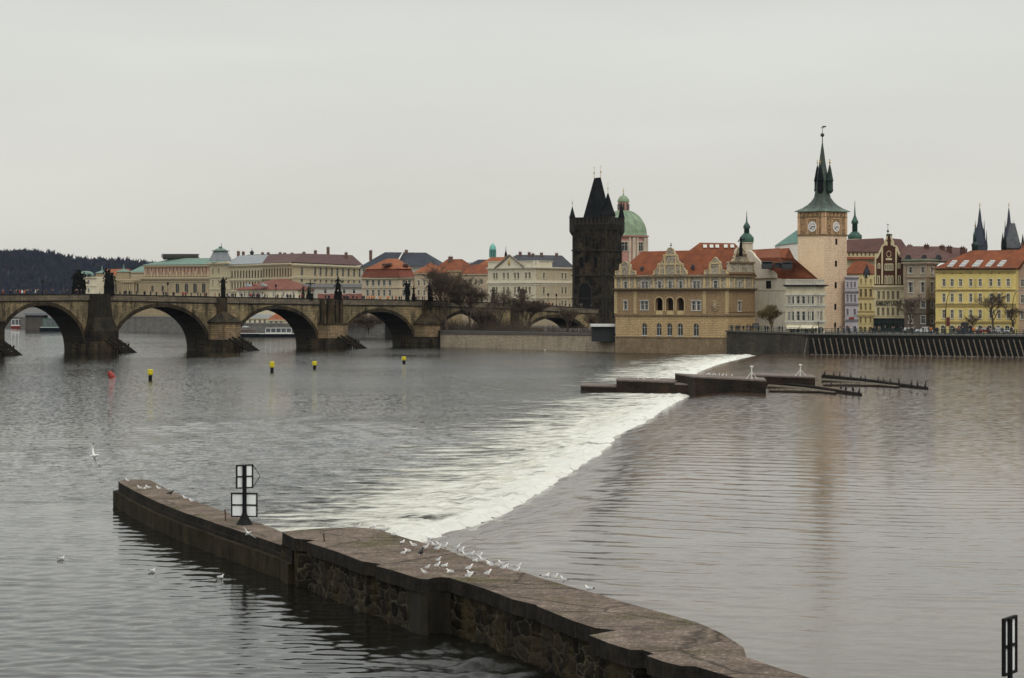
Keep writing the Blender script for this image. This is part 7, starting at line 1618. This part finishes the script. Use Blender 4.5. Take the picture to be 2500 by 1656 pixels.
for ff in fr:
    n_ = max(2, int(ff.L / 2.4))
    for k in range(n_): mb = MB(); mb.tube([ff.W(ff.L * k / n_, GZ + .3, 0), ff.W(ff.L * k / n_, GZ + 1.5, 0)], .06, 5); mb.build('post', green_iron, ral)
random.seed(21)
def near_what(px):
    for a, t_ in ((1860, 'on the museum terrace'), (1915, 'by the olive-twigged tree'), (2012, 'in front of the ornate grey house'), (2066, 'below the clock tower'), (2134, 'before the lavender and yellow fronts'), (2212, 'before the dark green shopfront'), (2286, 'before the taupe corner house'), (2390, 'before the left half of the yellow house')):
        if px < a: return t_
    return 'before the right half of the yellow house'
for k in range(64):
    px = random.uniform(1785, 2500); D = 527 + random.uniform(1, 14) if px > 1975 else (558 if px > 1850 else 569) + random.uniform(.5, 4)
    ci = random.choices(range(8), [36, 22, 12, 9, 6, 6, 3, 6])[0]
    person((T(px, D), D, GZ), ci, random.uniform(0, 6.28), '%s-coated pedestrian behind the railing %s' % (coats[ci][0], near_what(px)), 'pedestrians on the embankment ' + near_what(px), random.uniform(.93, 1.06))
tyre = plain('tyre_rubber', (.012, .012, .012), .8); cglass = plain('car_glass', (.015, .018, .02), .08); lamp_w = plain('headlamp_glass', (.5, .5, .48), .1); lamp_r = plain('tail_lamp', (.3, .01, .01), .2)
def car(px, D, col, cname, label, sx=1):
    x = T(px, D); r_ = empty('parked_car', (x, D, GZ), label, 'car', 'cars parked along the embankment street'); paint = plain(cname, col, .25, 0, .05, .5)
    def sec(pts, y0, y1, ins_=0): return [(x + sx * a, y0, GZ + b) for a, b in pts], [(x + sx * a, y1, GZ + b) for a, b in pts]
    body = [(-2.1, .32), (-2.12, .62), (-1.98, .82), (-1.0, .92), (1.35, .95), (1.95, .9), (2.1, .7), (2.1, .32)]
    mb = MB(); a, b = sec(body, D - .85, D + .85); mb.hexa(a, b); bo = mb.build('body', paint, r_); bv = bo.modifiers.new('b', 'BEVEL'); bv.width = .06; bv.segments = 2
    mb = MB(); lo = [(-1.0, .92), (1.6, .95)]; mb.add([(x - sx * 1.05, D - .8, GZ + .91), (x + sx * 1.65, D - .8, GZ + .94), (x + sx * 1.65, D + .8, GZ + .94), (x - sx * 1.05, D + .8, GZ + .91), (x - sx * .35, D - .64, GZ + 1.42), (x + sx * 1.1, D - .64, GZ + 1.42), (x + sx * 1.1, D + .64, GZ + 1.42), (x - sx * .35, D + .64, GZ + 1.42)], [(0, 1, 5, 4), (1, 2, 6, 5), (2, 3, 7, 6), (3, 0, 4, 7)]); mb.build('windows', cglass, r_)
    mb = MB(); mb.hexa([(x - sx * .4, D - .66, GZ + 1.423), (x + sx * 1.15, D - .66, GZ + 1.423), (x + sx * 1.15, D + .66, GZ + 1.423), (x - sx * .4, D + .66, GZ + 1.423)], [(x - sx * .3, D - .6, GZ + 1.48), (x + sx * 1.0, D - .6, GZ + 1.48), (x + sx * 1.0, D + .6, GZ + 1.48), (x - sx * .3, D + .6, GZ + 1.48)]); mb.build('roof', paint, r_)
    for a in (-1.3, 1.3):
        for s in (-1, 1): mb = MB(); yy = D + s * .80; mb.tube([(x + sx * a, yy - .11, GZ + .33), (x + sx * a, yy + .11, GZ + .33)], .33, 14); wh = mb.build('wheel', tyre, r_); mb = MB(); mb.tube([(x + sx * a, yy - .13, GZ + .33), (x + sx * a, yy + .13, GZ + .33)], .18, 10); mb.build('rim', zinc, wh)
    for s in (-1, 1): mb = MB(); mb.ball((x - sx * 2.08, D + s * .6, GZ + .68), .13, 6, 0, (.4, 1.3, .8)); mb.build('headlight', lamp_w, r_); mb = MB(); mb.ball((x + sx * 2.08, D + s * .62, GZ + .75), .12, 6, 0, (.4, 1, 1)); mb.build('tail_light', lamp_r, r_)
car(2254, 545, (.55, .56, .57), 'white_car_paint', 'white hatchback parked before the taupe corner house'); car(2226, 549, (.06, .07, .09), 'dark_car_paint', 'dark car left of the white one before the taupe house', -1); car(2441, 541, (.50, .51, .52), 'silver_car_paint', 'silver car parked before the right half of the yellow house', -1); car(2402, 543, (.30, .04, .03), 'red_car_paint', 'red car parked under the arches of the yellow house'); car(2357, 542, (.10, .10, .11), 'grey_car_paint', 'dark grey car before the left half of the yellow house')
def curved_lamp(px, D, yt, arm, label, h0=None):
    x = T(px, D); zt_ = Zp(yt, D); r_ = empty('street_lamp', (x, D, GZ), label, 'street lamp', 'tall curved street lamps before the yellow house'); mb = MB()
    mb.tube([(x, D, GZ), (x, D, GZ + 5), (x + .05, D, zt_ - 3.2), (x + arm * .3, D, zt_ - 1.2), (x + arm * .65, D, zt_ - .15), (x + arm, D, zt_)], [.13, .10, .08, .07, .06, .05], 7); mb.build('pole', black_metal, r_)
    mb = MB(); s = 1 if arm > 0 else -1; mb.box(x + arm - .1, x + arm + s * 1.1, D - .2, D + .2, zt_ - .1, zt_ + .12); mb.build('lamp_head', zinc, r_)
curved_lamp(2309, 536, 713, 1.3, 'curved street lamp at the left side of the yellow house'); curved_lamp(2471, 536, 711, 1.4, 'curved street lamp at the right corner of the yellow house')
x = T(1998, 533); r_ = empty('street_lamp', (x, 533, GZ), 'ornate multi-globe street lamp in front of the awnings', 'street lamp'); mb = MB(); mb.tube([(x, 533, GZ), (x, 533, Zp(786, 533))], [.12, .07], 8); mb.tube([(x - .9, 533, Zp(789, 533)), (x + .9, 533, Zp(789, 533))], .05, 5); mb.build('post', black_metal, r_)
for a in (-.9, 0, .9): mb = MB(); mb.ball((x + a, 533, Zp(786.5, 533) + (.25 if a == 0 else 0)), .26, 10); mb.build('globe', plain('lamp_globe', (.35, .34, .30), .3), r_)
x = T(2318, 530); r_ = empty('banner', (x, 530, GZ), 'dark red upright banner on a post before the yellow house', 'banner'); mb = MB(); mb.box(x - .06, x + .06, 529.9, 530.1, GZ, Zp(774, 530)); mb.build('post', black_metal, r_); mb = MB(); mb.box(x - .7, x + .06, 529.85, 529.897, Zp(797, 530), Zp(775, 530)); mb.build('cloth', plain('dark_red_cloth', (.10, .02, .02), .9), r_)
x = T(2355, 538); r_ = empty('advertising_column', (x, 538, GZ), 'dark advertising column before the yellow house', 'column'); mb = MB(); mb.lathe(x, 538, [(.95, GZ), (.95, GZ + .3), (.85, GZ + .35), (.85, Zp(790, 538)), (1.0, Zp(789, 538)), (.3, Zp(786, 538))], 16); mb.build('drum', plain('dark_poster', (.03, .028, .03), .7, 0, .5, .3, 1), r_)
x = T(1845, 562); r_ = empty('notice_board', (x, 562, GZ), 'dark framed notice board on the museum terrace', 'notice board'); mb = MB(); mb.box(x - .75, x + .75, 562, 562.12, GZ + .9, GZ + 2.1); mb.build('frame', black_metal, r_); mb = MB(); mb.box(x - .6, x + .6, 561.96, 561.997, GZ + 1.0, GZ + 2.0); mb.build('panel', plain('notice_paper', (.10, .10, .10), .6, 0, .5, .3, 2), r_)
for a in (-.65, .65): mb = MB(); mb.box(x + a - .04, x + a + .04, 562.02, 562.1, GZ, GZ + .897); mb.build('leg', black_metal, r_)

# ================================================================ BOATS beyond the bridge
hull_d = plain('dark_hull', (.012, .016, .022), .5); boat_w = plain('boat_white', (.62, .62, .60), .4)
def boat(px0, px1, D, label, cabw, hullm, cabm, cab=(.25, .95), yc=(806, 815), h=1.1, name='tour_boat', bow=1):
    x0, x1 = T(px0, D), T(px1, D); L = x1 - x0; W_ = 2.4; r_ = empty(name, ((x0 + x1) / 2, D, LO), label, 'boat')
    mb = MB(); n_ = 12; vs = []
    for k in range(n_ + 1):
        s = k / n_; tp = min(1, math.sin(math.pi * min(1, s * 2.2 + .12) / 2) if s < .45 else 1); tp *= (1 if s < .8 else 1 - (s - .8) * 1.6)
        x = x0 + L * s if bow < 0 else x1 - L * s; zz = LO + h * (1 + .35 * (1 - min(1, s * 4)) ** 2)
        vs += [(x, D - W_ * tp, zz), (x, D + W_ * tp, zz), (x, D + W_ * tp * .7, LO - .3), (x, D - W_ * tp * .7, LO - .3)]
    fs = [(4 * k + a, 4 * k + (a + 1) % 4, 4 * k + 4 + (a + 1) % 4, 4 * k + 4 + a) for k in range(n_) for a in range(4)] + [(3, 2, 1, 0), tuple(4 * n_ + a for a in range(4))]
    mb.add(vs, fs); mb.build('hull', hullm, r_); mb = MB(); mb.box(x0 + L * .02, x1 - L * .02, D - W_ * .8, D + W_ * .8, LO + h + .003, LO + h + .2); mb.build('deck', boat_w, r_)
    c0, c1 = x0 + L * cab[0], x0 + L * cab[1]; z0_, z1_ = LO + h + .2, LO + h + .2 + cabw; mb = MB(); mb.box(c0 + .15, c1 - .15, D - W_ * .6, D + W_ * .6, z0_ + .003, z1_ - .15); ca_ = mb.build('cabin', glass_lit, r_)
    mb = MB(); mb.box(c0, c1, D - W_ * .66, D + W_ * .66, z1_ - .15, z1_); k_ = max(4, int((c1 - c0) / 1.6))
    for k in range(k_ + 1): xx = c0 + (c1 - c0) * k / k_; mb.box(xx - .1, xx + .1, D - W_ * .64, D - W_ * .603, z0_, z1_ - .15)
    mb.box(c0, c1, D - W_ * .64, D - W_ * .603, z0_, z0_ + .3); mb.build('window_frame', cabm, ca_)
    return r_
boat(632, 730, 826, 'white-topped tour boat with dark hull moored under the third arch', 1.9, hull_d, boat_w, (.18, .82))
boat(576, 636, 832, 'dark low boat moored left of the white-topped tour boat', 1.2, hull_d, plain('rust_boat_trim', (.14, .07, .05), .6), (.2, .8), name='barge')
boat(28, 66, 1060, 'white tour boat with a red stripe far off under the leftmost arch', 2.8, plain('red_hull', (.32, .06, .05), .5), boat_w, (.05, .95))
boat(98, 182, 978, 'dark barge with green tarpaulin under the leftmost arch', 3.6, hull_d, plain('green_trim', (.02, .12, .09), .6), (.1, .9), name='barge', h=1.4)
r_ = empty('boathouse', (T(90, 1000), 1000, LO), 'grey floating boathouse left of the dark barge under the leftmost arch', 'boathouse'); x0, x1 = T(64, 1000), T(110, 1000); mb = MB(); mb.box(x0, x1, 998, 1006, LO - .3, Zp(770, 1000)); mb.build('wall', plaster('grey_brown_board', (.09, .078, .07), .3), r_); mb = MB(); mb.box(x0 - .3, T(165, 1000), 997, 1007, Zp(770, 1000) + .003, Zp(764, 1000)); mb.build('roof', plain('grey_roof_sheet', (.16, .17, .19), .7), r_)
for px in (600, 690):
    r_ = empty('parasol', (T(px, 836), 836, 3), 'pale flat parasol on the quay %s the moored tour boat' % ('left of' if px == 600 else 'above'), 'parasol'); x = T(px, 836); mb = MB(); mb.tube([(x, 836, 2.9), (x, 836, 4.0)], .05, 5); mb.build('pole', black_metal, r_); mb = MB(); mb.lathe(x, 836, [(1.6, Zp(799, 836)), (.1, Zp(796, 836))], 8); mb.build('canopy', plain('grey_canopy', (.30, .32, .32), .8), r_)
houses([('cream quay house with grey roof seen through the third arch', 585, 862, 660, 858, 775, 768, 2, 2, pal_w, zinc, [598, 610, 622, 634, 646], [(781, 791)], 8), ('cream quay house with red roof seen through the third arch', 655, 856, 700, 854, 780, 763, 2, 2, pal_w, red_tile2, [662, 674, 686], [(784, 791)], 8)])

# ================================================================ BUOYS
yel_p = plain('buoy_yellow', (.58, .48, .02), .45, 0, .08); red_p = plain('buoy_red', (.28, .03, .022), .5)
def buoy(px, y0, y1, label):
    D = (H - LO) * F / (y1 - YH); x = T(px, D); z1 = Zp(y0, D); r_ = empty('buoy', (x, D, LO), label, 'buoy', 'yellow buoys before the bridge'); hh = z1 - LO; w_ = .38
    mb = MB(); mb.lathe(x, D, [(w_ * .8, LO - .3), (w_ * .8, LO + hh * .42), (w_ * .55, LO + hh * .45)], 14); mb.build('float', black_metal, r_)
    mb = MB(); mb.lathe(x, D, [(w_ * .9, LO + hh * .45), (w_ * 1.25, LO + hh * .55), (w_ * 1.25, z1 - .05), (w_ * 1.0, z1)], 14); mb.build('drum', yel_p, r_)
buoy(367, 902, 928, 'nearest yellow buoy, right of the red one'); buoy(664, 883, 910, 'yellow buoy left of the middle, second from the red one'); buoy(768, 882, 902, 'yellow buoy third from the red one'); buoy(986, 871, 888, 'smallest yellow buoy, farthest right')
p = Gp(275, 921, LO); r_ = empty('buoy', p, 'tilted red buoy left of the nearest yellow one', 'buoy'); mb = MB(); d = Vector((-.5, -.1, .75)).normalized(); mb.tube([p - d * .3, p + d * .25, p + d * .9, p + d * 1.1], [.5, .55, .42, .3], 14); mb.build('drum', red_p, r_); mb = MB(); mb.tube([p + d * 1.0, p + d * 1.25], [.12, .1], 8); mb.build('knob', red_p, r_)

# ================================================================ SIGNBOARDS on the pier
board = plain('board_back_grey', (.80, .84, .85), .6, 0, .06)
def sign_panel(root, c, w_, h_, rot, name='panel', arrow=0, fr=.045, cross=True):
    u = Vector((math.cos(rot), math.sin(rot), 0)); nn = Vector((u.y, -u.x, 0)); nn = nn if nn.y < 0 else -nn
    def bx(m, a0, a1, z0, z1, o0, o1): m.hexa([c + u * a0 + nn * o0 + Vector((0, 0, z0)), c + u * a1 + nn * o0 + Vector((0, 0, z0)), c + u * a1 + nn * o1 + Vector((0, 0, z0)), c + u * a0 + nn * o1 + Vector((0, 0, z0))], [c + u * a0 + nn * o0 + Vector((0, 0, z1)), c + u * a1 + nn * o0 + Vector((0, 0, z1)), c + u * a1 + nn * o1 + Vector((0, 0, z1)), c + u * a0 + nn * o1 + Vector((0, 0, z1))])
    mb = MB(); bx(mb, -w_ / 2 + .01, w_ / 2 - .01, -h_ / 2 + .01, h_ / 2 - .01, -.02, 0); pn = mb.build(name, board, root)
    mb = MB(); bx(mb, -w_ / 2 - fr, -w_ / 2 + .02, -h_ / 2 - fr, h_ / 2 + fr, -.04, .05); bx(mb, w_ / 2 - .02, w_ / 2 + fr, -h_ / 2 - fr, h_ / 2 + fr, -.04, .05); bx(mb, -w_ / 2 + .02, w_ / 2 - .02, h_ / 2 - .02, h_ / 2 + fr, -.04, .05); bx(mb, -w_ / 2 + .02, w_ / 2 - .02, -h_ / 2 - fr, -h_ / 2 + .02, -.04, .05)
    if cross: bx(mb, -w_ / 2 + .02, w_ / 2 - .02, -.035, .035, .003, .045)
    if arrow:
        a0 = c + u * (w_ / 2 + fr) + Vector((0, 0, h_ / 2)); a1 = c + u * (w_ / 2 + arrow); a2 = c + u * (w_ / 2 + fr) - Vector((0, 0, h_ / 2)); mb.tube([a0, a1], .018, 5); mb.tube([a1, a2], .018, 5)
    mb.build('frame', black_metal, pn)
p = Gp(597, 1281, LZ); S = p.y / F; sg = empty('signboard_post', p, 'navigation signpost on the low pier with two framed pale boards, the upper one pointed', 'sign')
mb = MB(); mb.lathe(p.x, p.y, [(.46, LZ), (.44, LZ + .04), (.2, LZ + .42), (.13, LZ + .6), (.115, LZ + .8), (.115, Zp(1136, p.y))], 12); mb.build('pole', black_metal, sg)
yy = p.y + .17; S = yy / F
sign_panel(sg, Vector((T(596.5, yy), yy, Zp(1233, yy))), 62 * S, 55 * S, R(-8), 'lower_board'); sign_panel(sg, Vector((T(597, yy), yy, Zp(1163.5, yy))), 35 * S / math.cos(R(32)), 54 * S, R(32), 'upper_board', arrow=.48)
D = 59; p = Vector((T(2466, D), D, PZ)); sg = empty('signboard_post', p, 'dark-framed signboard on a thick post at the bottom right corner', 'sign'); mb = MB(); mb.lathe(p.x, D, [(.22, PZ), (.2, PZ + .1), (.07, PZ + .4), (.062, Zp(1510, D))], 12); mb.build('pole', black_metal, sg)
sign_panel(sg, Vector((T(2464.5, D + .12), D + .12, Zp(1578, D))), .80, 1.34, R(58), 'board')
for px, y0, y1, z, lab in ((551, 1244, 1272, LZ, 'thin rusty rod left of the signpost'), (792, 1303, 1322, PZ, 'thin rusty rod near the left end of the wide pier')):
    q = Gp(px, y1, z); r_ = empty('iron_rod', q, lab, 'rod'); mb = MB(); mb.tube([q, (q.x - .04, q.y, z + (y1 - y0) * q.y / F)], .035, 6); mb.build('rod', plain('rust', (.07, .03, .02), .9), r_); mb = MB(); mb.lathe(q.x, q.y, [(.09, z), (.09, z + .02)], 8); mb.build('foot_plate', plain('rust_plate', (.09, .05, .035), .9), r_)

# ================================================================ BIRDS
gw = plain('gull_white', (.78, .78, .76), .7, 0, .04); gg = plain('gull_grey', (.38, .39, .41), .7, 0, .06); gr = plain('bird_legs', (.25, .05, .03), .6); gb_ = plain('bird_black', (.012, .012, .013), .6)
def gull_mesh(name, pose, mats=None):
    if pose == 'stand':
        P_ = [(0, 0, .17), (-.10, 0, .165), (-.19, 0, .15), (-.27, 0, .14), (.06, 0, .20), (.10, 0, .26), (.125, 0, .30), (.15, 0, .30), (.20, 0, .285), (.01, .025, .10), (.015, .03, .015), (.055, .03, .008), (.01, -.025, .10), (.015, -.03, .015), (.055, -.03, .008)]
        E = [(0, 1), (1, 2), (2, 3), (0, 4), (4, 5), (5, 6), (6, 7), (7, 8), (0, 9), (9, 10), (10, 11), (0, 12), (12, 13), (13, 14)]; Rr = [.070, .062, .035, .014, .060, .036, .038, .030, .007, .012, .006, .006, .012, .006, .006]
    elif pose == 'rest':
        P_ = [(0, 0, .075), (-.10, 0, .085), (-.19, 0, .09), (-.27, 0, .10), (.07, 0, .10), (.10, 0, .16), (.12, 0, .19), (.145, 0, .19), (.19, 0, .18)]
        E = [(k, k + 1) for k in range(3)] + [(0, 4), (4, 5), (5, 6), (6, 7), (7, 8)]; Rr = [.075, .068, .035, .014, .06, .036, .038, .03, .007]
    elif pose == 'fly':
        P_ = [(0, 0, 0), (-.12, 0, 0), (-.24, 0, 0), (.10, 0, .01), (.16, 0, .02), (.22, 0, .01), (.02, .12, .04), (.04, .28, .12), (-.08, .50, .10), (.02, -.12, .04), (.04, -.28, .12), (-.08, -.50, .10)]
        E = [(0, 1), (1, 2), (0, 3), (3, 4), (4, 5), (0, 6), (6, 7), (7, 8), (0, 9), (9, 10), (10, 11)]; Rr = [.055, .045, .02, .045, .04, .008, (.06, .02), (.05, .012), (.012, .006), (.06, .02), (.05, .012), (.012, .006)]
    else:  # upright cormorant
        P_ = [(0, 0, .22), (-.04, 0, .12), (-.12, 0, .0), (.03, 0, .38), (.05, 0, .50), (.035, 0, .60), (.06, 0, .67), (.10, 0, .67), (.17, 0, .66), (.02, .03, .06), (.05, .03, .0), (.02, -.03, .06), (.05, -.03, .0)]
        E = [(0, 1), (1, 2), (0, 3), (3, 4), (4, 5), (5, 6), (6, 7), (7, 8), (1, 9), (9, 10), (1, 11), (11, 12)]; Rr = [.11, .09, .03, .10, .05, .035, .04, .03, .008, .02, .015, .02, .015]
    if mats is None: mats = [gw, gg, gr, gb_]
    def mf(c, n_):
        if pose == 'corm': return 0
        if pose == 'stand':
            if c.z < .09: return 2
            if c.x > .165: return 2
            if c.x < -.17: return 3 if c.z > .14 and n_.z > .1 else 0
            return 1 if (c.x < .05 and n_.z > .15) else 0
        if pose == 'rest': return 2 if c.x > .16 else (3 if c.x < -.19 else (1 if c.x < .05 and n_.z > .1 else 0))
        return 3 if abs(c.y) > .42 else (1 if abs(c.y) > .08 and n_.z > 0 else 0)
    return skin_mesh(name, P_, E, Rr, mats, mf, 1)
mS, mRst, mFl, mC = gull_mesh('gull_stand', 'stand'), gull_mesh('gull_rest', 'rest'), gull_mesh('gull_fly', 'fly'), gull_mesh('cormorant', 'corm', [gb_])
mCr = gull_mesh('crow', 'stand', [gb_]); 
def bird(name, me, loc, rz, label, cat, group=None, s=1.0):
    o = bpy.data.objects.new(name, me); COL.objects.link(o); o.location = loc; o.rotation_euler = (0, 0, rz); o.scale = (s, s, s); return tag(o, label, cat, group)
random.seed(2)
zf = lambda x, y: (960 + .2112 * x, 1310 + .2112 * y)
gl = [((105, 85), 'gull at the left edge of the flock, close to the foam'), ((165, 185), 'gull just above the leftmost one facing the black crow'), ((125, 225), 'leftmost gull of the flock beside the black crow'), ((230, 140), 'gull with spread pose above the two leftmost')]
rest = [(375, 110), (410, 70), (380, 165), (475, 115), (520, 180), (530, 130), (600, 150), (740, 165), (790, 205), (830, 245), (905, 240), (950, 300), (1000, 260), (1030, 310), (1110, 330), (1125, 370), (1250, 350), (1280, 400), (1300, 370), (1430, 430), (1450, 390)]
inner = [((595, 360), 'white gull at the right of the inner group of five'), ((525, 310), 'gull at the top of the inner group of five'), ((510, 375), 'gull in the middle of the inner group of five'), ((400, 395), 'gull at the left of the inner group of five'), ((350, 450), 'gull nearest the coping edge left of the bulge'), ((655, 430), 'single gull standing above the coping bulge'), ((880, 410), 'upper gull of the close trio over the coping'), ((890, 450), 'middle gull of the close trio over the coping'), ((880, 500), 'lowest gull of the close trio at the coping edge'), ((1095, 470), 'lone gull right of the close trio')]
far_g = [((1765, 480), 'first gull of the four strung along the far edge right of the flock'), ((1870, 510), 'second gull of the four along the far edge'), ((1970, 540), 'third gull of the four along the far edge'), ((2260, 625), 'last gull at the right, alone on the far edge of the pier')]
for (c, lab) in gl + inner + far_g:
    bird('gull', mS if random.random() < .8 else mRst, Gp(*zf(*c), PZ) + Vector((0, 0, .004)), random.uniform(-.7, .7) + (0 if random.random() < .65 else math.pi), lab, 'gull', 'gulls on the wide pier', random.uniform(.85, 1.02))
ORD = ['first', 'second', 'third', 'fourth', 'fifth', 'sixth', 'seventh', 'eighth', 'ninth', 'tenth', 'eleventh', 'twelfth', 'thirteenth', 'last']
rest.sort()
for i, c in enumerate(rest):
    lab = '%s gull from the left in the dense flock at the foam edge of the pier' % ORD[i] if i < 7 else '%s gull from the left in the line along the upper pool edge' % ORD[i - 7]
    bird('gull', mS if random.random() < .75 else mRst, Gp(*zf(*c), PZ) + Vector((0, 0, .004)), random.uniform(-.7, .7) + (0 if random.random() < .65 else math.pi), lab, 'gull', 'gulls in the flock ' + ('by the foam' if i < 7 else 'along the pool edge, ' + ('left half' if i < 14 else 'right half')), random.uniform(.85, 1.02))
for (c, lab) in (((874, 1293.5), 'gull nearest the left end, on the far edge of the wide pier'), ((913, 1295), 'gull with dark back second on the far edge of the wide pier'), ((939, 1300), 'gull third on the far edge of the wide pier'), ((962, 1312), 'gull where the far edge turns down toward the flock')):
    bird('gull', mS, Gp(*c, PZ) + Vector((0, 0, .004)), random.uniform(-.5, .5), lab, 'gull', 'gulls on the wide pier', .9)
for (c, lab) in (((311, 1179), 'gull at the tip of the low pier'), ((341, 1197), 'left gull of the pair near the tip of the low pier'), ((352, 1196), 'middle gull near the tip of the low pier'), ((361, 1196), 'right gull of the pair near the tip of the low pier'), ((387, 1198), 'gull on the far edge of the low pier past the pair'), ((451, 1222), 'gull spreading near the middle of the low pier'), ((467, 1229), 'gull by the far edge in the middle of the low pier')):
    bird('gull', mS if c[0] % 2 else mRst, Gp(*c, LZ) + Vector((0, 0, .004)), random.uniform(-.6, .6) + (math.pi if c[0] % 2 else 0), lab, 'gull', 'gulls on the low pier', .95)
bird('crow', mCr, Gp(417, 1211, LZ) + Vector((0, 0, .004)), .3, 'black crow on the middle of the low pier', 'crow', None, 1.1); bird('crow', mCr, Gp(*zf(325, 235), PZ) + Vector((0, 0, .004)), 1.2, 'black crow on the wide pier among the gulls', 'crow', None, 1.3)
for (c, lab) in (((373, 1397), 'gull floating on the dark water left of the pier reflection'), ((539, 1413), 'gull floating at the edge of the dark pier reflection'), ((151, 1367), 'brownish gull floating far left'), ((1330, 856), 'distant white gull floating below the pale river wall')):
    bird('gull', mRst, Gp(*c, LO) + Vector((0, 0, .0)), random.uniform(-.6, .6), lab, 'gull', 'gulls floating on the river', 1.0 if c[0] < 1000 else 1.8)
D = 112; o = bird('gull', mFl, (T(606, D), D, Zp(1303, D)), 2.3, 'white gull flying low in front of the pier below the signpost', 'gull', 'flying gulls', 1.0); o.rotation_euler = (R(50), R(25), 2.4)
D = 130; o = bird('gull', mFl, (T(229, D), D, Zp(1113, D)), 0, 'pale gull flying over the water left of the low pier tip', 'gull', 'flying gulls', 1.35); o.rotation_euler = (R(78), R(10), 2.8)
for px in (1727, 1733, 1741, 1747, 1756, 1764, 1773, 1787): D = 327 - (px - 1727) * .09; bird('gull', mS, (T(px, D), D, 1.755), random.uniform(0, 6), '%s gull from the left in the row on top of the long islet' % ORD[[1727, 1733, 1741, 1747, 1756, 1764, 1773, 1787].index(px)], 'gull', 'gulls in a row on the long islet', 1.2)
for px in (1558, 1572, 1600, 1608): D = 341 - (px - 1505) * .055; bird('gull', mS, (T(px, D), D, .755), random.uniform(0, 6), '%s gull from the left on the middle step of the long islet' % ORD[[1558, 1572, 1600, 1608].index(px)], 'gull', 'gulls on the middle step of the islet', 1.1)
for i, (x_, y_) in enumerate([(1690, 262), (1755, 275), (1790, 285), (1835, 292), (1875, 300)]):
    px, py = 1400 + .3718 * x_, 850 + .3718 * y_ + 1; p = Gp(px, py + 1.5, .2); p.z = .45 if i < 4 else .3; bird('cormorant', mC, p, random.uniform(-.6, .6) + (math.pi if i % 2 else 0), ['first', 'second', 'third', 'fourth', 'last'][i] + ' cormorant from the left on the front log fan', 'cormorant', 'cormorants on the front logs', 1.35)
for i, (x_, y_) in enumerate([(1650, 187), (1710, 200), (1747, 203), (1822, 213), (1885, 222), (1920, 230), (1998, 237), (2040, 243), (2078, 248), (2140, 253), (2218, 262), (2260, 267), (2310, 270)]):
    px, py = 1400 + .3718 * x_, 850 + .3718 * y_ + 1; p = Gp(px, py + 2, .2); p.z = .5; bird('cormorant', mC, p, random.uniform(-.6, .6) + (math.pi if i % 2 else 0), 'cormorant on the rear log fan, %s' % (['at its left end', 'second from its left end', 'third from its left end', 'fourth from its left end', 'fifth from its left end', 'just left of its middle', 'at its middle', 'just right of its middle', 'fifth from its right end', 'fourth from its right end', 'third from its right end', 'second from its right end', 'at its right tip'][i]), 'cormorant', 'cormorants on the rear logs', 1.4)

# ================================================================ AIR
hm = bpy.data.materials.new('thin_haze'); hm.use_nodes = True; n = hm.node_tree; n.nodes.clear()
ho = n.nodes.new('ShaderNodeOutputMaterial'); hv = n.nodes.new('ShaderNodeVolumePrincipled'); n.links.new(hv.outputs[0], ho.inputs['Volume'])
hv.inputs['Color'].default_value = (.62, .76, 1.0, 1); hv.inputs['Density'].default_value = .000014; hv.inputs['Anisotropy'].default_value = .2
mb = MB(); mb.box(-7000, 7000, -500, 8200, -8, 140); tag(mb.build('haze', hm), 'thin pale haze over the river and town', kind='stuff')
